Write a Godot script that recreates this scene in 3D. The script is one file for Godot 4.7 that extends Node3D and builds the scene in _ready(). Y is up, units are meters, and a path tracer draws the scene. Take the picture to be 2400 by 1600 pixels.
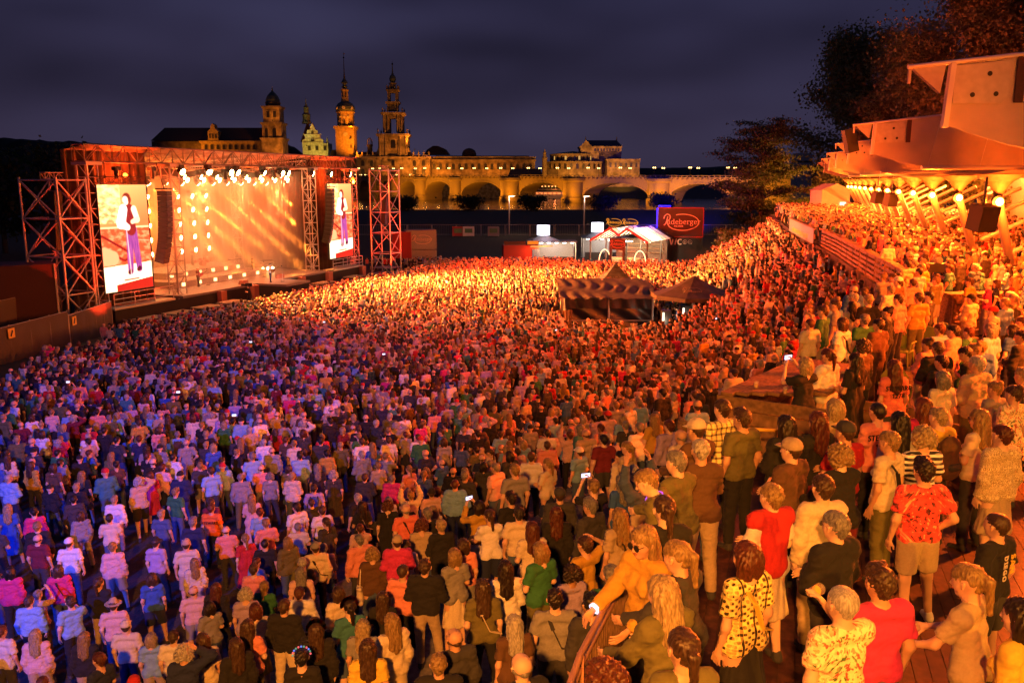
extends Node3D
# An open-air concert on a river meadow at dusk: stage at the left, crowd on the field and on a stepped bank, terrace with a membrane roof at the right, floodlit old town across the river.

const CAM_H := 10.1
const DECK_Y := 5.65
const NTH := ["first", "second", "third", "fourth", "fifth", "sixth", "seventh", "eighth", "ninth", "tenth", "eleventh", "twelfth", "thirteenth", "fourteenth", "fifteenth", "sixteenth", "seventeenth"]

var rng := RandomNumberGenerator.new()
var taken := {}
var mats := {}
var tex := {}

# ---------- geometry collector ----------
class Geo:
	var v := PackedVector3Array()
	var n := PackedVector3Array()
	var c := PackedColorArray()
	var i := PackedInt32Array()
	func quad(a: Vector3, b: Vector3, cc: Vector3, d: Vector3) -> void:
		# corners counter-clockwise seen from outside
		var nn := (b - a).cross(d - a)
		if nn.length_squared() < 1e-14:
			nn = (cc - b).cross(d - b)
		nn = nn.normalized()
		var k := v.size()
		v.append_array([a, b, cc, d])
		n.append_array([nn, nn, nn, nn])
		i.append_array([k, k + 2, k + 1, k, k + 3, k + 2])
	func tri(a: Vector3, b: Vector3, cc: Vector3) -> void:
		var nn := (b - a).cross(cc - a).normalized()
		var k := v.size()
		v.append_array([a, b, cc])
		n.append_array([nn, nn, nn])
		i.append_array([k, k + 2, k + 1])
	func box(at: Vector3, s: Vector3, b := Basis.IDENTITY) -> Geo:
		var h := s * 0.5
		var p := []
		for z in [-1, 1]:
			for y in [-1, 1]:
				for x in [-1, 1]:
					p.append(at + b * Vector3(x * h.x, y * h.y, z * h.z))
		quad(p[4], p[5], p[7], p[6])
		quad(p[1], p[0], p[2], p[3])
		quad(p[5], p[1], p[3], p[7])
		quad(p[0], p[4], p[6], p[2])
		quad(p[6], p[7], p[3], p[2])
		quad(p[0], p[1], p[5], p[4])
		return self
	func bar(a: Vector3, b: Vector3, w: float, h: float) -> Geo:
		# a box beam from a to b
		var d := b - a
		var y := Vector3.UP if absf(d.normalized().y) < 0.98 else Vector3.RIGHT
		var x := d.cross(y).normalized()
		y = x.cross(d).normalized()
		return box((a + b) * 0.5, Vector3(w, h, d.length()), Basis(x, y, -d.normalized()))
	func tube(a: Vector3, b: Vector3, r: float, sides := 6, r2 := -1.0, caps := true) -> Geo:
		if r2 < 0.0:
			r2 = r
		var d := (b - a).normalized()
		var x := d.cross(Vector3.UP if absf(d.y) < 0.95 else Vector3.RIGHT).normalized()
		var y := d.cross(x)
		var k := v.size()
		for j in sides:
			var t := TAU * j / sides
			var o := x * cos(t) + y * sin(t)
			v.append_array([a + o * r, b + o * r2])
			n.append_array([o, o])
		for j in sides:
			var p := k + 2 * j
			var q := k + 2 * ((j + 1) % sides)
			i.append_array([p, p + 1, q + 1, p, q + 1, q])
		if caps:
			for e in [[a, r, -d, 0], [b, r2, d, 1]]:
				if e[1] < 0.002:
					continue
				var m := v.size()
				v.append(e[0])
				n.append(e[2])
				for j in sides:
					var t := TAU * j / sides
					v.append(e[0] + (x * cos(t) + y * sin(t)) * e[1])
					n.append(e[2])
				for j in sides:
					var q2 := m + 1 + (j + 1) % sides
					if e[3] == 1:
						i.append_array([m, q2, m + 1 + j])
					else:
						i.append_array([m, m + 1 + j, q2])
		return self
	func path(pts: Array, r: float, sides := 6) -> Geo:
		for j in pts.size() - 1:
			tube(pts[j], pts[j + 1], r, sides)
		return self
	func lathe(at: Vector3, prof: Array, sides := 12, turn := 0.0, flat := false) -> Geo:
		# prof: [radius, height] pairs from bottom to top
		for q in prof.size() - 1:
			var a: Array = prof[q]
			var b: Array = prof[q + 1]
			var sl := Vector2(b[1] - a[1], a[0] - b[0]).normalized()
			for j in sides:
				var t0 := turn + TAU * j / sides
				var t1 := turn + TAU * (j + 1) / sides
				var c0 := Vector3(cos(t0), 0, -sin(t0))
				var c1 := Vector3(cos(t1), 0, -sin(t1))
				if flat:
					quad(at + c0 * a[0] + Vector3.UP * a[1], at + c1 * a[0] + Vector3.UP * a[1], at + c1 * b[0] + Vector3.UP * b[1], at + c0 * b[0] + Vector3.UP * b[1])
				else:
					var k := v.size()
					v.append_array([at + c0 * a[0] + Vector3.UP * a[1], at + c1 * a[0] + Vector3.UP * a[1], at + c1 * b[0] + Vector3.UP * b[1], at + c0 * b[0] + Vector3.UP * b[1]])
					var n0 := c0 * sl.x + Vector3.UP * sl.y
					var n1 := c1 * sl.x + Vector3.UP * sl.y
					n.append_array([n0, n1, n1, n0])
					i.append_array([k, k + 2, k + 1, k, k + 3, k + 2])
		return self
	func prism(poly: PackedVector2Array, z0: float, z1: float, xf := Transform3D.IDENTITY) -> Geo:
		# polygon in x/y pushed from z0 (back) to z1 (front)
		if not Geometry2D.is_polygon_clockwise(poly):
			pass
		else:
			poly = poly.duplicate()
			poly.reverse()
		var t := Geometry2D.triangulate_polygon(poly)
		for j in range(0, t.size(), 3):
			var a := poly[t[j]]
			var b := poly[t[j + 1]]
			var cc := poly[t[j + 2]]
			if (b - a).cross(cc - a) < 0:
				var s := b
				b = cc
				cc = s
			tri(xf * Vector3(a.x, a.y, z1), xf * Vector3(b.x, b.y, z1), xf * Vector3(cc.x, cc.y, z1))
			tri(xf * Vector3(a.x, a.y, z0), xf * Vector3(cc.x, cc.y, z0), xf * Vector3(b.x, b.y, z0))
		for j in poly.size():
			var a := poly[j]
			var b := poly[(j + 1) % poly.size()]
			quad(xf * Vector3(a.x, a.y, z0), xf * Vector3(b.x, b.y, z0), xf * Vector3(b.x, b.y, z1), xf * Vector3(a.x, a.y, z1))
		return self
	func ball(at: Vector3, r: Vector3, rows := 8, sides := 12) -> Geo:
		var k := v.size()
		for y in rows + 1:
			for x in sides + 1:
				var a := PI * y / rows
				var t := TAU * x / sides
				var o := Vector3(sin(a) * cos(t), cos(a), sin(a) * sin(t))
				v.append(at + o * r)
				n.append((o / r).normalized())
		for y in rows:
			for x in sides:
				var p := k + y * (sides + 1) + x
				i.append_array([p, p + 1, p + sides + 2, p, p + sides + 2, p + sides + 1])
		return self
	func sheet(f: Callable, nu: int, nv: int) -> Geo:
		# a smooth sheet of points f(u, v), u and v from 0 to 1
		var k := v.size()
		for b in nv + 1:
			for a in nu + 1:
				var u := float(a) / nu
				var w := float(b) / nv
				v.append(f.call(u, w))
				var e := 0.01
				n.append((f.call(u + e, w) - f.call(u - e, w)).cross(f.call(u, w + e) - f.call(u, w - e)).normalized())
		for b in nv:
			for a in nu:
				var p := k + b * (nu + 1) + a
				i.append_array([p, p + nu + 2, p + 1, p, p + nu + 1, p + nu + 2])
		return self
	func add(g: Geo, xf := Transform3D.IDENTITY) -> Geo:
		var k := v.size()
		for p in g.v:
			v.append(xf * p)
		for p in g.n:
			n.append((xf.basis * p).normalized())
		var flip := xf.basis.determinant() < 0
		for j in range(0, g.i.size(), 3):
			if flip:
				i.append_array([k + g.i[j], k + g.i[j + 2], k + g.i[j + 1]])
			else:
				i.append_array([k + g.i[j], k + g.i[j + 1], k + g.i[j + 2]])
		if g.c.size():
			c.append_array(g.c)
		return self
	func arrays() -> Array:
		var a := []
		a.resize(Mesh.ARRAY_MAX)
		a[Mesh.ARRAY_VERTEX] = v
		a[Mesh.ARRAY_NORMAL] = n
		a[Mesh.ARRAY_INDEX] = i
		if c.size() == v.size() and c.size():
			a[Mesh.ARRAY_COLOR] = c
		return a
	func mesh(m: Material = null) -> ArrayMesh:
		var out := ArrayMesh.new()
		out.add_surface_from_arrays(Mesh.PRIMITIVE_TRIANGLES, arrays())
		if m:
			out.surface_set_material(0, m)
		return out

# ---------- nodes ----------
func numbered(called: String) -> String:
	if not taken.has(called):
		taken[called] = 0
		return called
	taken[called] += 1
	return "%s_%03d" % [called, taken[called]]

func tag(o: Node3D, label: String, category: String, group := "", kind := "") -> Node3D:
	o.set_meta("label", label)
	if category:
		o.set_meta("category", category)
	if group:
		o.set_meta("group", group)
	if kind:
		o.set_meta("kind", kind)
	return o

func thing(called: String, label: String, category: String, at := Vector3.ZERO, turn := 0.0, group := "") -> Node3D:
	var o := Node3D.new()
	o.name = numbered(called)
	add_child(o)
	o.position = at
	o.rotation.y = turn
	return tag(o, label, category, group)

func part(called: String, g: Variant, m: Material, parent: Node3D = self) -> MeshInstance3D:
	var o := MeshInstance3D.new()
	o.name = numbered(called) if parent == self else called
	o.mesh = g.mesh() if g is Geo else g
	o.material_override = m
	parent.add_child(o, true)
	return o

func setting(called: String, g: Variant, m: Material) -> MeshInstance3D:
	var o := part(called, g, m)
	o.set_meta("kind", "structure")
	return o

func copy_of(o: Node3D, at: Vector3, turn: float, label: String, group := "") -> Node3D:
	var r: Node3D = o.duplicate()
	r.name = numbered(String(o.name))
	add_child(r)
	r.position = at
	r.rotation.y = turn
	r.set_meta("label", label)
	if group:
		r.set_meta("group", group)
	return r

func omni(at: Vector3, col: Color, energy: float, size := 0.12, parent: Node3D = self) -> OmniLight3D:
	var l := OmniLight3D.new()
	l.name = "lamp_light"
	l.light_color = col
	l.light_energy = energy
	l.light_size = size
	l.omni_range = 400.0
	l.omni_attenuation = 2.0
	l.shadow_enabled = true
	parent.add_child(l, true)
	l.position = at
	return l

func spot(at: Vector3, to: Vector3, col: Color, energy: float, angle: float, blend := 0.6, size := 0.15, parent: Node3D = self) -> SpotLight3D:
	var l := SpotLight3D.new()
	l.name = "spot_light"
	l.light_color = col
	l.light_energy = energy
	l.spot_angle = angle
	l.spot_angle_attenuation = blend
	l.light_size = size
	l.spot_range = 900.0
	l.spot_attenuation = 2.0
	l.shadow_enabled = true
	parent.add_child(l, true)
	l.transform = Transform3D(Basis.looking_at(to - at, Vector3.UP if absf((to - at).normalized().y) < 0.98 else Vector3.RIGHT), at)
	return l

# ---------- materials ----------
func noise_tex(called: String, size: int, freq: float, lo: float, hi: float, seed_: int, stretch := 1.0, octaves := 4) -> ImageTexture:
	if tex.has(called):
		return tex[called]
	var f := FastNoiseLite.new()
	f.seed = seed_
	f.noise_type = FastNoiseLite.TYPE_SIMPLEX_SMOOTH
	f.frequency = freq
	f.fractal_octaves = octaves
	var im := f.get_seamless_image(size, size, false, false, 0.1)
	im.convert(Image.FORMAT_RGB8)
	if stretch != 1.0:
		im.resize(size, int(size / stretch), Image.INTERPOLATE_LANCZOS)
	for y in im.get_height():
		for x in im.get_width():
			var k := lerpf(lo, hi, im.get_pixel(x, y).r)
			im.set_pixel(x, y, Color(k, k, k))
	tex[called] = ImageTexture.create_from_image(im)
	return tex[called]

func lin(r: float, g: float, b: float) -> Color:
	return Color(r, g, b).linear_to_srgb()

func mat(called: String, col: Color, rough := 0.85, metal := 0.0, grain := "", scale := 1.0) -> StandardMaterial3D:
	# col is a linear real-world base colour
	if mats.has(called):
		return mats[called]
	var m := StandardMaterial3D.new()
	m.resource_name = called
	m.albedo_color = lin(col.r, col.g, col.b)
	m.roughness = rough
	m.metallic = metal
	if grain:
		m.albedo_texture = tex[grain]
		m.uv1_triplanar = true
		m.uv1_world_triplanar = true
		m.uv1_scale = Vector3.ONE * scale
	mats[called] = m
	return m

func glow(called: String, col: Color, energy: float) -> StandardMaterial3D:
	if mats.has(called):
		return mats[called]
	var m := StandardMaterial3D.new()
	m.resource_name = called
	m.albedo_color = Color(0.2, 0.2, 0.2)
	m.emission_enabled = true
	m.emission = col
	m.emission_energy_multiplier = energy
	mats[called] = m
	return m

func make_textures() -> void:
	noise_tex("grain", 256, 0.05, 0.72, 1.0, 3)
	noise_tex("soft", 256, 0.02, 0.9, 1.0, 41)
	noise_tex("patch", 256, 0.012, 0.55, 1.0, 7)
	noise_tex("wood", 256, 0.03, 0.5, 1.0, 11, 8.0)
	noise_tex("stone", 256, 0.03, 0.5, 1.0, 23, 1.0, 6)

# ---------- lay of the land ----------
# Edge of the terrace in plan (x, z), from near the camera to far.
var edge := [Vector2(-0.9, -1.0), Vector2(0.4, -5.7), Vector2(1.2, -7.9), Vector2(3.4, -14.0), Vector2(9.0, -22.5), Vector2(14.6, -31.5), Vector2(20.0, -53.0), Vector2(25.5, -78.0), Vector2(36.0, -120.0)]

func edge_x(z: float) -> float:
	for k in edge.size() - 1:
		if z >= edge[k + 1].y:
			var t: float = (z - edge[k].y) / (edge[k + 1].y - edge[k].y)
			return lerpf(edge[k].x, edge[k + 1].x, t)
	return edge[-1].x

func edge_dist(x: float, z: float) -> float:
	# metres to the left of the terrace edge, negative on the terrace
	var best := 1e9
	var p := Vector2(x, z)
	for k in edge.size() - 1:
		best = minf(best, p.distance_to(Geometry2D.get_closest_point_to_segment(p, edge[k], edge[k + 1])))
	return best if x < edge_x(z) else -best

func field_y(z: float) -> float:
	return -1.4 * clampf((-z - 25.0) / 40.0, 0.0, 1.0)

const STEP_W := 1.05
const STEP_N := 9
func step_h(z: float) -> float:
	return (lerpf(4.14, 3.95, clampf((-z - 16.0) / 14.0, 0.0, 1.0)) - field_y(z)) / STEP_N

func ground_y(x: float, z: float) -> float:
	var d := edge_dist(x, z)
	if d < 0.0:
		return DECK_Y
	var f := field_y(z)
	var k := floorf(d / STEP_W)
	if k >= STEP_N:
		return f
	return f + (STEP_N - k) * step_h(z)


func _ready() -> void:
	rng.seed = 20
	# camera
	var cam := Camera3D.new()
	cam.name = "camera"
	add_child(cam)
	cam.fov = 43.6
	cam.near = 0.1
	cam.far = 6000.0
	cam.position = Vector3(0, CAM_H, 0)
	cam.rotation_degrees.x = -10.62
	cam.current = true
	# dusk sky
	var e := Environment.new()
	e.background_mode = Environment.BG_SKY
	e.sky = Sky.new()
	e.sky.sky_material = dusk_sky()
	e.background_energy_multiplier = 1.0
	e.tonemap_mode = Environment.TONE_MAPPER_LINEAR
	e.tonemap_exposure = 1.0
	e.sdfgi_enabled = true
	e.ssao_enabled = true
	e.ssil_enabled = true
	e.volumetric_fog_enabled = true
	e.volumetric_fog_density = 0.0
	var we := WorldEnvironment.new()
	we.name = "world"
	we.environment = e
	add_child(we)
	# last light of the day, very weak
	var sun := DirectionalLight3D.new()
	sun.name = "afterglow"
	sun.light_color = Color(0.7, 0.75, 1.0)
	sun.light_energy = 0.012
	sun.light_angular_distance = 20.0
	sun.shadow_enabled = true
	add_child(sun)
	sun.rotation_degrees = Vector3(-35, 150, 0)

	make_textures()
	show_lamps()
	build_land()
	build_town()
	build_bridge()
	build_stage()
	build_field()
	build_terrace()
	build_trees()
	make_people_kit()
	build_people()

func dusk_sky() -> PanoramaSkyMaterial:
	var f := FastNoiseLite.new()
	f.seed = 9
	f.frequency = 1.0
	f.fractal_octaves = 4
	var im := Image.create(512, 256, false, Image.FORMAT_RGBF)
	for y in 256:
		var el := 90.0 - (y + 0.5) / 256.0 * 180.0
		for x in 512:
			var az := (x + 0.5) / 512.0 * TAU
			var t := clampf(el / 34.0, 0.0, 1.0)
			var c := Color(0.037, 0.028, 0.056).lerp(Color(0.008, 0.014, 0.05), pow(t, 0.75))
			if el < 0.0:
				c = Color(0.02, 0.016, 0.022)
			var d := Vector3(cos(az), tan(deg_to_rad(clampf(el, 0.5, 70.0))) * 3.2, sin(az))
			var k := f.get_noise_3dv(d * Vector3(1.5, 2.4, 1.5)) + 0.5 * f.get_noise_3dv(d * Vector3(3.6, 6.5, 3.6) + Vector3(9, 0, 0))
			if el >= 0.0:
				c = c * (1.0 + 0.6 * k) + Color(0.003, 0.005, 0.009) * maxf(k, 0.0)
			im.set_pixel(x, y, c)
	var m := PanoramaSkyMaterial.new()
	m.panorama = ImageTexture.create_from_image(im)
	m.energy_multiplier = 1.0
	return m

func lamp_head(at: Vector3, to: Vector3, col: Color, energy: float, angle: float, label: String, w := 0.5, blend := 0.7, mast_to := -99.0) -> void:
	# a show floodlight: housing, yoke and glowing lens with its light just in front
	var t := thing("floodlight", label, "floodlight", at, 0.0, "show floodlights on masts")
	var d := (to - at).normalized()
	var b := Basis.looking_at(d)
	part("housing", Geo.new().box(b * Vector3(0, 0, 0.2), Vector3(w, w * 0.8, 0.4), b), mats.black_metal, t)
	part("lens", Geo.new().box(b * Vector3(0, 0, -0.03), Vector3(w * 0.9, w * 0.7, 0.05), b), glow("lens %s" % label, col, 4.0), t)
	part("yoke", Geo.new().tube(Vector3(-w * 0.6, 0, 0), Vector3(-w * 0.6, -w, 0.1), 0.03).tube(Vector3(w * 0.6, 0, 0), Vector3(w * 0.6, -w, 0.1), 0.03).tube(Vector3(-w * 0.6, -w, 0.1), Vector3(w * 0.6, -w, 0.1), 0.03), mats.black_metal, t)
	if mast_to > -90.0:
		part("mast", Geo.new().tube(Vector3(0, -w, 0.1), Vector3(0, mast_to - at.y, 0.1), 0.07, 8), mats.black_metal, t)
	spot(b * Vector3(0, 0, -0.1), b * Vector3(0, 0, -2), col, energy, angle, blend, 0.3, t)

func show_lamps() -> void:
	mat("black_metal", Color(0.02, 0.02, 0.022), 0.5, 0.3)
	# floodlights standing beside and behind the viewpoint, whose light the photograph shows on the crowd's backs
	lamp_head(Vector3(-15, 14.5, 3), Vector3(-14.0, 0, -24), Color(0.14, 0.3, 1.0), 1250.0, 23.0, "blue floodlight on a mast lighting the crowd's backs", 0.6, 0.9, 0.0)
	lamp_head(Vector3(-1.5, 13.5, 6), Vector3(-4.0, 1, -15), Color(1.0, 0.58, 0.2), 760.0, 40.0, "amber floodlight on a mast lighting the lower steps", 0.6, 0.9, 0.0)
	lamp_head(Vector3(9.0, 11.6, 1.5), Vector3(5.0, 6, -9), Color(1.0, 0.6, 0.13), 140.0, 46.0, "amber floodlight under the terrace roof", 0.5, 0.9, DECK_Y)
	lamp_head(Vector3(14.0, 8.4, -9.0), Vector3(13.5, 12.0, -20.0), Color(1.0, 0.52, 0.13), 75.0, 52.0, "amber uplight on a short mast washing the nearest roof shell", 0.4, 0.9, DECK_Y)


# ---------- land, river, hills ----------
func build_land() -> void:
	mat("grass", Color(0.035, 0.045, 0.018), 0.95, 0.0, "patch", 0.35)
	mat("trodden", Color(0.07, 0.06, 0.045), 0.95, 0.0, "grain", 0.8)
	mat("concrete", Color(0.2, 0.19, 0.18), 0.9, 0.0, "grain", 0.6)
	mat("hill", Color(0.02, 0.025, 0.014), 1.0, 0.0, "patch", 0.02)
	mat("quay", Color(0.22, 0.19, 0.15), 0.9, 0.0, "stone", 0.05)
	var g := Geo.new()
	var zs := [20.0, 0.0, -10.0, -25.0, -45.0, -65.0, -110.0, -200.0, -300.0, -326.0, -338.0, -420.0, -560.0, -606.0, -640.0, -900.0, -1600.0, -4000.0]
	var ys := [0.0, 0.0, 0.0, 0.0, -0.7, -1.4, -1.4, -1.2, -0.6, -0.4, -4.0, -5.0, -5.0, -4.0, 6.0, 8.0, 9.0, 10.0]
	for k in zs.size() - 1:
		for m in 24:
			var x0 := lerpf(-1500, 1500, m / 24.0)
			var x1 := lerpf(-1500, 1500, (m + 1) / 24.0)
			g.quad(Vector3(x0, ys[k], zs[k]), Vector3(x1, ys[k], zs[k]), Vector3(x1, ys[k + 1], zs[k + 1]), Vector3(x0, ys[k + 1], zs[k + 1]))
	setting("ground", g, mats.grass)
	# beaten earth of the arena
	var f := Geo.new()
	for k in 14:
		var z0 := 4.0 - k * 9.0
		var z1 := z0 - 9.0
		f.quad(Vector3(-34, field_y(z0) + 0.02, z0), Vector3(30, field_y(z0) + 0.02, z0), Vector3(30, field_y(z1) + 0.02, z1), Vector3(-34, field_y(z1) + 0.02, z1))
	setting("arena_ground", f, mats.trodden)
	# river
	var wm := StandardMaterial3D.new()
	wm.resource_name = "water"
	wm.albedo_color = lin(0.012, 0.014, 0.016)
	wm.roughness = 0.12
	wm.metallic_specular = 0.6
	var wn := FastNoiseLite.new()
	wn.seed = 3
	wn.frequency = 0.03
	var im := wn.get_seamless_image(256, 256)
	im.bump_map_to_normal_map(3.0)
	wm.normal_enabled = true
	wm.normal_texture = ImageTexture.create_from_image(im)
	wm.normal_scale = 0.35
	wm.uv1_triplanar = true
	wm.uv1_world_triplanar = true
	wm.uv1_scale = Vector3(0.05, 0.05, 0.12)
	setting("river", river_sheet(), wm)
	# quay wall of the old town
	var q := setting("quay_wall", Geo.new().box(Vector3(-150, 3.6, -612), Vector3(330, 11.5, 8)).box(Vector3(-150, 9.6, -607.6), Vector3(330, 0.8, 1.0)), mats.quay)
	q.set_meta("label", "stone quay wall below the old town")
	# wooded hills on the horizon
	for h in [[Vector3(-420, 0, -700), 420.0, 44.0, 80.0, 5, "dark_hill"], [Vector3(-230, 0, -760), 130.0, 50.0, 60.0, 6, "dark_hill"], [Vector3(420, 0, -1300), 900.0, 34.0, 200.0, 8, "dark_hill"], [Vector3(-900, 0, -1500), 1600.0, 60.0, 200.0, 9, "dark_hill"]]:
		var nf := FastNoiseLite.new()
		nf.seed = h[4]
		nf.frequency = 1.0
		var wdt: float = h[1]
		var hgt: float = h[2]
		var dep: float = h[3]
		var hg := Geo.new().sheet(func(u: float, w: float) -> Vector3:
			var x := (u - 0.5) * wdt
			var bell := sin(PI * clampf(w, 0, 1)) * pow(maxf(sin(PI * clampf(u, 0.0, 1.0)), 0.0), 0.4)
			return Vector3(x, hgt * bell * (1.0 + 0.1 * nf.get_noise_2d(x * 0.006, w)) + bell * 1.6 * nf.get_noise_2d(x * 0.12, w * 9.0), (w - 0.5) * -dep), 90, 14)
		var o := setting("hill", hg, mats.hill)
		o.position = h[0]
	# the stepped bank between field and terrace: each step a slab of its own
	for k in STEP_N:
		var s := Geo.new()
		var d0 := k * STEP_W
		var d1 := d0 + STEP_W
		var pts0 := []
		var pts1 := []
		var pts2 := []
		for m in edge.size():
			var a: Vector2 = edge[maxi(m - 1, 0)]
			var b: Vector2 = edge[mini(m + 1, edge.size() - 1)]
			var nrm := Vector2(b.y - a.y, a.x - b.x).normalized()
			if nrm.x > 0:
				nrm = -nrm
			var z: float = edge[m].y
			var y := field_y(z) + (STEP_N - k) * step_h(z)
			var p0: Vector2 = edge[m] + nrm * d0
			var p1: Vector2 = edge[m] + nrm * (d1 - 0.02)
			pts0.append(Vector3(p0.x, y, p0.y))
			pts1.append(Vector3(p1.x, y, p1.y))
			pts2.append(Vector3(p1.x, y - step_h(z) - 0.06, p1.y))
		for m in edge.size() - 1:
			s.quad(pts1[m], pts0[m], pts0[m + 1], pts1[m + 1])
			s.quad(pts2[m], pts1[m], pts1[m + 1], pts2[m + 1])
		setting("bank_step", s, mats.concrete)

func river_sheet() -> Geo:
	var g := Geo.new()
	g.quad(Vector3(-1500, -1.6, -326), Vector3(1500, -1.6, -326), Vector3(1500, -1.6, -610), Vector3(-1500, -1.6, -610))
	return g


# ---------- the old town across the river ----------
func flood(parent: Node3D, at: Vector3, to: Vector3, col: Color, energy: float, angle := 40.0) -> void:
	var b := Basis.looking_at((to - at).normalized())
	part("floodlight", Geo.new().box(at + b * Vector3(0, 0, 0.3), Vector3(0.9, 0.7, 0.5), b), mats.black_metal, parent)
	spot(at, to, col, energy, angle, 0.8, 0.4, parent)

func window(parent: Node3D, at: Vector3, w: float, h: float, arched := true, depth := 0.5, lit := false, turn := 0.0) -> void:
	# a framed opening: dark pane set inside a stone surround; at = middle of the sill
	var pane := PackedVector2Array([Vector2(-w / 2, 0), Vector2(w / 2, 0), Vector2(w / 2, h - (w / 2 if arched else 0.0))])
	var ring := PackedVector2Array([Vector2(-w / 2 - 0.35, -0.3), Vector2(w / 2 + 0.35, -0.3), Vector2(w / 2 + 0.35, h - (w / 2 if arched else -0.3))])
	var k := 8 if arched else 1
	for j in k:
		var a := PI * (j + 1) / k if arched else 0.0
		if arched:
			pane.append(Vector2(cos(a) * w / 2, h - w / 2 + sin(a) * w / 2))
			ring.append(Vector2(cos(a) * (w / 2 + 0.35), h - w / 2 + sin(a) * (w / 2 + 0.35)))
		else:
			pane.append(Vector2(-w / 2, h))
			ring.append(Vector2(-w / 2 - 0.35, h + 0.3))
	var g := Geo.new()
	# surround as a band between the two outlines
	for j in pane.size():
		var j2 := (j + 1) % pane.size()
		g.quad(Vector3(ring[j].x, ring[j].y, depth), Vector3(ring[j2].x, ring[j2].y, depth), Vector3(pane[j2].x, pane[j2].y, depth), Vector3(pane[j].x, pane[j].y, depth))
		g.quad(Vector3(ring[j].x, ring[j].y, 0), Vector3(ring[j2].x, ring[j2].y, 0), Vector3(ring[j2].x, ring[j2].y, depth), Vector3(ring[j].x, ring[j].y, depth))
		g.quad(Vector3(pane[j].x, pane[j].y, depth), Vector3(pane[j2].x, pane[j2].y, depth), Vector3(pane[j2].x, pane[j2].y, 0), Vector3(pane[j].x, pane[j].y, 0))
	var o := part("window", g, mats.sandstone, parent)
	o.position = at
	o.rotation.y = turn
	var p := part("pane", Geo.new().prism(pane, -0.1, 0.06), mats.lit_pane if lit else mats.dark_pane, o)
	p.name = "pane"

func block(g: Geo, x0: float, x1: float, y0: float, y1: float, z0: float, z1: float) -> Geo:
	return g.box(Vector3((x0 + x1) / 2, (y0 + y1) / 2, (z0 + z1) / 2), Vector3(absf(x1 - x0), absf(y1 - y0), absf(z1 - z0)))

func cornice(g: Geo, x0: float, x1: float, y: float, z0: float, z1: float, out := 0.8, h := 1.0) -> Geo:
	block(g, x0 - out, x1 + out, y - h * 0.5, y + h * 0.5, z0 - out, z1 + out)
	return block(g, x0 - out * 0.5, x1 + out * 0.5, y - h, y - h * 0.5 - 0.003, z0 - out * 0.5, z1 + out * 0.5)

func statues(parent: Node3D, spots: Array, h: float) -> void:
	for s in spots:
		part("statue", Geo.new().lathe(s, [[0.35 * h / 2, 0.0], [0.3 * h / 2, h * 0.12], [0.2 * h / 2, h * 0.2], [0.26 * h / 2, h * 0.5], [0.3 * h / 2, h * 0.72], [0.1 * h / 2, h * 0.8], [0.16 * h / 2, h * 0.9], [0.0, h]], 7), mats.sandstone, parent)

func columns_at(parent: Node3D, xs: Array, y0: float, y1: float, z: float, r: float) -> void:
	for x in xs:
		part("column", Geo.new().lathe(Vector3(x, y0, z), [[r * 1.3, 0.0], [r * 1.3, 0.5], [r, 0.6], [r * 0.85, y1 - y0 - 0.8], [r * 1.25, y1 - y0]], 8), mats.sandstone, parent)

func ring_tower(g: Geo, c: Vector3, r: float, y0: float, y1: float, sides: int) -> Geo:
	return g.lathe(Vector3(c.x, 0, c.z), [[r, y0], [r, y1], [0.0, y1 + 0.01]], sides, PI / sides, true)

func build_town() -> void:
	mat("sandstone", Color(0.36, 0.27, 0.16), 0.9, 0.0, "stone", 0.022)
	mat("dark_stone", Color(0.17, 0.125, 0.075), 0.9, 0.0, "stone", 0.022)
	mat("ochre", Color(0.42, 0.3, 0.12), 0.9, 0.0, "grain", 0.035)
	mat("pale_plaster", Color(0.48, 0.46, 0.36), 0.9, 0.0, "grain", 0.035)
	mat("slate", Color(0.045, 0.04, 0.045), 0.8, 0.0, "grain", 0.1)
	mat("brown_tile", Color(0.1, 0.05, 0.03), 0.85, 0.0, "grain", 0.1)
	mat("copper", Color(0.09, 0.12, 0.09), 0.6, 0.1, "grain", 0.1)
	mat("gilt", Color(0.6, 0.38, 0.1), 0.4, 0.8)
	mat("dark_pane", Color(0.012, 0.011, 0.012), 0.3)
	glow("lit_pane", Color(1.0, 0.75, 0.4), 0.7)
	var warm := Color(1.0, 0.56, 0.14)
	build_church(warm)
	build_keep(warm)
	build_long_house(warm)
	build_gate_house()
	build_gallery(warm)
	build_opera(warm)
	build_small_town(warm)

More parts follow.
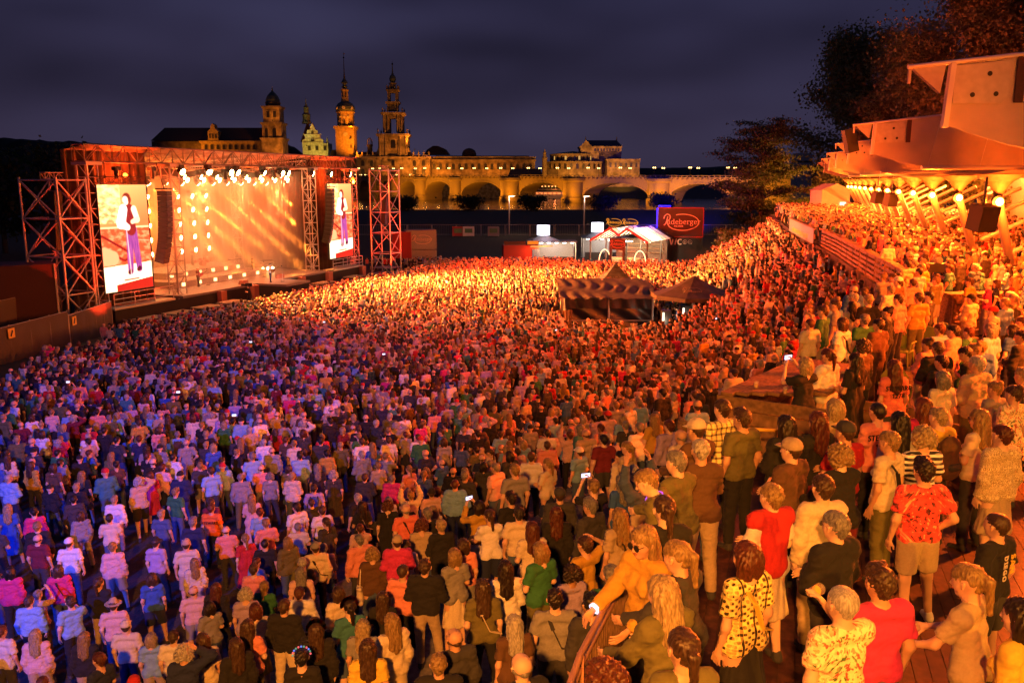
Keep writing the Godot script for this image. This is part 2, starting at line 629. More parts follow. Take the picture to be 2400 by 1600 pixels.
func build_church(warm: Color) -> void:
	# basilica with a tall open tower
	var cx := -86.07
	var o := thing("church", "floodlit baroque church with tall tiered open tower and statues", "church", Vector3(cx, 0, -630))
	var k := 0.30958
	var body := Geo.new()
	block(body, -86 * k, 86 * k, -2, 26.75, -40, 0)
	block(body, -70 * k, 70 * k, 26.15, 28.56, -36, -6)
	part("nave", body, mats.sandstone, o)
	var c := Geo.new()
	cornice(c, -86 * k, 86 * k, 27.05, -40, 0.2, 1.0, 1.4)
	cornice(c, -86 * k, 86 * k, 20.11, -40, 0.2, 0.4, 0.8)
	part("cornice", c, mats.sandstone, o)
	for x in [-80, -62, -38, -22, 22, 38, 62, 80]:
		var pl := Geo.new()
		block(pl, (x - 3) * k, (x + 3) * k, 0, 26.45, 0, 0.7)
		part("pilaster", pl, mats.sandstone, o)
	for x in [-71, -50, 0, 50, 71]:
		window(o, Vector3(x * k, 21.02, 0), 2.4, 4.2)
		window(o, Vector3(x * k, 14.96, 0), 2.6 if x else 4.0, 4.2 if x else 5.6)
	var sp := []
	for x in [-84, -72, -60, -48, 48, 60, 72, 84]:
		sp.append(Vector3(x * k, 27.66, -0.5))
	statues(o, sp, 4.2)
	# balustrade posts between the statues
	var bal := Geo.new()
	for x in range(-86, 87, 2):
		if absi(x) > 40:
			block(bal, x * k - 0.12, x * k + 0.12, 27.66, 27.66 + 1.0, -0.6, -0.3)
	block(bal, -86 * k, -41 * k, 27.66 + 1.0, 27.66 + 1.3, -0.7, -0.2)
	block(bal, 41 * k, 86 * k, 27.66 + 1.0, 27.66 + 1.3, -0.7, -0.2)
	part("balustrade", bal, mats.sandstone, o)
	# tower, stage by stage: half width in the measured unit, bottom, top
	var tower := Node3D.new()
	tower.name = "tower"
	o.add_child(tower)
	tower.position = Vector3(0, 0, -9)
	var st := [[34, 27.96, 42.65, 8.0], [23, 44.73, 57.8, 6.0], [12, 60.16, 65.47, 3.4]]
	for s in st:
		var g := Geo.new()
		var w: float = s[0] * k
		var zz: float = s[3]
		if s[0] == 12:
			block(g, -w, w, s[1], s[2], -zz, zz)
		else:
			# four corner piers with an open archway between
			for q in [[-1, 1], [1, 1], [-1, -1], [1, -1]]:
				block(g, q[0] * w, q[0] * w * 0.36, s[1], s[2], q[1] * zz, q[1] * zz * 0.36)
			block(g, -w * 0.37, w * 0.37, s[2] - 3.0, s[2] - 0.01, -zz * 0.98, zz * 0.98)
			if s[0] == 34:
				block(g, -w * 0.37, w * 0.37, s[1], s[2] - 3.0, -zz * 0.8, zz * 0.8)
				block(g, w * 0.98, w * 0.36, s[1], s[2] - 3.0, -zz * 0.37, zz * 0.37)
				block(g, -w * 0.98, -w * 0.36, s[1], s[2] - 3.0, -zz * 0.37, zz * 0.37)
		part("storey", g, mats.sandstone, tower)
		var cc := Geo.new()
		cornice(cc, -w, w, s[2] + 0.5, -zz, zz, 1.3, 1.4)
		part("cornice", cc, mats.sandstone, tower)
		for m in [-0.9, -0.5, 0.5, 0.9]:
			part("column", Geo.new().lathe(Vector3(m * w, s[1], zz + 0.4), [[0.9, 0.0], [0.7, 0.8], [0.6, s[2] - s[1] - 1.0], [0.9, s[2] - s[1]]], 8), mats.sandstone, tower)
	window(o, Vector3(0, 33.67, -9 + 6.4), 3.6, 6.6)
	# volutes at the foot of the tower
	for s in [-1, 1]:
		var vol := PackedVector2Array([Vector2(34 * k * s, 27.96), Vector2(52 * k * s, 27.96), Vector2(44 * k * s, 29.46), Vector2(38 * k * s, 32.17), Vector2(34 * k * s, 35.77)])
		part("volute", Geo.new().prism(vol, -6.0, -4.0), mats.sandstone, o)
	# lantern storey with four slim piers
	var l := Geo.new()
	for q in [[-1, 1], [1, 1], [-1, -1], [1, -1]]:
		block(l, q[0] * 12 * k, q[0] * 6.5 * k, 65.47, 74.28, q[1] * 3.4, q[1] * 1.8)
	block(l, -12.0 * k, 12.0 * k, 72.81, 74.13, -3.3, 3.3)
	cornice(l, -12 * k, 12 * k, 74.71, -3.4, 3.4, 0.9, 1.0)
	part("lantern", l, mats.sandstone, tower)
	# open crown, onion and spire
	var cr := Geo.new().lathe(Vector3.ZERO, [[2.9, 75.15], [2.9, 76.03], [2.2, 76.32], [2.2, 78.95], [3.0, 79.25], [3.0, 79.83], [1.4, 80.12]], 10)
	part("crown", cr, mats.sandstone, tower)
	part("onion", Geo.new().lathe(Vector3.ZERO, [[1.4, 80.12], [2.2, 81.29], [2.5, 82.74], [2.0, 84.49], [1.0, 85.65]], 10), mats.copper, tower)
	part("spire", Geo.new().lathe(Vector3.ZERO, [[1.0, 85.65], [0.5, 87.11], [0.22, 92.91], [0.1, 94.93]], 8), mats.copper, tower)
	part("finial", Geo.new().ball(Vector3(0, 92.91, 0), Vector3(0.65, 0.65, 0.65)), mats.gilt, tower)
	for q in [[34, 43.24, 8.0, 4.6], [23, 58.54, 6.0, 4.0], [12.5, 75.15, 3.4, 3.2]]:
		for m in [[-1, 1], [1, 1], [-0.5, 1], [0.5, 1], [-1, -1], [1, -1]]:
			part("statue", Geo.new().lathe(Vector3(m[0] * q[0] * k, q[1], m[1] * q[2]), [[0.5, 0.0], [0.6, 0.4], [0.4, 0.6], [0.5, q[3] * 0.5], [0.55, q[3] * 0.7], [0.2, q[3] * 0.8], [0.32, q[3] * 0.9], [0.0, q[3]]], 6), mats.sandstone, tower)
	flood(o, Vector3(-24, 9, 34), Vector3(-12, 24, 0), warm, 5200.0, 46)
	flood(o, Vector3(24, 9, 34), Vector3(12, 24, 0), warm, 5200.0, 46)
	flood(o, Vector3(0, 9, 44), Vector3(0, 58, -9), warm, 21000.0, 24)
	flood(o, Vector3(16, 33, 2), Vector3(0, 64, -9), warm, 2400.0, 34)

func build_keep(warm: Color) -> void:
	# round castle tower with bulbous dome and needle spire
	var o := thing("castle_tower", "golden lit castle tower with bulbous dome, clock and needle spire", "tower", Vector3(-122.04, 0, -645))
	var k := 0.31695
	var g := Geo.new()
	block(g, -21 * k, 21 * k, 0, 48.61, -6.5, 6.5)
	part("shaft", g, mats.ochre, o)
	var c := Geo.new()
	cornice(c, -21 * k, 21 * k, 48.91, -6.5, 6.5, 1.2, 1.6)
	for x in range(-20, 21, 4):
		block(c, (x - 0.8) * k, (x + 0.8) * k, 47.08, 48.15, 6.5, 7.4)
	part("gallery", c, mats.ochre, o)
	part("drum", ring_tower(Geo.new(), Vector3.ZERO, 20 * k, 48.61, 59.54, 8), mats.ochre, o)
	part("drum_cornice", Geo.new().lathe(Vector3.ZERO, [[20 * k, 59.24], [23 * k, 59.54], [23 * k, 60.29], [18 * k, 60.45]], 8, PI / 8, true), mats.ochre, o)
	part("dome", Geo.new().lathe(Vector3.ZERO, [[21 * k, 60.29], [22.5 * k, 61.66], [21.5 * k, 63.77], [17 * k, 65.88], [10 * k, 67.24]], 16), mats.copper, o)
	for a in [-0.9, 0.0, 0.9]:
		var dir := Vector3(sin(a), 0, cos(a))
		part("oculus", Geo.new().tube(dir * 21 * k + Vector3(0, 62.56, 0), dir * 23.3 * k + Vector3(0, 62.56, 0), 1.1, 12), mats.pale_plaster, o)
	part("lantern", Geo.new().lathe(Vector3.ZERO, [[10 * k, 67.24], [9 * k, 68.59], [8 * k, 69.8], [8 * k, 74.9], [10 * k, 75.2], [10 * k, 75.95], [5 * k, 76.4]], 8, PI / 8, true), mats.ochre, o)
	for x in [-3.5, 3.5]:
		window(o, Vector3(x * k, 70.4, 8 * k * 0.93), 0.9, 3.4, true, 0.2)
	part("upper_bulb", Geo.new().lathe(Vector3.ZERO, [[5 * k, 76.4], [7 * k, 77.9], [4.5 * k, 78.5], [4.5 * k, 79.99], [8 * k, 80.29], [6.5 * k, 81.49], [2.4 * k, 83.58]], 10), mats.copper, o)
	part("spire", Geo.new().lathe(Vector3.ZERO, [[2.4 * k, 83.58], [1.2 * k, 87.75], [0.5 * k, 98.73], [0.3 * k, 101.98]], 8), mats.slate, o)
	part("finial", Geo.new().ball(Vector3(0, 98.14, 0), Vector3(0.6, 0.6, 0.6)).box(Vector3(0.4, 100.8, 0), Vector3(1.2, 0.7, 0.08)), mats.gilt, o)
	for x in [-9.0, 0.0, 9.0]:
		window(o, Vector3(x * k, 50.74, 18.4 * k if x == 0.0 else 16.0 * k), 1.2, 3.6, true, 0.3)
		part("oculus", Geo.new().tube(Vector3(x * k, 56.21, 17.5 * k), Vector3(x * k, 56.21, 19.6 * k), 0.7, 10), mats.pale_plaster, o)
	part("clock", Geo.new().tube(Vector3(2 * k, 44.03, 6.4), Vector3(2 * k, 44.03, 6.8), 1.5, 20), mats.pale_plaster, o)
	for v in [40.67, 34.23]:
		window(o, Vector3(14 * k, v, 6.5), 1.0, 2.2, true, 0.25)
	flood(o, Vector3(14, 26, 26), Vector3(2, 46, 0), Color(1.0, 0.52, 0.06), 4200.0, 34)
	flood(o, Vector3(6, 48, 9.5), Vector3(0, 60.14, 2), Color(1.0, 0.52, 0.06), 260.0, 50)
	flood(o, Vector3(8, 40, 30), Vector3(0, 72, 0), Color(1.0, 0.5, 0.1), 700.0, 20)

func build_long_house(warm: Color) -> void:
	# parliament house: long ochre front, steep dark roof, square tower with dome
	var o := thing("parliament_house", "long ochre house with steep dark roof and square domed tower", "building", Vector3(-196.57, 0, -625))
	var k := 0.30713
	var w := Geo.new()
	block(w, -84 * k, 80 * k, 0, 37.64, -22, 0)
	part("wall", w, mats.ochre, o)
	var c := Geo.new()
	cornice(c, -84 * k, 80 * k, 37.94, -22, 0, 1.0, 1.2)
	part("cornice", c, mats.ochre, o)
	var roof := Geo.new()
	var yy := 38.53
	var yr := 48.3
	roof.quad(Vector3(-200 * k, yy, 0.5), Vector3(100 * k, yy, 0.5), Vector3(64 * k, yr, -11), Vector3(-180 * k, yr, -11))
	roof.quad(Vector3(100 * k, yy, 0.5), Vector3(100 * k, yy, -23), Vector3(64 * k, yr, -12), Vector3(64 * k, yr, -11))
	roof.quad(Vector3(100 * k, yy, -23), Vector3(-200 * k, yy, -23), Vector3(-180 * k, yr, -12), Vector3(64 * k, yr, -12))
	roof.quad(Vector3(-200 * k, yy, -23), Vector3(-200 * k, yy, 0.5), Vector3(-180 * k, yr, -11), Vector3(-180 * k, yr, -12))
	roof.quad(Vector3(-180 * k, yr, -11), Vector3(64 * k, yr, -11), Vector3(64 * k, yr, -12), Vector3(-180 * k, yr, -12))
	part("roof", roof, mats.brown_tile, o)
	var wl := Geo.new()
	block(wl, -200 * k, -84.05 * k, 0, 38.24, -22, -1)
	part("side_wing", wl, mats.dark_stone, o)
	for j in 9:
		window(o, Vector3((-72 + j * 14) * k, 32.59, 0), 2.2, 3.4)
	# dormer
	var d := Geo.new()
	block(d, -66 * k, -42 * k, 39.13, 44.75, -6, 0.6)
	part("dormer", d, mats.ochre, o)
	part("dormer_gable", Geo.new().prism(PackedVector2Array([Vector2(-68 * k, 44.75), Vector2(-40 * k, 44.75), Vector2(-45 * k, 45.94), Vector2(-49 * k, 47.41), Vector2(-50 * k, 49.48), Vector2(-54 * k, 50.66), Vector2(-58 * k, 49.48), Vector2(-59 * k, 47.41), Vector2(-63 * k, 45.94)]), -5.9, 0.5), mats.ochre, o)
	for x in [-61, -54, -47]:
		window(o, Vector3(x * k, 40.31, 0.6), 1.1, 3.0, false, 0.3)
	# tower
	var tx := 27.64
	var tw := Node3D.new()
	tw.name = "tower"
	o.add_child(tw)
	tw.position = Vector3(tx, 0, 2)
	var tz := 6.8
	var parts := [[24.0, 0.0, 39.42], [22.0, 39.42, 50.07], [19.0, 50.66, 61.23]]
	for s in parts:
		var g := Geo.new()
		var hw: float = s[0] * k
		block(g, -hw, hw, s[1], s[2], -tz * s[0] / 22.0, tz * s[0] / 22.0)
		part("storey", g, mats.sandstone, tw)
		var cc := Geo.new()
		cornice(cc, -hw, hw, s[2] + 0.2, -tz * s[0] / 22.0, tz * s[0] / 22.0, 0.9, 1.2)
		part("cornice", cc, mats.sandstone, tw)
	window(o, Vector3(tx + 6 * k, 40.02, 2 + tz), 2.8, 7.2)
	window(o, Vector3(tx - 12 * k, 40.02, 2 + tz), 2.2, 7.2)
	for x in [-7, 8]:
		window(o, Vector3(tx + x * k, 54.19, 2 + tz * 19 / 22), 2.2, 4.4, false)
	part("attic", Geo.new().lathe(Vector3.ZERO, [[17 * k, 61.52], [17 * k, 63.86], [18.5 * k, 64.15], [18 * k, 64.74]], 12), mats.dark_stone, tw)
	part("dome", Geo.new().lathe(Vector3.ZERO, [[16.5 * k, 64.74], [15.8 * k, 66.78], [12.5 * k, 69.11], [7 * k, 71.15], [2.6 * k, 72.31], [2.2 * k, 72.89]], 16), mats.copper, tw)
	part("statue", Geo.new().lathe(Vector3(0, 72.89, 0), [[0.5, 0.0], [0.6, 0.5], [0.4, 0.9], [0.45, 1.6], [0.12, 2.0], [0.2, 2.4], [0.0, 2.8]], 6), mats.gilt, tw)
	flood(o, Vector3(-30, 18, 26), Vector3(-20, 34, 0), Color(1.0, 0.55, 0.06), 2600.0, 60)
	flood(o, Vector3(tx + 14, 18, 34), Vector3(tx, 46, 2), warm, 2600.0, 34)
	flood(o, Vector3(tx + 3, 50.66 + 1, 16), Vector3(tx, 60, 2), warm, 130.0, 50)

func build_gate_house() -> void:
	var o := thing("gate_house", "greenish lit stepped gable house with copper lantern tower", "building", Vector3(-147.9, 0, -650))
	var k := 0.31941
	var w := Geo.new()
	block(w, -25 * k, 34 * k, 0, 38.13, -16, 0)
	part("wall", w, mats.pale_plaster, o)
	var poly := PackedVector2Array()
	for p in [[-25, 38.13], [24, 38.13], [24, 40.6], [17, 40.91], [17, 43.99], [11, 44.3], [11, 47.37], [6, 47.68], [4, 50.13], [0, 52.59], [-5, 50.13], [-7, 47.68], [-13, 47.37], [-13, 44.3], [-19, 43.99], [-19, 40.91], [-25, 40.6]]:
		poly.append(Vector2(p[0] * k, p[1]))
	part("stepped_gable", Geo.new().prism(poly, -2.0, 0.0), mats.pale_plaster, o)
	for v in [38.28, 44.14, 40.75]:
		var c := Geo.new()
		block(c, -20 * k, 20 * k, v, v + 0.5, 0.0, 0.5)
		part("string_course", c, mats.pale_plaster, o)
	for x in [-9, 9, 28]:
		window(o, Vector3(x * k, 32.87, 0), 1.8, 3.2, false, 0.3)
	window(o, Vector3(0, 39.36, 0), 2.4, 2.6, true, 0.3)
	window(o, Vector3(0, 44.91, 0), 1.6, 2.2, true, 0.3)
	var r := Geo.new()
	r.quad(Vector3(-30 * k, 39.05, -1), Vector3(-6 * k, 39.05, -1), Vector3(-16 * k, 53.2, -10), Vector3(-20 * k, 53.2, -10))
	r.quad(Vector3(-30 * k, 39.05, -19), Vector3(-30 * k, 39.05, -1), Vector3(-20 * k, 53.2, -10), Vector3(-20 * k, 53.2, -10.1))
	r.quad(Vector3(-6 * k, 39.05, -1), Vector3(-6 * k, 39.05, -19), Vector3(-16 * k, 53.2, -10.1), Vector3(-16 * k, 53.2, -10))
	part("roof", r, mats.brown_tile, o)
	part("lantern_tower", Geo.new().lathe(Vector3(-20 * k, 0, -10), [[11 * k, 52.59], [11 * k, 54.12], [9 * k, 54.73], [9 * k, 58.7], [10.5 * k, 59.01], [7 * k, 60.23], [6 * k, 60.53], [6 * k, 63.88], [7 * k, 64.19], [3 * k, 66.01], [1.4 * k, 67.23], [0.3 * k, 71.47]], 8, PI / 8, true), mats.copper, o)
	part("corner_turret", Geo.new().lathe(Vector3(32 * k, 0, -2), [[3.4 * k, 0.0], [3.4 * k, 38.13], [4.0 * k, 38.44], [2.4 * k, 39.98], [0.3 * k, 42.76]], 8), mats.pale_plaster, o)
	flood(o, Vector3(8, 16, 24), Vector3(0, 36, 0), Color(0.95, 0.78, 0.3), 2000.0, 40)
	flood(o, Vector3(-2, 36, 12), Vector3(-20 * k, 58, -10), Color(0.75, 0.72, 0.4), 300.0, 30)

func build_gallery(warm: Color) -> void:
	var o := thing("gallery_wing", "long lit arcade building with arched windows beside the church", "building", Vector3(-22.02, 0, -640))
	var k := 0.31450
	var g := Geo.new()
	block(g, -122 * k, 124 * k, 0, 25.18, -24, 0)
	block(g, -122 * k, 124 * k, 25.18, 27.32, -24, -1.5)
	part("wall", g, mats.sandstone, o)
	var c := Geo.new()
	cornice(c, -122 * k, 124 * k, 25.49, -24, 0, 0.8, 1.0)
	cornice(c, -122 * k, 124 * k, 27.63, -24, -1.5, 0.5, 0.7)
	part("cornice", c, mats.sandstone, o)
	for j in 16:
		window(o, Vector3((-112 + j * 15) * k, 18.73, 0), 2.2, 4.4)
	var r := Geo.new()
	r.prism(PackedVector2Array([Vector2(-142 * k, 30.08), Vector2(-82 * k, 30.08), Vector2(-92 * k, 34.35), Vector2(-108 * k, 36.48), Vector2(-120 * k, 36.48), Vector2(-134 * k, 33.74)]), -40, -20)
	part("hipped_roof", r, mats.brown_tile, o)
	part("roof_dome", Geo.new().lathe(Vector3(-32 * k, 0, -14), [[17 * k, 27.63], [17 * k, 30.69], [14 * k, 32.82], [8 * k, 34.04], [1 * k, 34.65]], 14), mats.brown_tile, o)
	var rb := Geo.new()
	block(rb, -110 * k, 110 * k, 27.32, 28.85, -22, -8)
	part("roof", rb, mats.brown_tile, o)
	for x in [-28, 8]:
		flood(o, Vector3(x, 9, 22), Vector3(x, 20, 0), warm, 1500.0, 68)

func build_opera(warm: Color) -> void:
	var o := thing("opera_house", "lit opera house with gabled stage block and curved lower storeys", "building", Vector3(61.63, 0, -660))
	var k := 0.32432
	var a := Geo.new()
	block(a, -28 * k, 68 * k, 0, 36.36, -30, -8)
	part("stage_block", a, mats.sandstone, o)
	part("gable", Geo.new().prism(PackedVector2Array([Vector2(-29 * k, 36.36), Vector2(-2 * k, 36.36), Vector2(-15.5 * k, 41.07)]), -9.5, -7.5), mats.sandstone, o)
	var c := Geo.new()
	cornice(c, -28 * k, 68 * k, 36.05, -30, -8, 0.8, 1.0)
	cornice(c, -28 * k, 68 * k, 31.33, -30, -8, 0.4, 0.6)
	part("cornice", c, mats.sandstone, o)
	var r := Geo.new()
	r.quad(Vector3(-2 * k, 36.52, -7.6), Vector3(70 * k, 36.52, -7.6), Vector3(60 * k, 41.38, -18), Vector3(-15 * k, 41.38, -18))
	r.quad(Vector3(-15 * k, 41.38, -18), Vector3(60 * k, 41.38, -18), Vector3(70 * k, 36.52, -30), Vector3(-2 * k, 36.52, -30))
	r.tri(Vector3(70 * k, 36.52, -7.6), Vector3(70 * k, 36.52, -30), Vector3(60 * k, 41.38, -18))
	part("roof", r, mats.slate, o)
	for j in 9:
		window(o, Vector3((6 + j * 7) * k, 32.9, -8), 1.2, 2.0, false, 0.3)
	for x in [-14, 60]:
		part("roof_ornament", Geo.new().lathe(Vector3(x * k, 41.38, -18), [[0.6, 0.0], [0.7, 0.6], [0.3, 1.0], [0.4, 2.0], [0.0, 3.0]], 6), mats.slate, o)
	var m := Geo.new().lathe(Vector3(-44 * k, 0, -20), [[55 * k, 0.0], [55 * k, 30.07], [56 * k, 30.39], [56 * k, 30.86], [0.1, 33.22]], 28)
	part("rotunda", m, mats.sandstone, o)
	var lo := Geo.new().lathe(Vector3(-40 * k, 0, -18), [[76 * k, 0.0], [76 * k, 24.07], [78 * k, 24.39], [78 * k, 25.02], [54 * k, 25.34]], 32)
	part("lower_ring", lo, mats.sandstone, o)
	var wing := Geo.new()
	block(wing, 30 * k, 106 * k, 0, 26.28, -28, 6)
	cornice(wing, 30 * k, 106 * k, 26.28, -28, 6, 0.6, 0.8)
	part("wing", wing, mats.sandstone, o)
	for j in 11:
		var t := lerpf(-1.15, 0.8, j / 10.0)
		var q := Vector3(-44 * k + sin(t) * 55 * k, 26.28, -20 + cos(t) * 55 * k)
		window(o, q, 1.6, 3.0, true, 0.3, j % 3 == 1, t)
	for j in 12:
		var t := lerpf(-1.1, 0.95, j / 11.0)
		window(o, Vector3(-40 * k + sin(t) * 76 * k, 19.32, -18 + cos(t) * 76 * k), 2.0, 4.2, true, 0.3, false, t)
	for j in 6:
		window(o, Vector3((38 + j * 12) * k, 20.59, 6), 1.6, 3.4, true, 0.3)
	part("portal_chariot", Geo.new().lathe(Vector3(-114 * k, 0, 2), [[6 * k, 0.0], [6 * k, 26.92], [7 * k, 27.23], [4 * k, 28.81], [4 * k, 31.33], [1.5 * k, 32.9], [0.2, 34.16]], 8), mats.sandstone, o)
	flood(o, Vector3(-30, 9, 50), Vector3(-18, 26, 0), Color(1.0, 0.64, 0.22), 4200.0, 50)
	flood(o, Vector3(24, 9, 48), Vector3(10, 30, 0), Color(1.0, 0.64, 0.22), 5200.0, 50)

func house(label: String, x: float, z: float, w: float, h: float, roof_h: float, d: float, wall: Material, roof: Material, rows: int, cols: int, lit := -1) -> void:
	var o := thing("town_house", label, "building", Vector3(x, 0, z), 0.0, "houses of the old town")
	var g := Geo.new()
	block(g, -w / 2, w / 2, -2, h, -d, 0)
	part("wall", g, wall, o)
	var r := Geo.new()
	var e := Vector3(w / 2 + 0.5, h, 0.5)
	r.quad(Vector3(-e.x, h, 0.5), Vector3(e.x, h, 0.5), Vector3(e.x * 0.8, h + roof_h, -d / 2), Vector3(-e.x * 0.8, h + roof_h, -d / 2))
	r.quad(Vector3(e.x, h, -d - 0.5), Vector3(-e.x, h, -d - 0.5), Vector3(-e.x * 0.8, h + roof_h, -d / 2), Vector3(e.x * 0.8, h + roof_h, -d / 2))
	r.tri(Vector3(e.x, h, 0.5), Vector3(e.x, h, -d - 0.5), Vector3(e.x * 0.8, h + roof_h, -d / 2))
	r.tri(Vector3(-e.x, h, -d - 0.5), Vector3(-e.x, h, 0.5), Vector3(-e.x * 0.8, h + roof_h, -d / 2))
	part("roof", r, roof, o)
	for a in rows:
		for b in cols:
			window(o, Vector3(-w / 2 + w * (b + 0.5) / cols, h - 4.5 - a * 5.0, 0), 1.6, 2.6, false, 0.25, a * cols + b == lit)

func build_small_town(warm: Color) -> void:
	house("narrow dark gabled house between castle tower and gate house", -127.69, -640, 13, 24, 9, 10, mats.dark_stone, mats.brown_tile, 3, 3)
	house("dark roofed castle wing just left of the church tower", -107.83, -655, 20, 22, 10, 12, mats.dark_stone, mats.brown_tile, 2, 4)
	house("low guard house with dark pitched roof before the opera", 9.59000, -610, 25, 12, 7, 16, mats.dark_stone, mats.slate, 1, 5)
	house("dark roofed row house right of the opera", 111.95, -670, 30, 10, 5, 12, mats.dark_stone, mats.slate, 1, 5)
	house("dim house with one lit window on the far left bank", -364.84, -640, 44, 16, 8, 14, mats.dark_stone, mats.brown_tile, 2, 7, 3)
	house("dim broad house on the far left bank beside the hill", -343.81, -660, 50, 18, 9, 14, mats.dark_stone, mats.brown_tile, 2, 8, 9)
	var t := thing("glass_dome", "small skeletal glass dome on a turret left of the church", "turret", Vector3(-104.11, 0, -640))
	var k := 0.31450
	part("turret_shaft", Geo.new().lathe(Vector3.ZERO, [[6 * k, 0.0], [6 * k, 35.26], [7.5 * k, 35.57], [7.5 * k, 36.48], [5 * k, 36.78]], 8), mats.dark_stone, t)
	for j in 8:
		var pts := []
		for q in 7:
			var a := PI * 0.5 * q / 6.0
			pts.append(Vector3(cos(j * TAU / 8) * cos(a) * 6.5 * k, 36.78 + sin(a) * 4.6, sin(j * TAU / 8) * cos(a) * 6.5 * k))
		part("dome_rib", Geo.new().path(pts, 0.16, 4), mats.sandstone, t)
	var s := thing("storage_tank", "pale round building behind the trees on the right", "building", Vector3(99.96, 0, -300))
	mat("tank_white", Color(0.5, 0.47, 0.44), 0.7, 0.0, "grain", 0.1)
	part("wall", Geo.new().lathe(Vector3.ZERO, [[3.4, 0.0], [3.4, 19.2], [3.2, 19.5], [0.1, 19.9]], 24), mats.tank_white, s)
	part("rim", Geo.new().lathe(Vector3.ZERO, [[3.42, 16.4], [3.6, 16.5], [3.6, 16.9], [3.42, 17.0]], 24), mats.slate, s)

# ---------- stone bridge ----------
func build_bridge() -> void:
	mat("bridge_stone", Color(0.34, 0.25, 0.13), 0.92, 0.0, "grain", 0.2)
	var o := thing("stone_bridge", "golden lit stone arch bridge crossing the river", "bridge", Vector3(-112.05, 0, -600), deg_to_rad(-37.1897))
	var deck := func(s: float) -> float: return lerpf(13.4, 11.3, s / 281.0)
	var spans := [[8.0, 20.0], [26.0, 40.5], [47.4, 63.1], [70.7, 92.9], [100.5, 134.0], [145.5, 178.5], [190.0, 232.5], [243.5, 277.5]]
	var wdt := 16.0
	var last := -30.0
	for sp in spans:
		var a: float = sp[0]
		var b: float = sp[1]
		var g := Geo.new()
		var nseg := 18
		var spring := 0.5 if a > 95.0 else 3.0
		for j in nseg:
			var s0 := lerpf(a, b, float(j) / nseg)
			var s1 := lerpf(a, b, float(j + 1) / nseg)
			var f := func(s: float) -> float:
				var u := (s - (a + b) * 0.5) / ((b - a) * 0.5)
				return spring + (deck.call(s) - 2.6 - spring) * sqrt(maxf(0.0, 1.0 - u * u))
			var y0: float = f.call(s0)
			var y1: float = f.call(s1)
			for z in [0.0, -wdt]:
				if z == 0.0:
					g.quad(Vector3(s0, y0, 0), Vector3(s1, y1, 0), Vector3(s1, deck.call(s1), 0), Vector3(s0, deck.call(s0), 0))
				else:
					g.quad(Vector3(s1, y1, z), Vector3(s0, y0, z), Vector3(s0, deck.call(s0), z), Vector3(s1, deck.call(s1), z))
			g.quad(Vector3(s0, y0, -wdt), Vector3(s1, y1, -wdt), Vector3(s1, y1, 0), Vector3(s0, y0, 0))
		part("arch", g, mats.bridge_stone, o)
		# arch ring of voussoirs, proud of the wall
		var vn := 15
		for j in vn:
			var t0 := PI * (j + 0.06) / vn
			var t1 := PI * (j + 0.94) / vn
			var mid := (a + b) * 0.5
			var rx := (b - a) * 0.5
			var ry: float = deck.call(mid) - 2.6 - spring
			var p := [Vector2(mid + cos(t0) * rx, spring + sin(t0) * ry), Vector2(mid + cos(t0) * (rx + 1.0), spring + sin(t0) * (ry + 0.9)), Vector2(mid + cos(t1) * (rx + 1.0), spring + sin(t1) * (ry + 0.9)), Vector2(mid + cos(t1) * rx, spring + sin(t1) * ry)]
			part("arch_stone", Geo.new().prism(PackedVector2Array(p), 0.0, 0.25), mats.bridge_stone, o)
		var pw := a - last
		var pg := Geo.new()
		var dy: float = deck.call(a)
		pg.box(Vector3((a + last) * 0.5, (dy - 6.0) * 0.5, -wdt * 0.5), Vector3(pw, dy + 6.0, wdt))
		if last > -20.0:
			# rounded cutwater with a cap and a balcony above
			pg.lathe(Vector3((a + last) * 0.5, 0, 0), [[pw * 0.62, -5.0], [pw * 0.62, 1.0], [pw * 0.54, 1.6], [pw * 0.54, dy - 2.2], [pw * 0.66, dy - 1.5], [pw * 0.66, dy - 0.1]], 12)
		part("pier", pg, mats.bridge_stone, o)
		last = b
	var tail := Geo.new()
	tail.box(Vector3((last + 330.0) * 0.5, 2.5, -wdt * 0.5), Vector3(330.0 - last, 17.4, wdt))
	part("abutment", tail, mats.bridge_stone, o)
	# corbels and parapet
	for j in 104:
		var s := 2.0 + j * 2.7
		var cg := Geo.new()
		cg.box(Vector3(s, deck.call(s) - 0.1, 0.45), Vector3(1.1, 0.9, 0.9))
		part("corbel", cg, mats.bridge_stone, o)
	var pr := Geo.new()
	pr.bar(Vector3(-30, deck.call(-30.0) + 0.55, 0.5), Vector3(330, deck.call(330.0) + 0.55, 0.5), 1.0, 0.4)
	pr.bar(Vector3(-30, deck.call(-30.0) + 1.55, 0.5), Vector3(330, deck.call(330.0) + 1.55, 0.5), 0.3, 0.25)
	for j in 120:
		var s := -28.0 + j * 3.0
		pr.box(Vector3(s, deck.call(s) + 1.05, 0.5), Vector3(0.5, 0.8, 0.35))
	part("parapet", pr, mats.bridge_stone, o)
	part("carriageway", Geo.new().bar(Vector3(-30, deck.call(-30.0) + 0.2, -8), Vector3(330, deck.call(330.0) + 0.2, -8), 15.0, 0.5), mats.dark_stone, o)
	# floodlights at the piers
	for sp in [[67.0, 15.0], [96.5, 18.0], [139.7, 21.0], [184.2, 22.0], [238.0, 22.0], [262.0, 20.0], [290.0, 20.0]]:
		for e in [-13.0, 13.0]:
			flood(o, Vector3(sp[0] + e * 0.25, 0.5, 15.0), Vector3(sp[0] + e * 1.1, 9.0, 0.0), Color(1.0, 0.6, 0.09), 900.0, 60)
	# lamps on both parapets
	var proto: Node3D = null
	var xf := o.transform
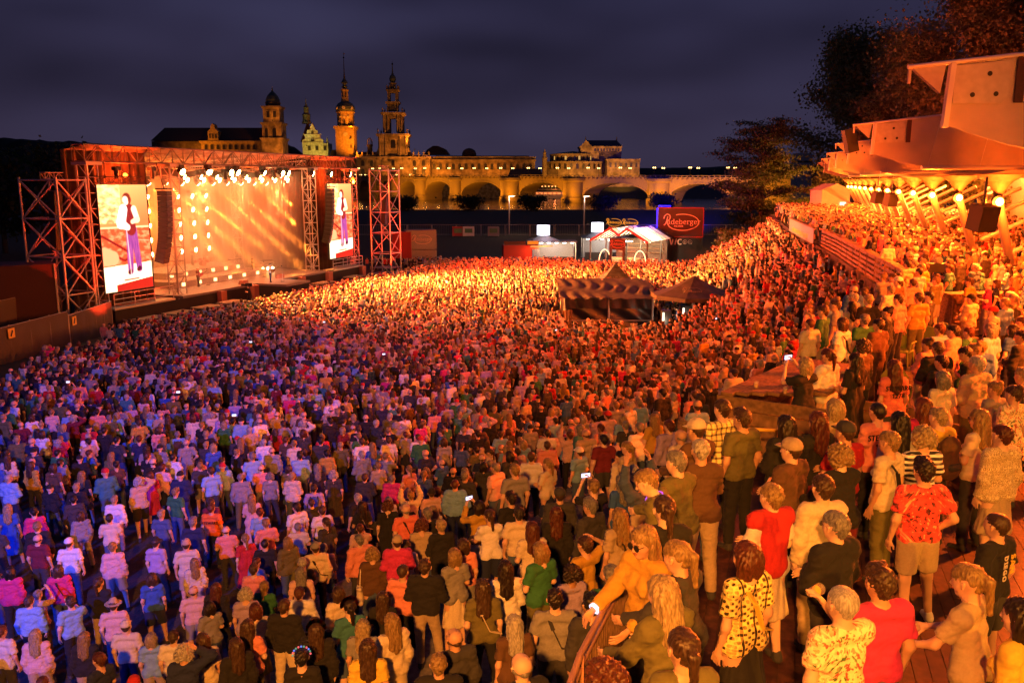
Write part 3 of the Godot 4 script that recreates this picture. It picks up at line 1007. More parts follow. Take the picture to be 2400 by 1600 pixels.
	for j in 14:
		for side in 2:
			var s := 276.0 - j * 20.5 - side * 3.0
			var at := xf * Vector3(s, deck.call(s) + 0.7, 0.5 if side == 0 else -15.5)
			var lab := "%s lamp along the %s parapet of the bridge%s" % [NTH[j].capitalize(), "near" if side == 0 else "far", ", counted from the right end"]
			if proto == null:
				proto = thing("bridge_lamp", lab, "street lamp", at, 0.0, "lamps along the stone bridge")
				part("post", Geo.new().lathe(Vector3.ZERO, [[0.3, 0.0], [0.22, 0.6], [0.09, 0.8], [0.07, 4.6]], 8), mats.black_metal, proto)
				part("arm", Geo.new().tube(Vector3(-0.5, 4.5, 0), Vector3(0.5, 4.5, 0), 0.06), mats.black_metal, proto)
				for x in [-0.5, 0.5]:
					part("globe_lamp", Geo.new().ball(Vector3(x, 4.85, 0), Vector3(0.34, 0.34, 0.34), 6, 8), glow("street globe", Color(1.0, 0.76, 0.42), 9.0), proto)
				omni(Vector3(0, 5.6, 0), Color(1.0, 0.66, 0.28), 16.0, 0.3, proto)
			else:
				copy_of(proto, at, 0.0, lab, "lamps along the stone bridge")
	var qn := 0
	for e in [-109.78, -105.9, -102.32, -80.54, -71]:
		copy_of(proto, Vector3(e, 9.9, -608), 0.0, "%s street lamp from the left on the quay below the church" % NTH[qn], "street lamps on the quay")
		qn += 1
	# excursion boat moored beyond the bridge
	var b := thing("river_boat", "excursion boat with lit deck rows moored beyond the bridge arch", "boat", Vector3(29.49, -1.6, -600))
	mat("boat_white", Color(0.6, 0.55, 0.5), 0.6)
	part("hull", Geo.new().prism(PackedVector2Array([Vector2(-20, 2.0), Vector2(-17, -0.4), Vector2(17, -0.4), Vector2(20, 2.0)]), -3, 3), mats.boat_white, b)
	part("deck_house", Geo.new().box(Vector3(0, 3.4, 0), Vector3(30, 2.8, 5)).box(Vector3(-2, 6.2, 0), Vector3(24, 0.3, 5.2)).box(Vector3(-2, 8.6, 0), Vector3(20, 0.25, 4.6)), mats.boat_white, b)
	for j in 9:
		part("window", Geo.new().box(Vector3(-12.5 + j * 3.1, 3.6, 2.53), Vector3(2.4, 1.3, 0.08)), glow("cabin window", Color(1.0, 0.5, 0.25), 1.6), b)
	for j in 9:
		part("lamp", Geo.new().ball(Vector3(-11 + j * 2.3, 8.3, 2.4), Vector3(0.22, 0.22, 0.22), 4, 6), glow("deck bulb", Color(1.0, 0.6, 0.3), 14.0), b)
	for j in 8:
		part("stanchion", Geo.new().tube(Vector3(-11 + j * 2.9, 6.2, 2.2), Vector3(-11 + j * 2.9, 8.5, 2.2), 0.08), mats.boat_white, b)
	omni(Vector3(0, 7.2, 4.5), Color(1.0, 0.5, 0.25), 12.0, 0.4, b)


# ---------- stage ----------
# stage axes: x along the front from its left tower, y up, z out towards the crowd
const STAGE_AT := Vector3(-32.32, 0, -65.56)
const STAGE_TURN := 1.21551
const FLOOR := 0.45
const G0 := -1.4

func stage_thing(called: String, label: String, category: String, at := Vector3.ZERO, turn := 0.0, group := "") -> Node3D:
	return thing(called, label, category, STAGE_AT + Basis(Vector3.UP, STAGE_TURN) * at, STAGE_TURN + turn, group)

func truss(a: Vector3, b: Vector3, w: float, h: float, bay: float, r: float, brace := true) -> Geo:
	# box truss between two points: four chords and zigzag lacing on the sides
	var g := Geo.new()
	var d := (b - a).normalized()
	var up := Vector3.UP if absf(d.y) < 0.9 else Vector3.BACK
	var x := d.cross(up).normalized() * w * 0.5
	var y := x.cross(d).normalized() * h * 0.5
	var cs := [x + y, x - y, -x - y, -x + y]
	for c in cs:
		g.tube(a + c, b + c, r, 5)
	var n := maxi(1, int(round(a.distance_to(b) / bay)))
	for j in n:
		var p := a.lerp(b, float(j) / n)
		var q := a.lerp(b, float(j + 1) / n)
		for k in 4:
			var c0: Vector3 = cs[k]
			var c1: Vector3 = cs[(k + 1) % 4]
			if (j + k) % 2:
				g.tube(p + c0, q + c1, r * 0.6, 4, -1.0, false)
			else:
				g.tube(p + c1, q + c0, r * 0.6, 4, -1.0, false)
			if brace:
				g.tube(p + c0, p + c1, r * 0.6, 4, -1.0, false)
	return g

func limb2(p: Vector2, a: Vector2, b: Vector2, ra: float, rb: float) -> float:
	var t := clampf((p - a).dot(b - a) / (b - a).length_squared(), 0.0, 1.0)
	return p.distance_to(a.lerp(b, t)) - lerpf(ra, rb, t)

func screen_picture() -> ImageTexture:
	# what the big screens show: the singer in white shirt and violet trousers on a glowing stage
	var w := 150
	var h := 250
	var im := Image.create(w, h, false, Image.FORMAT_RGB8)
	var f := FastNoiseLite.new()
	f.seed = 12
	f.frequency = 0.03
	var ink := func(c: Color, d: float, k: Color) -> Color: return c.lerp(k, clampf(0.5 - d * 90.0, 0.0, 1.0))
	for y in h:
		for x in w:
			# p: x from 0 to 0.6, y from 0 to 1
			var p := Vector2(0.6 * x / w, float(y) / h)
			var c := Color(1.0, 0.72, 0.42).lerp(Color(1.0, 0.45, 0.24), clampf(p.y * 2.0 + p.x * 0.6, 0, 1))
			var br := f.get_noise_2d(x * 1.2, y * 2.2)
			if p.y < 0.36 and p.x < 0.26:
				c = c.lerp(Color(1.0, 0.93, 0.6), clampf(0.55 + br * 1.4, 0, 1))
			if p.y > 0.4:
				c = Color(0.92, 0.3, 0.16).lerp(Color(1.0, 0.62, 0.4), clampf(br * 1.5 + 0.2, 0, 0.8))
			c = ink.call(c, absf(p.y - 0.395 - p.x * 0.01) - 0.008, Color(1.0, 0.85, 0.6))
			c = ink.call(c, absf(p.y - 0.52 - (p.x - 0.4) * 0.1) - 0.004 + (0.4 if p.x < 0.4 else 0.0), Color(1.0, 0.7, 0.5))
			c = ink.call(c, absf(limb2(p, Vector2(0.0, 0.52), Vector2(0.26, 0.66), 0.05, 0.05)) - 0.012, Color(0.5, 0.1, 0.08))
			c = ink.call(c, limb2(p, Vector2(0.02, 0.66), Vector2(0.12, 0.68), 0.09, 0.07), Color(1.0, 0.62, 0.42))
			if p.y > 0.76 - p.x * 0.03:
				c = Color(1.0, 0.94, 0.75)
			if p.y > 0.95 - p.x * 0.09 and p.x > 0.14:
				c = Color(0.66, 0.12, 0.08)
			# legs, vest, sleeves, head, hands, stand
			for q in [[Vector2(0.345, 0.43), Vector2(0.325, 0.82)], [Vector2(0.395, 0.43), Vector2(0.44, 0.8)]]:
				c = ink.call(c, limb2(p, q[0], q[1], 0.045, 0.034), Color(0.45, 0.18, 0.46).lerp(Color(0.62, 0.3, 0.55), clampf(0.5 + f.get_noise_2d(x * 6.0, y * 0.6), 0, 1)))
				c = ink.call(c, limb2(p, q[1], q[1] + Vector2(-0.02, 0.012), 0.022, 0.016), Color(0.25, 0.06, 0.1))
			c = ink.call(c, limb2(p, Vector2(0.355, 0.24), Vector2(0.37, 0.42), 0.065, 0.06), Color(0.5, 0.12, 0.12))
			c = ink.call(c, limb2(p, Vector2(0.29, 0.23), Vector2(0.25, 0.36), 0.05, 0.055), Color(1.0, 0.99, 0.92))
			c = ink.call(c, limb2(p, Vector2(0.25, 0.36), Vector2(0.33, 0.4), 0.05, 0.03), Color(1.0, 0.98, 0.88))
			c = ink.call(c, limb2(p, Vector2(0.42, 0.23), Vector2(0.455, 0.33), 0.035, 0.032), Color(1.0, 0.9, 0.75))
			c = ink.call(c, limb2(p, Vector2(0.455, 0.33), Vector2(0.39, 0.35), 0.03, 0.022), Color(1.0, 0.85, 0.65))
			c = ink.call(c, limb2(p, Vector2(0.34, 0.125), Vector2(0.35, 0.14), 0.05, 0.045), Color(0.5, 0.16, 0.1))
			c = ink.call(c, limb2(p, Vector2(0.322, 0.14), Vector2(0.33, 0.16), 0.036, 0.03), Color(1.0, 0.88, 0.74))
			c = ink.call(c, limb2(p, Vector2(0.3, 0.185), Vector2(0.33, 0.88), 0.005, 0.006), Color(1.0, 0.8, 0.72))
			c = ink.call(c, limb2(p, Vector2(0.24, 0.9), Vector2(0.42, 0.895), 0.005, 0.005), Color(0.45, 0.15, 0.1))
			im.set_pixel(x, y, c)
	return ImageTexture.create_from_image(im)

func uv_panel(w: float, h: float) -> ArrayMesh:
	var a := []
	a.resize(Mesh.ARRAY_MAX)
	a[Mesh.ARRAY_VERTEX] = PackedVector3Array([Vector3(0, 0, 0), Vector3(w, 0, 0), Vector3(w, h, 0), Vector3(0, h, 0)])
	a[Mesh.ARRAY_NORMAL] = PackedVector3Array([Vector3.BACK, Vector3.BACK, Vector3.BACK, Vector3.BACK])
	a[Mesh.ARRAY_TEX_UV] = PackedVector2Array([Vector2(0, 1), Vector2(1, 1), Vector2(1, 0), Vector2(0, 0)])
	a[Mesh.ARRAY_INDEX] = PackedInt32Array([0, 2, 1, 0, 3, 2])
	var m := ArrayMesh.new()
	m.add_surface_from_arrays(Mesh.PRIMITIVE_TRIANGLES, a)
	return m

func beam_lamp(parent: Node3D, at: Vector3, to: Vector3, col: Color, energy: float, angle: float, r := 0.22, bright := 60.0) -> void:
	# moving head: round housing with a glowing lens; its light sits just before the lens
	var d := (to - at).normalized()
	var l := part("stage_lamp", Geo.new().tube(at - d * 0.45, at, r * 0.8, 8, r).box(at - d * 0.25 + Vector3(0, 0.35, 0), Vector3(r * 1.6, 0.3, r * 1.6)), mats.black_metal, parent)
	part("lens", Geo.new().tube(at, at + d * 0.04, r * 0.92, 10), glow("stage lens %d" % int(bright), Color(1.0, 0.8, 0.5), bright), l)
	if energy > 0.0:
		spot(at + d * 0.12, to, col, energy, angle, 0.5, 0.12, parent)

func build_stage() -> void:
	mat("alu", Color(0.42, 0.42, 0.43), 0.45, 0.6)
	mat("steel", Color(0.35, 0.33, 0.32), 0.5, 0.5)
	mat("stage_floor", Color(0.2, 0.19, 0.19), 0.45, 0.0, "grain", 0.8)
	mat("skirt_cloth", Color(0.015, 0.014, 0.015), 0.9)
	mat("roof_cloth", Color(0.4, 0.36, 0.34), 0.8, 0.0, "patch", 0.2)
	mat("drape", Color(0.07, 0.05, 0.042), 0.9, 0.0, "patch", 0.3)
	mat("speaker_black", Color(0.02, 0.02, 0.021), 0.6, 0.0, "grain", 3.0)
	mat("riser_grey", Color(0.3, 0.28, 0.28), 0.6, 0.0, "grain", 1.0)
	mat("table_top", Color(0.4, 0.3, 0.18), 0.7, 0.0, "wood", 0.8)
	var o := stage_thing("concert_stage", "large concert stage with truss roof glowing orange", "stage")
	# roof truss and towers
	part("front_truss", truss(Vector3(-0.4, 12.2, 0), Vector3(39.2, 12.2, 0), 1.2, 1.25, 1.3, 0.07), mat("truss_dark", Color(0.13, 0.12, 0.12), 0.5, 0.4), o)
	part("lower_truss", truss(Vector3(8.6, 11.15, -4), Vector3(30.4, 11.15, -4), 0.9, 0.9, 1.4, 0.05), mats.alu, o)
	part("rear_truss", truss(Vector3(8.6, 10.9, -10.0), Vector3(30.4, 10.9, -10.0), 1.0, 1.0, 1.6, 0.06), mats.alu, o)
	for x in [8.9, 14.2, 19.4, 24.6, 30.1]:
		part("roof_rafter", truss(Vector3(x, 11.9, -0.6), Vector3(x, 11.3, -9.8), 0.6, 0.8, 1.3, 0.045), mats.alu, o)
	for x in [0.35, 9.05, 29.9, 38.5]:
		part("tower", truss(Vector3(x, G0, 0), Vector3(x, 11.6, 0), 1.0, 1.0, 1.2, 0.055), mats.alu, o)
		part("tower_foot", Geo.new().box(Vector3(x, G0 + 0.15, 0), Vector3(1.8, 0.3, 1.8)), mats.steel, o)
		part("sleeve_block", Geo.new().box(Vector3(x, 11.45, 0), Vector3(1.5, 0.25, 1.5)), mats.steel, o)
	for x in [9.3, 20.0, 30.0]:
		part("rear_tower", truss(Vector3(x, FLOOR, -9.8), Vector3(x, 10.6, -9.8), 0.7, 0.7, 1.1, 0.045), mats.alu, o)
	# cloth: a deep roof over the middle, shallow ones over the screens
	for e in [[8.2, 30.8, -10.8, 1.25], [-0.1, 8.2, -1.9, 0.35], [30.8, 39.3, -1.9, 0.35]]:
		part("roof_cloth", Geo.new().sheet(func(u: float, v: float) -> Vector3: return Vector3(lerpf(e[0], e[1], u), 12.8 - e[3] * v + 0.06 * sin(u * PI * 10.0) * sin(v * PI), lerpf(0.5, e[2], v)), 40, 8), mats.roof_cloth, o)
	part("valance", Geo.new().sheet(func(u: float, v: float) -> Vector3: return Vector3(lerpf(10.0, 30.6, u), 11.1 + 0.12 * sin(u * 27.0) - v * 0.55, -2.2 - v * 0.25), 60, 2), mats.skirt_cloth, o)
	# back, side and wing drapes
	for e in [[8.2, 30.8, -10.6], [-0.3, 8.2, -1.8], [30.8, 39.1, -1.8]]:
		part("back_drape", Geo.new().sheet(func(u: float, v: float) -> Vector3: return Vector3(lerpf(e[0], e[1], u), lerpf(G0, 11.9 if e[2] < -5.0 else 12.5, v), e[2] + 0.14 * sin(u * (e[1] - e[0]) * 7.0)), 160, 1), mats.drape, o)
	for x in [8.25, 30.75]:
		part("side_drape", Geo.new().sheet(func(u: float, v: float) -> Vector3: return Vector3(x + 0.1 * sin(u * 70.0), lerpf(G0, 11.6, v), lerpf(-10.5, -1.9, u)), 90, 1), mats.drape, o)
	# platform
	part("floor", Geo.new().box(Vector3(19.4, FLOOR - 0.1, -4.5), Vector3(23.0, 0.2, 12.0)), mats.stage_floor, o)
	part("thrust", Geo.new().box(Vector3(20.0, FLOOR - 0.1, 3.2), Vector3(4.0, 0.2, 3.4)), mats.stage_floor, o)
	part("front_skirt", Geo.new().box(Vector3(19.4, (FLOOR + G0) * 0.5 - 0.1, 1.45), Vector3(38.0, FLOOR - G0 - 0.22, 0.06)).box(Vector3(20.0, (FLOOR + G0) * 0.5 - 0.1, 4.85), Vector3(3.98, FLOOR - G0 - 0.22, 0.06)).box(Vector3(18.05, (FLOOR + G0) * 0.5 - 0.1, 3.2), Vector3(0.06, FLOOR - G0 - 0.22, 3.3)).box(Vector3(21.95, (FLOOR + G0) * 0.5 - 0.1, 3.2), Vector3(0.06, FLOOR - G0 - 0.22, 3.3)), mats.skirt_cloth, o)
	for x in [12.6, 17.3, 25.2, 30.4, 37.6]:
		part("front_fill_speaker", Geo.new().box(Vector3(x, -0.35, 1.75), Vector3(0.75, 1.4, 0.5)), mat("speaker_red", Color(0.3, 0.12, 0.08), 0.7), o)
	# risers with square lights in their fronts
	var r1 := part("riser", Geo.new().box(Vector3(18.5, FLOOR + 0.28, -6.2), Vector3(13.5, 0.56, 7.0)), mats.riser_grey, o)
	var r2 := part("riser", Geo.new().box(Vector3(19.0, FLOOR + 0.85, -7.6), Vector3(11.5, 0.58, 5.0)), mats.riser_grey, o)
	for j in 6:
		part("riser_lamp", Geo.new().box(Vector3(12.8 + j * 2.2, FLOOR + 0.3, -2.68), Vector3(0.42, 0.3, 0.06)), glow("riser light", Color(1.0, 0.75, 0.5), 5.0), r1)
		part("riser_lamp", Geo.new().box(Vector3(14.0 + j * 1.95, FLOOR + 0.87, -5.08), Vector3(0.42, 0.3, 0.06)), glow("riser light", Color(1.0, 0.75, 0.5), 5.0), r2)
	# screen balconies with rails
	for x in [3.6, 34.9]:
		part("balcony", Geo.new().box(Vector3(x, 0.35, 0.9), Vector3(6.6, 0.14, 1.4)), mats.steel, o)
		var rail := Geo.new()
		for k in 4:
			rail.tube(Vector3(x - 3.2 + k * 2.13, 0.42, 1.5), Vector3(x - 3.2 + k * 2.13, 1.5, 1.5), 0.035)
		for y in [0.75, 1.1, 1.5]:
			rail.tube(Vector3(x - 3.2, y, 1.5), Vector3(x + 3.2, y, 1.5), 0.03)
		part("rail", rail, mats.alu, o)
	# lamps: front row, second row and light columns at the back
	var amber := Color(1.0, 0.55, 0.17)
	var red := Color(1.0, 0.28, 0.08)
	for j in 8:
		var x := 13.0 + j * 2.2
		for k in 2:
			beam_lamp(o, Vector3(x + k * 0.35, 10.5 - k * 0.28, -1.9), Vector3(x + 12.0 - k * 6.0, -1.0, 22.0 + k * 8.0), amber, 0.0, 12.0, 0.24, 70.0)
	for j in 9:
		var x := 11.0 + j * 2.15
		beam_lamp(o, Vector3(x, 9.9, -4.2), Vector3(x + 11.0, 0.0, -3.0 + (j % 3) * 2.0), amber, 14000.0 if j != 3 and j != 6 else 0.0, 2.3, 0.24, 70.0)
	for c in 5:
		for r in 5:
			beam_lamp(o, Vector3(16.5 + c * 2.1, 3.0 + r * 1.4, -9.6), Vector3(19.0 + c * 3.0, 1.0, 12.0), amber, 0.0, 10.0, 0.26, 70.0)
	# light that reaches the crowd
	for e in [[13.0, Vector3(10, -1, 17)], [17.0, Vector3(21, -1, 22)], [21.0, Vector3(29, -1, 20)], [25.0, Vector3(36, -1, 33)]]:
		beam_lamp(o, Vector3(e[0], 10.9, 0.9), e[1], Color(1.0, 0.62, 0.24), 6200.0, 26.0, 0.3, 70.0)
	for e in [[9.6, Vector3(10, -1, 26)], [29.4, Vector3(52, -1, 24)], [33.0, Vector3(48, -1, 40)], [37.0, Vector3(64, -1, 34)]]:
		beam_lamp(o, Vector3(e[0], 10.9, 0.9), e[1], red if e[0] > 20.0 else Color(1.0, 0.4, 0.16), 3400.0 if e[0] > 20.0 else 1500.0, 25.0 if e[0] > 20.0 else 34.0, 0.3, 60.0)
	for e in [[16.0, Vector3(16, -1, 34)], [24.0, Vector3(30, -1, 40)]]:
		beam_lamp(o, Vector3(e[0], 10.9, 0.9), e[1], Color(1.0, 0.33, 0.11), 6500.0, 46.0, 0.3, 60.0)
	# red uplights standing in the pit that colour the truss and the towers
	for e in [[4.0, 5.4], [15.0, 6.0], [26.0, 6.0], [36.0, 5.4], [41.0, 7.0], [-1.5, 5.0]]:
		beam_lamp(o, Vector3(e[0], G0 + 0.5, e[1]), Vector3(e[0] + 0.6, 11.5, 0.0), Color(1.0, 0.17, 0.05), 800.0, 48.0, 0.2, 12.0)
	# wash over the platform and the roof cloth
	for e in [[4.5, 11.2, -0.4], [19.0, 10.4, -5.0], [27.0, 10.6, -4.0], [35.0, 11.2, -0.4]]:
		part("wash_lamp", Geo.new().ball(Vector3(e[0], e[1] - 0.6, e[2]), Vector3.ONE * 0.18, 6, 8), glow("wash lamp", Color(1.0, 0.4, 0.12), 12.0), o)
		omni(Vector3(e[0], e[1] - 0.6, e[2]), Color(1.0, 0.28, 0.07), 70.0 if e[2] < -2.0 else 75.0, 0.4, o)
	for e in [11.5, 15.0]:
		part("wash_lamp", Geo.new().ball(Vector3(e, 7.0, -8.6), Vector3.ONE * 0.2, 6, 8), glow("wash lamp", Color(1.0, 0.4, 0.12), 12.0), o)
		omni(Vector3(e, 7.0, -8.6), Color(1.0, 0.48, 0.15), 120.0, 0.6, o)
	spot(Vector3(6.0, 10.9, 7.5), Vector3(20.0, 1.0, 2.5), Color(1.0, 0.92, 0.85), 330.0, 5.0, 0.5, 0.2, o)
	for e in [14.0, 20.0, 26.0]:
		spot(Vector3(e, 11.0, -0.6), Vector3(e - 0.5, FLOOR, -1.0), Color(1.0, 0.5, 0.28), 430.0, 34.0, 0.9, 0.3, o)
	# hoists under the roof truss
	for x in [3.0, 6.8, 16.0, 23.5, 34.0]:
		part("hoist", Geo.new().box(Vector3(x, 11.1, 0.2), Vector3(0.55, 0.3, 0.45)).tube(Vector3(x, 11.0, 0.2), Vector3(x, 10.3, 0.2), 0.16, 8), mats.black_metal, o)
	# haze
	var fv := FogVolume.new()
	fv.name = "stage_haze"
	fv.shape = RenderingServer.FOG_VOLUME_SHAPE_BOX
	fv.size = Vector3(22.2, 10.6, 9.6)
	var fm := FogMaterial.new()
	fm.density = 0.075
	fm.albedo = Color(0.95, 0.93, 0.9)
	fv.material = fm
	add_child(fv)
	fv.transform = Transform3D(Basis(Vector3.UP, STAGE_TURN), STAGE_AT + Basis(Vector3.UP, STAGE_TURN) * Vector3(19.5, 5.85, -5.4))
	fv.set_meta("kind", "stuff")
	fv.set_meta("label", "glowing haze over the concert stage")
	# screens
	var pm := StandardMaterial3D.new()
	pm.resource_name = "screen picture"
	pm.albedo_color = Color(0.05, 0.05, 0.05)
	pm.emission_enabled = true
	pm.emission_texture = screen_picture()
	pm.emission_energy_multiplier = 2.1
	for e in [[0.5, "tall video screen on the stage's left, showing the singer"], [32.5, "tall video screen on the stage's right, showing the singer"]]:
		var s := stage_thing("video_screen", e[1], "screen", Vector3(e[0], 0, 0.62), 0.0, "video screens beside the stage")
		var pnl := part("screen", uv_panel(5.0, 8.3), pm, s)
		pnl.position = Vector3(0, 1.55, 0.02)
		part("cabinet", Geo.new().box(Vector3(2.5, 5.7, -0.12), Vector3(5.06, 8.36, 0.24)), mats.black_metal, s)
		part("hanging_truss", truss(Vector3(0, 10.25, -0.1), Vector3(5.0, 10.25, -0.1), 0.4, 0.45, 0.6, 0.035), mats.black_metal, s)
		part("hanger", Geo.new().tube(Vector3(1.0, 10.4, -0.1), Vector3(1.0, 11.6, -0.1), 0.03).tube(Vector3(4.0, 10.4, -0.1), Vector3(4.0, 11.6, -0.1), 0.03), mats.black_metal, s)
		var al := AreaLight3D.new()
		al.name = "screen_light"
		al.light_color = Color(1.0, 0.62, 0.34)
		al.light_energy = 26.0
		al.area_size = Vector2(4.8, 8.0)
		al.shadow_enabled = true
		s.add_child(al)
		al.position = Vector3(2.5, 5.7, 0.1)
		al.rotation.y = PI
	# line arrays: curved columns of boxes
	for e in [[6.6, "long curved line array hanging before the left screen", 12], [31.6, "curved line array hanging beside the right screen", 12]]:
		var s := stage_thing("line_array", e[1], "loudspeaker", Vector3(e[0], 9.4, 1.5), 0.35, "line arrays hanging from the stage")
		part("bumper", Geo.new().box(Vector3(0, 0.1, 0), Vector3(1.2, 0.12, 1.0)).tube(Vector3(0, 0.1, 0), Vector3(0, 2.2, -0.5), 0.04), mats.black_metal, s)
		var p := Vector3(0, -0.05, 0)
		for k in 14:
			var tilt := 0.02 + 0.0016 * k * k
			var b := Basis(Vector3.RIGHT, tilt)
			var box := part("speaker_box", Geo.new().box(Vector3.ZERO, Vector3(1.15, 0.4, 0.75)).box(Vector3(0, 0, 0.39), Vector3(1.05, 0.34, 0.03)), mats.speaker_black, s)
			box.transform = Transform3D(b, p + b * Vector3(0, -0.21, 0))
			p += b * Vector3(0, -0.425, 0)
	# scaffold towers at both ends
	scaffold("tall scaffold tower beside the stage's left screen", Vector3(-1.7, 0, -1.3), 2.6, 3.6, 4, 10.4)
	scaffold("slim scaffold tower standing right of the stage", Vector3(43.0, 0, 2.0), 2.6, 2.6, 5, 11.6)
	# band
	build_band()
	# low wooden platforms before the stage
	for k in 7:
		var x: float = [2.0, 5.2, 8.6, 11.8, 23.6, 27.2, 33.6][k]
		var t := stage_thing("low_platform", "low wooden platform before the stage, %s from its left end" % ["first", "second", "third", "fourth", "fifth", "sixth", "seventh"][k], "platform", Vector3(x, G0, 3.4 if k < 4 else 3.0), 0.0, "low platforms before the stage")
		part("top", Geo.new().box(Vector3(0, 0.95, 0), Vector3(2.4, 0.1, 1.5)), mats.table_top, t)
		for q in [[-1, -1], [1, -1], [-1, 1], [1, 1]]:
			part("leg", Geo.new().box(Vector3(q[0] * 1.1, 0.45, q[1] * 0.65), Vector3(0.08, 0.9, 0.08)), mats.black_metal, t)
		part("skirt", Geo.new().box(Vector3(0, 0.45, 0.71), Vector3(2.3, 0.88, 0.03)), mats.skirt_cloth, t)
	# crowd barrier along the pit
	for k in 17:
		var t := stage_thing("crowd_barrier", "steel crowd barrier before the stage, %s from the left" % NTH[k], "barrier", Vector3(1.2 + k * 2.1, G0, 5.6), 0.0, "crowd barriers before the stage")
		var g := Geo.new().box(Vector3(0, 0.6, 0), Vector3(2.0, 1.1, 0.04))
		part("panel", g, mats.steel, t)
		part("step", Geo.new().box(Vector3(0, 0.05, 0.5), Vector3(2.0, 0.06, 1.0)), mats.steel, t)
		part("top_rail", Geo.new().tube(Vector3(-1.0, 1.17, 0), Vector3(1.0, 1.17, 0), 0.035), mats.alu, t)

func scaffold(label: String, at: Vector3, w: float, d: float, floors: int, top: float) -> void:
	var o := stage_thing("scaffold_tower", label, "scaffold", at, 0.0, "scaffold towers beside the stage")
	var hh := (top - G0 - 0.6) / floors
	for q in [[-0.5, -0.5], [0.5, -0.5], [0.5, 0.5], [-0.5, 0.5]]:
		part("standard", Geo.new().tube(Vector3(q[0] * w, G0, q[1] * d), Vector3(q[0] * w, top, q[1] * d), 0.09, 7), mats.alu, o)
	for k in floors + 1:
		var y := G0 + 0.6 + k * hh - 0.2
		for e in [[-0.5, -0.5, 0.5, -0.5], [0.5, -0.5, 0.5, 0.5], [0.5, 0.5, -0.5, 0.5], [-0.5, 0.5, -0.5, -0.5]]:
			part("ledger", Geo.new().tube(Vector3(e[0] * w, y, e[1] * d), Vector3(e[2] * w, y, e[3] * d), 0.065, 6), mats.alu, o)
			if k < floors:
				var f := k % 2 == 0
				part("brace", Geo.new().tube(Vector3(e[0] * w, y + (0.0 if f else hh), e[1] * d), Vector3(e[2] * w, y + (hh if f else 0.0), e[3] * d), 0.055, 6), mats.alu, o)
				if floors == 4:
					part("brace", Geo.new().tube(Vector3(e[0] * w, y + (hh if f else 0.0), e[1] * d), Vector3(e[2] * w, y + (0.0 if f else hh), e[3] * d), 0.055, 6), mats.alu, o)
	part("work_floor", Geo.new().box(Vector3(0, G0 + 1.1, 0), Vector3(w, 0.08, d)), mats.steel, o)
	part("motor_bridge", truss(Vector3(-0.8, top + 0.1, 0), Vector3(0.8, top + 0.1, 0), 0.5, 0.5, 0.4, 0.04), mats.steel, o)
	part("side_array", Geo.new().box(Vector3(0, 7.2, 0), Vector3(0.7, 4.4, 0.6), Basis(Vector3.RIGHT, 0.08)), mats.speaker_black, o)

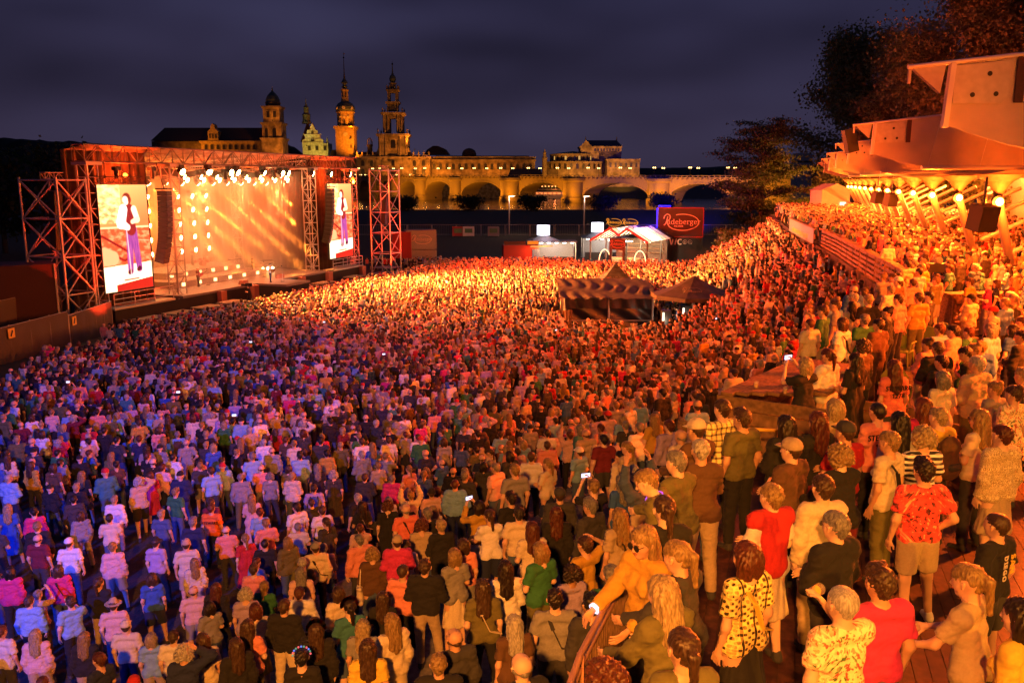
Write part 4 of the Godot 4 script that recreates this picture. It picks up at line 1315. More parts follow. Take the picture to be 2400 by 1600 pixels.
func build_band() -> void:
	# drum kit
	var d := stage_thing("drum_kit", "drum kit with cymbals on the stage riser", "drum kit", Vector3(20.6, FLOOR + 1.14, -7.0))
	mat("drum_shell", Color(0.35, 0.06, 0.12), 0.3, 0.0)
	mat("drum_skin", Color(0.7, 0.68, 0.62), 0.6)
	mat("brass", Color(0.6, 0.42, 0.14), 0.3, 0.9)
	part("bass_drum", Geo.new().tube(Vector3(0, 0.32, -0.2), Vector3(0, 0.32, 0.25), 0.32, 18), mats.drum_shell, d)
	for e in [[-0.35, 0.8, 0.1, 0.17], [0.25, 0.82, 0.1, 0.17], [0.85, 0.45, -0.1, 0.22], [-0.85, 0.55, -0.2, 0.18]]:
		part("tom", Geo.new().tube(Vector3(e[0], e[1] - 0.15, e[2]), Vector3(e[0], e[1] + 0.15, e[2]), e[3], 14), mats.drum_shell, d)
	for e in [[-1.3, 1.25, 0.1], [-0.7, 1.45, 0.0], [0.9, 1.4, 0.1], [1.5, 1.5, -0.1], [1.4, 1.0, -0.3]]:
		part("cymbal", Geo.new().tube(Vector3(e[0], e[1], e[2]), Vector3(e[0], e[1] + 0.03, e[2]), 0.28, 16, 0.02), mats.brass, d)
		part("stand", Geo.new().tube(Vector3(e[0], 0, e[2]), Vector3(e[0], e[1], e[2]), 0.018, 5), mats.alu, d)
	part("rack", Geo.new().tube(Vector3(-1.6, 0.9, 0.3), Vector3(1.6, 0.9, 0.3), 0.03).tube(Vector3(-1.6, 0, 0.3), Vector3(-1.6, 0.9, 0.3), 0.03).tube(Vector3(1.6, 0, 0.3), Vector3(1.6, 0.9, 0.3), 0.03), mats.alu, d)
	for e in [[Vector3(13.6, FLOOR + 1.14, -8.0), 0.3, "stand keyboard on the riser left of the drums"], [Vector3(27.5, FLOOR, -4.2), -0.5, "keyboard stand with three glowing lamps at the stage's right"], [Vector3(24.4, FLOOR + 0.6, -6.0), -0.3, "single keyboard on a slim stand right of the drums"]]:
		var k := stage_thing("keyboard", e[2], "keyboard", e[0], e[1], "keyboards on the stage")
		part("case", Geo.new().box(Vector3(0, 0.95, 0), Vector3(1.4, 0.1, 0.38)), mats.speaker_black, k)
		part("keys", Geo.new().box(Vector3(0, 1.01, 0.08), Vector3(1.25, 0.02, 0.16)), mats.drum_skin, k)
		for s in [-0.6, 0.6]:
			part("leg", Geo.new().tube(Vector3(s, 0, 0), Vector3(s, 0.92, 0), 0.025, 6), mats.alu, k)
		if e[1] == -0.5:
			part("second_case", Geo.new().box(Vector3(0, 1.22, -0.08), Vector3(1.3, 0.1, 0.32)), mats.speaker_black, k)
			for s in [-0.55, 0.0, 0.55]:
				part("lamp", Geo.new().ball(Vector3(s, 0.35, 0.2), Vector3(0.16, 0.16, 0.1)), glow("footlight", Color(1.0, 0.8, 0.55), 25.0), k)
	for e in [[Vector3(20.1, FLOOR, 3.0), "microphone stand before the singer"], [Vector3(15.2, FLOOR, -1.9), "microphone stand before the bass player"], [Vector3(23.2, FLOOR, -1.4), "microphone stand at the right of the singer"]]:
		var m := stage_thing("microphone_stand", e[1], "microphone", e[0], 0.0, "microphone stands on the stage")
		part("pole", Geo.new().tube(Vector3.ZERO, Vector3(0, 1.5, 0), 0.02, 5), mats.alu, m)
		part("foot", Geo.new().tube(Vector3.ZERO, Vector3(0, 0.03, 0), 0.18, 10), mats.black_metal, m)
		part("microphone", Geo.new().tube(Vector3(0, 1.48, 0), Vector3(0, 1.58, -0.08), 0.035, 6), mats.black_metal, m)
	for x in [16.8, 22.6]:
		var w := stage_thing("floor_monitor", "wedge floor monitor %s of the singer" % ("left" if x < 20 else "right"), "loudspeaker", Vector3(x, FLOOR, 0.9), 0.0, "wedge monitors on the stage")
		part("cabinet", Geo.new().prism(PackedVector2Array([Vector2(-0.3, 0), Vector2(0.25, 0), Vector2(0.1, 0.4), Vector2(-0.2, 0.4)]), -0.4, 0.4, Transform3D(Basis(Vector3.UP, PI / 2), Vector3.ZERO)), mats.speaker_red, w)
		part("grille", Geo.new().box(Vector3(0, 0.2, -0.24), Vector3(0.7, 0.3, 0.02), Basis(Vector3.RIGHT, 0.35)), mats.black_metal, w)
	var cm := stage_thing("film_camera", "broadcast camera on tripod in the pit", "camera", Vector3(15.4, G0, 2.6), 0.4)
	for a in 3:
		part("leg", Geo.new().tube(Vector3(0, 1.9, 0), Vector3(cos(a * 2.1) * 0.5, 0, sin(a * 2.1) * 0.5), 0.03, 5), mats.black_metal, cm)
	part("body", Geo.new().box(Vector3(0, 2.05, 0), Vector3(0.28, 0.3, 0.6)), mats.black_metal, cm)
	part("lens_barrel", Geo.new().tube(Vector3(0, 2.05, -0.3), Vector3(0, 2.05, -0.7), 0.1, 10), mats.black_metal, cm)


# ---------- things on the field ----------
func lettering(parent: Node3D, text: String, size: float, m: Material, at: Vector3, turn := 0.0, style := "Droid Serif", slant := true, called := "lettering") -> MeshInstance3D:
	var f := SystemFont.new()
	f.font_names = PackedStringArray([style])
	f.font_italic = slant
	f.font_weight = 700 if not slant else 400
	var t := TextMesh.new()
	t.text = text
	t.font = f
	t.font_size = 48
	t.pixel_size = size / 34.0
	t.depth = size * 0.08
	var o := part(called, t, m, parent)
	o.position = at
	o.rotation.y = turn
	return o

func emblem(parent: Node3D, at: Vector3, turn: float, w: float, m: Material, small: bool) -> void:
	# the beer sign: script name inside a sweeping oval
	var bowl := []
	for q in [[-0.52, 0.1], [-0.5, 0.19], [-0.43, 0.245], [-0.35, 0.22], [-0.32, 0.14], [-0.36, 0.06], [-0.43, 0.03], [-0.4, -0.06], [-0.345, -0.15], [-0.22, -0.225]]:
		bowl.append(Vector3(q[0] * w, q[1] * w, 0.0))
	var stem := [Vector3(-0.4, 0.17, 0) * w, Vector3(-0.46, -0.06, 0) * w, Vector3(-0.52, -0.1, 0) * w]
	var n := part("emblem", Geo.new().path(oval(w), w * 0.013, 5).path(bowl, w * 0.016, 5).path(stem, w * 0.016, 5), m, parent)
	n.position = at
	n.rotation.y = turn
	var t := lettering(n, "adeberger", w * 0.15, m, Vector3(w * 0.09, 0, 0.02))
	t.name = "script"
	if small:
		var p := lettering(n, "PILSNER", w * 0.05, m, Vector3(-w * 0.06, -w * 0.13, 0.02), 0.0, "Droid Sans", false)
		p.name = "small_script"

func oval(w: float) -> Array:
	var pts := []
	for j in 33:
		var a := lerpf(2.0, -2.15, j / 32.0)
		pts.append(Vector3(cos(a) * w * 0.5 + w * 0.06, sin(a) * w * 0.25 - w * 0.01, 0.0))
	return pts

func build_field() -> void:
	mat("tarp", Color(0.016, 0.022, 0.05), 0.3, 0.0, "grain", 1.5)
	mat("tent_grey", Color(0.09, 0.08, 0.07), 0.6, 0.0, "patch", 0.4)
	mat("kiosk_red", Color(0.42, 0.02, 0.02), 0.55, 0.0, "grain", 0.8)
	mat("deep_red", Color(0.06, 0.01, 0.009), 0.6, 0.0, "grain", 0.8)
	mat("sign_line", Color(0.72, 0.5, 0.42), 0.6)
	mat("container_grey", Color(0.34, 0.33, 0.34), 0.6, 0.1, "grain", 0.6)
	mat("fence_cloth", Color(0.11, 0.1, 0.1), 0.9, 0.0, "grain", 1.2)
	mat("dark_board", Color(0.03, 0.018, 0.016), 0.7, 0.0, "grain", 0.8)
	mat("yellow_sign", Color(0.7, 0.48, 0.05), 0.6)
	mat("fascia", Color(0.1, 0.055, 0.035), 0.8, 0.0, "wood", 0.6)
	mat("timber", Color(0.36, 0.2, 0.09), 0.75, 0.0, "wood", 0.9)
	mat("wooden_rail", Color(0.3, 0.17, 0.075), 0.75, 0.0, "wood", 1.4)
	# --- sound tent in the middle of the crowd
	var g := field_y(-68.0)
	var s := thing("sound_tent", "dark tarpaulin sound tent with rippled roof amid the crowd", "tent", Vector3(7.62000, g, -66.5))
	var hw := 3.45
	for x in [-hw, 0.0, hw]:
		part("post", Geo.new().tube(Vector3(x, 0, 0), Vector3(x, 2.5, 0), 0.09, 8), mats.alu, s)
		part("post", Geo.new().tube(Vector3(x, 0, -5), Vector3(x, 3.4, -5), 0.09, 8), mats.alu, s)
	for x in [-hw, 0.02]:
		part("wall_sheet", Geo.new().sheet(func(u: float, v: float) -> Vector3: return Vector3(x + 0.1 + u * (hw - 0.2), 0.2 + v * 1.55, -0.05 + 0.12 * sin(u * 9.0 + v * 4.0) * sin(v * 3.14)), 20, 10), mats.tarp, s)
		part("upper_sheet", Geo.new().sheet(func(u: float, v: float) -> Vector3: return Vector3(x + u * hw, 1.68 + v * 0.85, 0.06 + 0.05 * sin(u * 17.0 + v)), 40, 2), mats.tarp, s)
	part("side_sheet", Geo.new().sheet(func(u: float, v: float) -> Vector3: return Vector3(-hw - 0.05, 0.3 + v * (2.2 + 0.8 * u), -u * 5.0), 12, 4), mats.tarp, s)
	part("side_sheet", Geo.new().sheet(func(u: float, v: float) -> Vector3: return Vector3(hw + 0.05, 0.3 + v * (2.2 + 0.8 * u), -5.0 + u * 5.0), 12, 4), mats.tarp, s)
	part("back_sheet", Geo.new().box(Vector3(0, 1.7, -5.1), Vector3(hw * 2, 3.3, 0.05)), mats.tarp, s)
	part("roof", Geo.new().sheet(func(u: float, v: float) -> Vector3: return Vector3(lerpf(-hw - 0.4, hw + 0.4, u), 2.5 + 0.95 * v + 0.09 * sin(u * 44.0 + sin(v * 7.0) * 1.8) * (0.5 + 0.5 * sin(v * 9.0 + u * 5.0)), 0.4 - v * 5.8), 110, 24), mats.tent_grey, s)
	part("front_rail", Geo.new().tube(Vector3(-hw, 0.72, 0.05), Vector3(hw, 0.72, 0.05), 0.05).tube(Vector3(-hw, 0.7, 0.05), Vector3(-hw + 1.6, 0.05, 0.05), 0.04).tube(Vector3(hw, 0.7, 0.05), Vector3(hw - 1.6, 0.05, 0.05), 0.04).tube(Vector3(-hw, 0.12, 0.05), Vector3(hw, 0.12, 0.05), 0.05), mats.alu, s)
	# --- big umbrella beside it
	var u := thing("market_umbrella", "large dark umbrella roof joined to the sound tent", "umbrella", Vector3(14.14, g, -65.8))
	part("pole", Geo.new().tube(Vector3.ZERO, Vector3(0, 4.3, 0), 0.08, 8), mats.alu, u)
	var can := Geo.new()
	for j in 8:
		var a0 := TAU * j / 8 + 0.39
		var a1 := TAU * (j + 1) / 8 + 0.39
		var r := 3.4
		var e0 := Vector3(cos(a0) * r, 2.95, sin(a0) * r)
		var e1 := Vector3(cos(a1) * r, 2.95, sin(a1) * r)
		var top := Vector3(0, 4.35, 0)
		for k in 6:
			var t0 := k / 6.0
			var t1 := (k + 1) / 6.0
			var q := func(e: Vector3, t: float) -> Vector3: return top.lerp(e, t) - Vector3(0, 0.16 * sin(t * PI), 0)
			can.quad(q.call(e0, t1), q.call(e1, t1), q.call(e1, t0), q.call(e0, t0))
		can.quad(e0 - Vector3(0, 0.3, 0), e1 - Vector3(0, 0.3, 0), e1, e0)
	part("canopy", can, mats.tent_grey, u)
	for j in 8:
		var a := TAU * j / 8 + 0.39
		part("rib", Geo.new().tube(Vector3(0, 3.2, 0), Vector3(cos(a) * 2.7, 2.95, sin(a) * 2.7), 0.03, 5), mats.alu, u)
	emblem(u, Vector3(-0.6, 3.35, 2.05), 0.0, 1.3, mat("faded_line", Color(0.2, 0.17, 0.14), 0.8), false)
	for c in 2:
		var f := thing("bar_fridge", ["glass bar fridge glowing white under the umbrella", "second glass fridge deeper under the umbrella"][c], "fridge", Vector3(11.72 + c * 2.0, g, -64.2 - c * 2.4), 0.0, "fridges under the umbrella")
		part("case", Geo.new().box(Vector3(0, 0.95, 0), Vector3(0.7, 1.9, 0.6)), mats.black_metal, f)
		part("lit_window", Geo.new().box(Vector3(-0.24, 0.95, 0.32), Vector3(0.14, 1.6, 0.03)), glow("fridge light", Color(1.0, 0.95, 0.85), 2.2), f)
		omni(Vector3(-0.2, 1.1, 0.6), Color(1, 0.9, 0.75), 1.6, 0.2, f)
	var bt := thing("bar_counter", "wooden bar counter under the large umbrella", "counter", Vector3(14.31, g, -64.0))
	part("top", Geo.new().box(Vector3(0, 1.1, 0), Vector3(2.6, 0.08, 0.7)), mats.timber, bt)
	part("front", Geo.new().box(Vector3(0, 0.53, 0.25), Vector3(2.5, 1.05, 0.06)), mats.dark_board, bt)
	# --- peaked tent behind
	var pk := thing("peaked_tent", "small dark peaked tent behind the sound tent", "tent", Vector3(9.75000, field_y(-80.0), -80))
	var pe := [Vector3(-2.2, 2.2, 2.2), Vector3(2.2, 2.2, 2.2), Vector3(2.2, 2.2, -2.2), Vector3(-2.2, 2.2, -2.2)]
	var cone := Geo.new()
	for j in 4:
		var e0: Vector3 = pe[j]
		var e1: Vector3 = pe[(j + 1) % 4]
		for k in 6:
			var q := func(e: Vector3, t: float) -> Vector3: return Vector3(e.x * t, 2.2 + 1.9 * pow(1.0 - t, 1.7), e.z * t)
			cone.quad(q.call(e0, (k + 1) / 6.0), q.call(e1, (k + 1) / 6.0), q.call(e1, k / 6.0 + 0.01), q.call(e0, k / 6.0 + 0.01))
		cone.quad(e0 - Vector3(0, 0.35, 0), e1 - Vector3(0, 0.35, 0), e1, e0)
		part("leg", Geo.new().tube(Vector3(e0.x, 0, e0.z), e0, 0.05, 6), mats.alu, pk)
	part("roof", cone, mats.tent_grey, pk)
	# --- plank enclosure beside the sound tent
	var en := thing("plank_fence", "curved plank fence beside the sound tent", "fence", Vector3(3.34000, g, -67.5))
	for k in 20:
		var a := lerpf(2.6, 5.6, k / 19.0)
		part("plank", Geo.new().box(Vector3(cos(a) * 1.7, 0.8, -sin(a) * 1.7), Vector3(0.2, 1.6, 0.04), Basis(Vector3.UP, a + PI / 2)), mats.wooden_rail, en)
	# --- red snack stand, bars and light boxes at the far end
	var z := -118.0
	var k1 := thing("snack_stand", "red snack trailer with open serving hatch and yellow sign", "food stand", Vector3(1.28000, G0, z), 0.12)
	part("trailer", Geo.new().box(Vector3(0, 1.7, -1.2), Vector3(4.9, 2.3, 2.4)), mats.kiosk_red, k1)
	part("top_board", Geo.new().box(Vector3(-0.9, 3.15, 0.06), Vector3(3.0, 0.5, 0.1)), mats.deep_red, k1)
	part("sign_board", Geo.new().box(Vector3(1.6, 3.2, 0.08), Vector3(1.5, 0.45, 0.1)), glow("stand sign", Color(1.0, 0.5, 0.08), 0.9), k1)
	part("awning", Geo.new().box(Vector3(2.7, 2.75, 0.7), Vector3(3.0, 0.08, 1.3), Basis(Vector3.RIGHT, -0.15)), glow("awning light tube", Color(1.0, 0.7, 0.35), 0.8), k1)
	part("hatch_panel", Geo.new().box(Vector3(2.0, 1.5, 0.06), Vector3(1.0, 1.6, 0.1)), mat("stand_blue", Color(0.04, 0.07, 0.25), 0.6), k1)
	part("counter", Geo.new().box(Vector3(3.2, 1.1, 0.3), Vector3(1.6, 0.08, 0.6)), mats.timber, k1)
	omni(Vector3(3.0, 2.4, 1.2), Color(1.0, 0.7, 0.35), 20.0, 0.3, k1)
	for c in 2:
		var uu: float = [4.42000, 12.83][c]
		var zz: float = [-120.0, -128.0][c]
		var b := thing("drinks_bar", ["flat roofed drinks bar below the nearer white light box", "flat roofed drinks bar below the farther white light box"][c], "bar", Vector3(uu, G0, zz), 0.0, "drinks bars at the field's end")
		part("roof", Geo.new().box(Vector3(1.2, 3.2, -1.5), Vector3(7.0, 0.12, 4.0)).lathe(Vector3(0.0, 3.26, -1.0), [[3.4, 0.0], [0.9, 0.7], [0.4, 0.8]], 4, PI / 4, true), mats.tent_grey, b)
		for q in [[-2.2, 0.3], [4.5, 0.3], [-2.2, -3.3], [4.5, -3.3]]:
			part("post", Geo.new().tube(Vector3(q[0], 0, q[1]), Vector3(q[0], 3.15, q[1]), 0.06, 6), mats.alu, b)
		part("back_shelf", Geo.new().box(Vector3(1.2, 1.6, -3.4), Vector3(6.4, 3.0, 0.1)), mats.container_grey, b)
		part("counter", Geo.new().box(Vector3(1.2, 0.55, 0.1), Vector3(6.2, 1.1, 0.6)), mats.dark_board, b)
		for n in 6:
			part("lamp", Geo.new().box(Vector3(-1.4 + n * 1.1, 2.95, -1.2), Vector3(0.5, 0.08, 0.1)), glow("bar light tube", Color(1.0, 0.95, 0.9), 9.0), b)
		omni(Vector3(1.2, 2.7, -0.6), Color(1.0, 0.92, 0.85), 14.0, 0.3, b)
		var lb := thing("light_box", ["nearer glowing white light box on a bar roof", "farther glowing white light box on a bar roof"][c], "light box", Vector3(uu, G0 + 4.0, zz - 1.0), 0.5, "white light boxes")
		part("lit_cube_lamp", Geo.new().box(Vector3(0, 0.75, 0), Vector3(1.3, 1.4, 1.3)), glow("light box face", Color(0.95, 0.93, 1.0), 3.2), lb)
		part("foot", Geo.new().box(Vector3(0, -0.25, 0), Vector3(0.8, 0.6, 0.8)), mats.alu, lb)
		omni(Vector3(0, 2.1, 0.9), Color(0.9, 0.9, 1.0), 14.0, 0.5, lb)
	build_pavilion()
	build_cube()
	# --- containers right of the stage
	for e in [["lower grey container right of the stage", -11.94, G0, 0.0], ["upper grey container with beer emblem right of the stage", -11.94, G0 + 2.65, 1.0]]:
		var c := thing("site_container", e[0], "container", Vector3(e[1], e[2], -113), 0.25, "stacked containers right of the stage")
		part("shell", Geo.new().box(Vector3(0, 1.28, -1.2), Vector3(4.0, 2.56, 2.4)), mats.container_grey, c)
		for n in 14:
			part("rib", Geo.new().box(Vector3(-1.82 + n * 0.28, 1.28, 0.02), Vector3(0.1, 2.4, 0.05)), mats.container_grey, c)
		if e[3] > 0.5:
			part("poster", Geo.new().box(Vector3(0.1, 1.3, 0.07), Vector3(3.3, 2.1, 0.03)), mats.container_grey, c)
			emblem(c, Vector3(0, 1.35, 0.11), 0.0, 2.3, mats.sign_line, false)
	var rc := thing("red_cloth_wall", "red cloth covered box between scaffold and containers", "box", Vector3(-14.42, G0, -112), 0.0)
	part("box", Geo.new().box(Vector3(0, 3.3, -1), Vector3(2.4, 3.4, 2.0)), mats.kiosk_red, rc)
	part("frame", Geo.new().box(Vector3(0, 0.8, -1), Vector3(2.3, 1.6, 1.9)), mats.dark_board, rc)
	# --- screens of cloth at the left of the arena
	for e in [[Vector3(-31.43, 0, -48), Vector3(-30.56, 0, -58), "first"], [Vector3(-30.56, 0, -58.1), Vector3(-30.81, 0, -65), "second"], [Vector3(-35.91, 0, -57), Vector3(-35.42, 0, -68), "third"]]:
		var a: Vector3 = e[0]
		var b: Vector3 = e[1]
		var mid := (a + b) * 0.5
		var yb := field_y(mid.z)
		var ht: float = 2.3 if e[2] != "third" else 3.2
		var fn := thing("screen_fence", "%s dark cloth screen fence left of the arena" % e[2], "fence", Vector3(mid.x, yb, mid.z), atan2(-(b - a).z, (b - a).x), "cloth screen fences left of the arena")
		var l := a.distance_to(b)
		part("cloth", Geo.new().sheet(func(uu: float, v: float) -> Vector3: return Vector3((uu - 0.5) * l, v * ht, 0.04 * sin(uu * 31.0) * sin(v * 3.1)), 40, 4), mats.fence_cloth, fn)
		for n in 6:
			part("post", Geo.new().tube(Vector3((n / 5.0 - 0.5) * l, 0, -0.05), Vector3((n / 5.0 - 0.5) * l, ht + 0.08, -0.05), 0.045, 6), mats.steel, fn)
		part("top_tube", Geo.new().tube(Vector3(-0.5 * l, ht, -0.05), Vector3(0.5 * l, ht, -0.05), 0.03, 6), mats.steel, fn)
		if e[2] != "third":
			var sg := part("warning_sign", Geo.new().box(Vector3((-0.1 if e[2] == "first" else -0.42) * l, ht - 0.45, 0.08), Vector3(0.6, 0.6, 0.03)), mats.yellow_sign, fn)
			part("symbol", Geo.new().box(Vector3((-0.1 if e[2] == "first" else -0.42) * l, ht - 0.45, 0.105), Vector3(0.12, 0.4, 0.02), Basis(Vector3.BACK, -0.5)), mats.black_metal, sg)
	var rb := thing("red_curtain_box", "dark red boarded cabin at the left edge", "cabin", Vector3(-37.78, field_y(-60.0), -62), 0.55)
	part("wall", Geo.new().box(Vector3(0, 2.7, 0), Vector3(7.6, 5.4, 4.0)), mats.deep_red, rb)
	part("corner_post", Geo.new().box(Vector3(3.85, 2.7, 2.0), Vector3(0.14, 5.5, 0.14)), mats.alu, rb)
	# --- steel fence and boards along the far meadow
	for k in 16:
		var fx := -30.0 + k * 5.2
		var fe := thing("meadow_fence", "mesh fence panel on the far meadow, %s from the left" % NTH[k], "fence", Vector3(fx, -1.25, -182), 0.0, "mesh fence panels on the far meadow")
		var fr := Geo.new().tube(Vector3(-2.5, 0, 0), Vector3(-2.5, 2.4, 0), 0.05, 5).tube(Vector3(2.5, 0, 0), Vector3(2.5, 2.4, 0), 0.05, 5).tube(Vector3(-2.5, 2.35, 0), Vector3(2.5, 2.35, 0), 0.04, 5).tube(Vector3(-2.5, 0.3, 0), Vector3(2.5, 0.3, 0), 0.04, 5)
		part("frame", fr, mats.steel, fe)
		var ms := Geo.new()
		for n in 14:
			ms.tube(Vector3(-2.4 + n * 0.37, 0.3, 0), Vector3(-2.4 + n * 0.37, 2.35, 0), 0.012, 3, -1.0, false)
		part("mesh", ms, mats.steel, fe)
	for e in [[-9.11000, "white notice board leaning on the meadow fence", "boat_white"], [-3.89000, "wide framed notice board on the meadow fence", "container_grey"], [-11.32, "dark red notice board on the meadow fence", "kiosk_red"]]:
		var nb := thing("notice_board", e[1], "board", Vector3(e[0], -1.25, -180), 0.1, "notice boards on the meadow fence")
		part("board", Geo.new().box(Vector3(0, 1.1, 0), Vector3(2.4, 2.0, 0.08)), mats[e[2]], nb)
		part("field", Geo.new().box(Vector3(0, 1.2, 0.06), Vector3(1.6, 0.9, 0.03)), mat("board_green", Color(0.1, 0.22, 0.1), 0.7), nb)
		for x in [-1.1, 1.1]:
			part("leg", Geo.new().box(Vector3(x, 0.1, -0.05), Vector3(0.1, 0.3, 0.1)), mats.steel, nb)
	for e in [[-0.65000, "grey lamp mast left of the light boxes"], [15.72, "grey lamp mast between the light boxes"]]:
		var lm := thing("lamp_mast", e[1], "street lamp", Vector3(e[0], -1.25, -188), 0.0, "lamp masts on the meadow")
		part("mast", Geo.new().tube(Vector3.ZERO, Vector3(0, 8.2, 0), 0.22, 8, 0.14), mats.container_grey, lm)
		part("head", Geo.new().box(Vector3(0.5, 8.2, 0), Vector3(1.4, 0.2, 0.5)), mats.steel, lm)
		part("lamp_glass", Geo.new().box(Vector3(0.6, 8.06, 0), Vector3(0.7, 0.08, 0.4)), glow("mast lamp", Color(1.0, 0.6, 0.5), 1.5), lm)
		omni(Vector3(0.6, 7.8, 0.5), Color(1.0, 0.75, 0.6), 26.0, 0.3, lm)

func build_pavilion() -> void:
	var o := thing("beer_pavilion", "lit beer pavilion with twin glazed gables", "pavilion", Vector3(14.05, G0, -113), deg_to_rad(-28.6))
	var glass := StandardMaterial3D.new()
	glass.resource_name = "milky roof glass"
	glass.albedo_color = Color(0.95, 0.93, 0.88)
	glass.roughness = 0.6
	glass.backlight_enabled = true
	glass.backlight = Color(0.9, 0.88, 0.8)
	var ay := 5.4
	var ey := 3.7
	var vy := 4.5
	var dep := 11.0
	var lines := [[Vector2(-4.1, ey), Vector2(-1.15, ay)], [Vector2(-1.15, ay), Vector2(0, vy)], [Vector2(0, vy), Vector2(1.15, ay)], [Vector2(1.15, ay), Vector2(4.1, ey)]]
	for l in lines:
		var a: Vector2 = l[0]
		var b: Vector2 = l[1]
		for n in 7:
			var z0 := -n * dep / 7 - 0.08
			var z1 := -(n + 1) * dep / 7 + 0.08
			var g := Geo.new()
			g.quad(Vector3(a.x, a.y, z0), Vector3(b.x, b.y, z0), Vector3(b.x, b.y, z1), Vector3(a.x, a.y, z1))
			part("roof_pane", g, glass if n < 6 else mats.tent_grey, o)
		for n in 8:
			part("rafter", Geo.new().bar(Vector3(a.x, a.y - 0.06, -n * dep / 7), Vector3(b.x, b.y - 0.06, -n * dep / 7), 0.1, 0.14), mats.dark_board, o)
	var br := Geo.new()
	for l in lines:
		br.bar(Vector3(l[0].x, l[0].y, 0.08), Vector3(l[1].x, l[1].y, 0.08), 0.08, 0.28)
	part("barge_board", br, mats.kiosk_red, o)
	for x in [-4.0, -1.15, 1.15, 4.0]:
		for zz in [0.0, -5.5, -11.0]:
			part("post", Geo.new().box(Vector3(x, ey * 0.5, zz), Vector3(0.16, ey, 0.16)), mats.dark_board, o)
	for x in [-0.9, 0.9]:
		part("sign_leg", Geo.new().box(Vector3(x, 1.6, 0.3), Vector3(0.3, 3.2, 0.2)), mats.dark_board, o)
	part("sign_board", Geo.new().box(Vector3(0, 3.4, 0.35), Vector3(2.3, 1.5, 0.12)), mats.deep_red, o)
	emblem(o, Vector3(0, 3.4, 0.45), 0.0, 1.9, glow("sign tube", Color(1.0, 0.25, 0.15), 0.8), false)
	part("counter", Geo.new().box(Vector3(0, 0.55, -6.0), Vector3(6.6, 1.1, 0.7)), mats.timber, o)
	part("bottle_shelf", Geo.new().box(Vector3(0, 1.7, -8.6), Vector3(6.6, 0.06, 0.4)).box(Vector3(0, 2.3, -8.6), Vector3(6.6, 0.06, 0.4)).box(Vector3(0, 2.9, -8.6), Vector3(6.6, 0.06, 0.4)), mats.timber, o)
	part("back_wall", Geo.new().box(Vector3(0, 1.8, -8.9), Vector3(7.6, 3.6, 0.1)), mats.fascia, o)
	for x in [-2.4, 2.6]:
		var arch := []
		for n in 13:
			arch.append(Vector3(x + cos(PI * n / 12) * 0.8, 1.0 + sin(PI * n / 12) * 1.5, -1.2))
		part("neon_arch", Geo.new().path(arch, 0.05, 5), glow("neon tube", Color(1.0, 0.72, 0.5), 5.0), o)
	for x in [-2.6, 0.0, 2.6]:
		part("lamp", Geo.new().box(Vector3(x, 3.5, -4.0), Vector3(0.9, 0.1, 0.2)), glow("pavilion tube", Color(1.0, 0.95, 0.85), 12.0), o)
		omni(Vector3(x, 3.2, -4.0), Color(1.0, 0.86, 0.65), 60.0, 0.3, o)
	# gilded signs on the ridges
	for x in [-1.15, 1.15]:
		emblem(o, Vector3(x, ay + 0.75, -1.0), 0.0, 2.0, glow("ridge sign light", Color(1.0, 0.62, 0.16), 1.1), false)
		part("sign_foot", Geo.new().box(Vector3(x, ay + 0.1, -1.0), Vector3(1.2, 0.1, 0.1)), mats.black_metal, o)

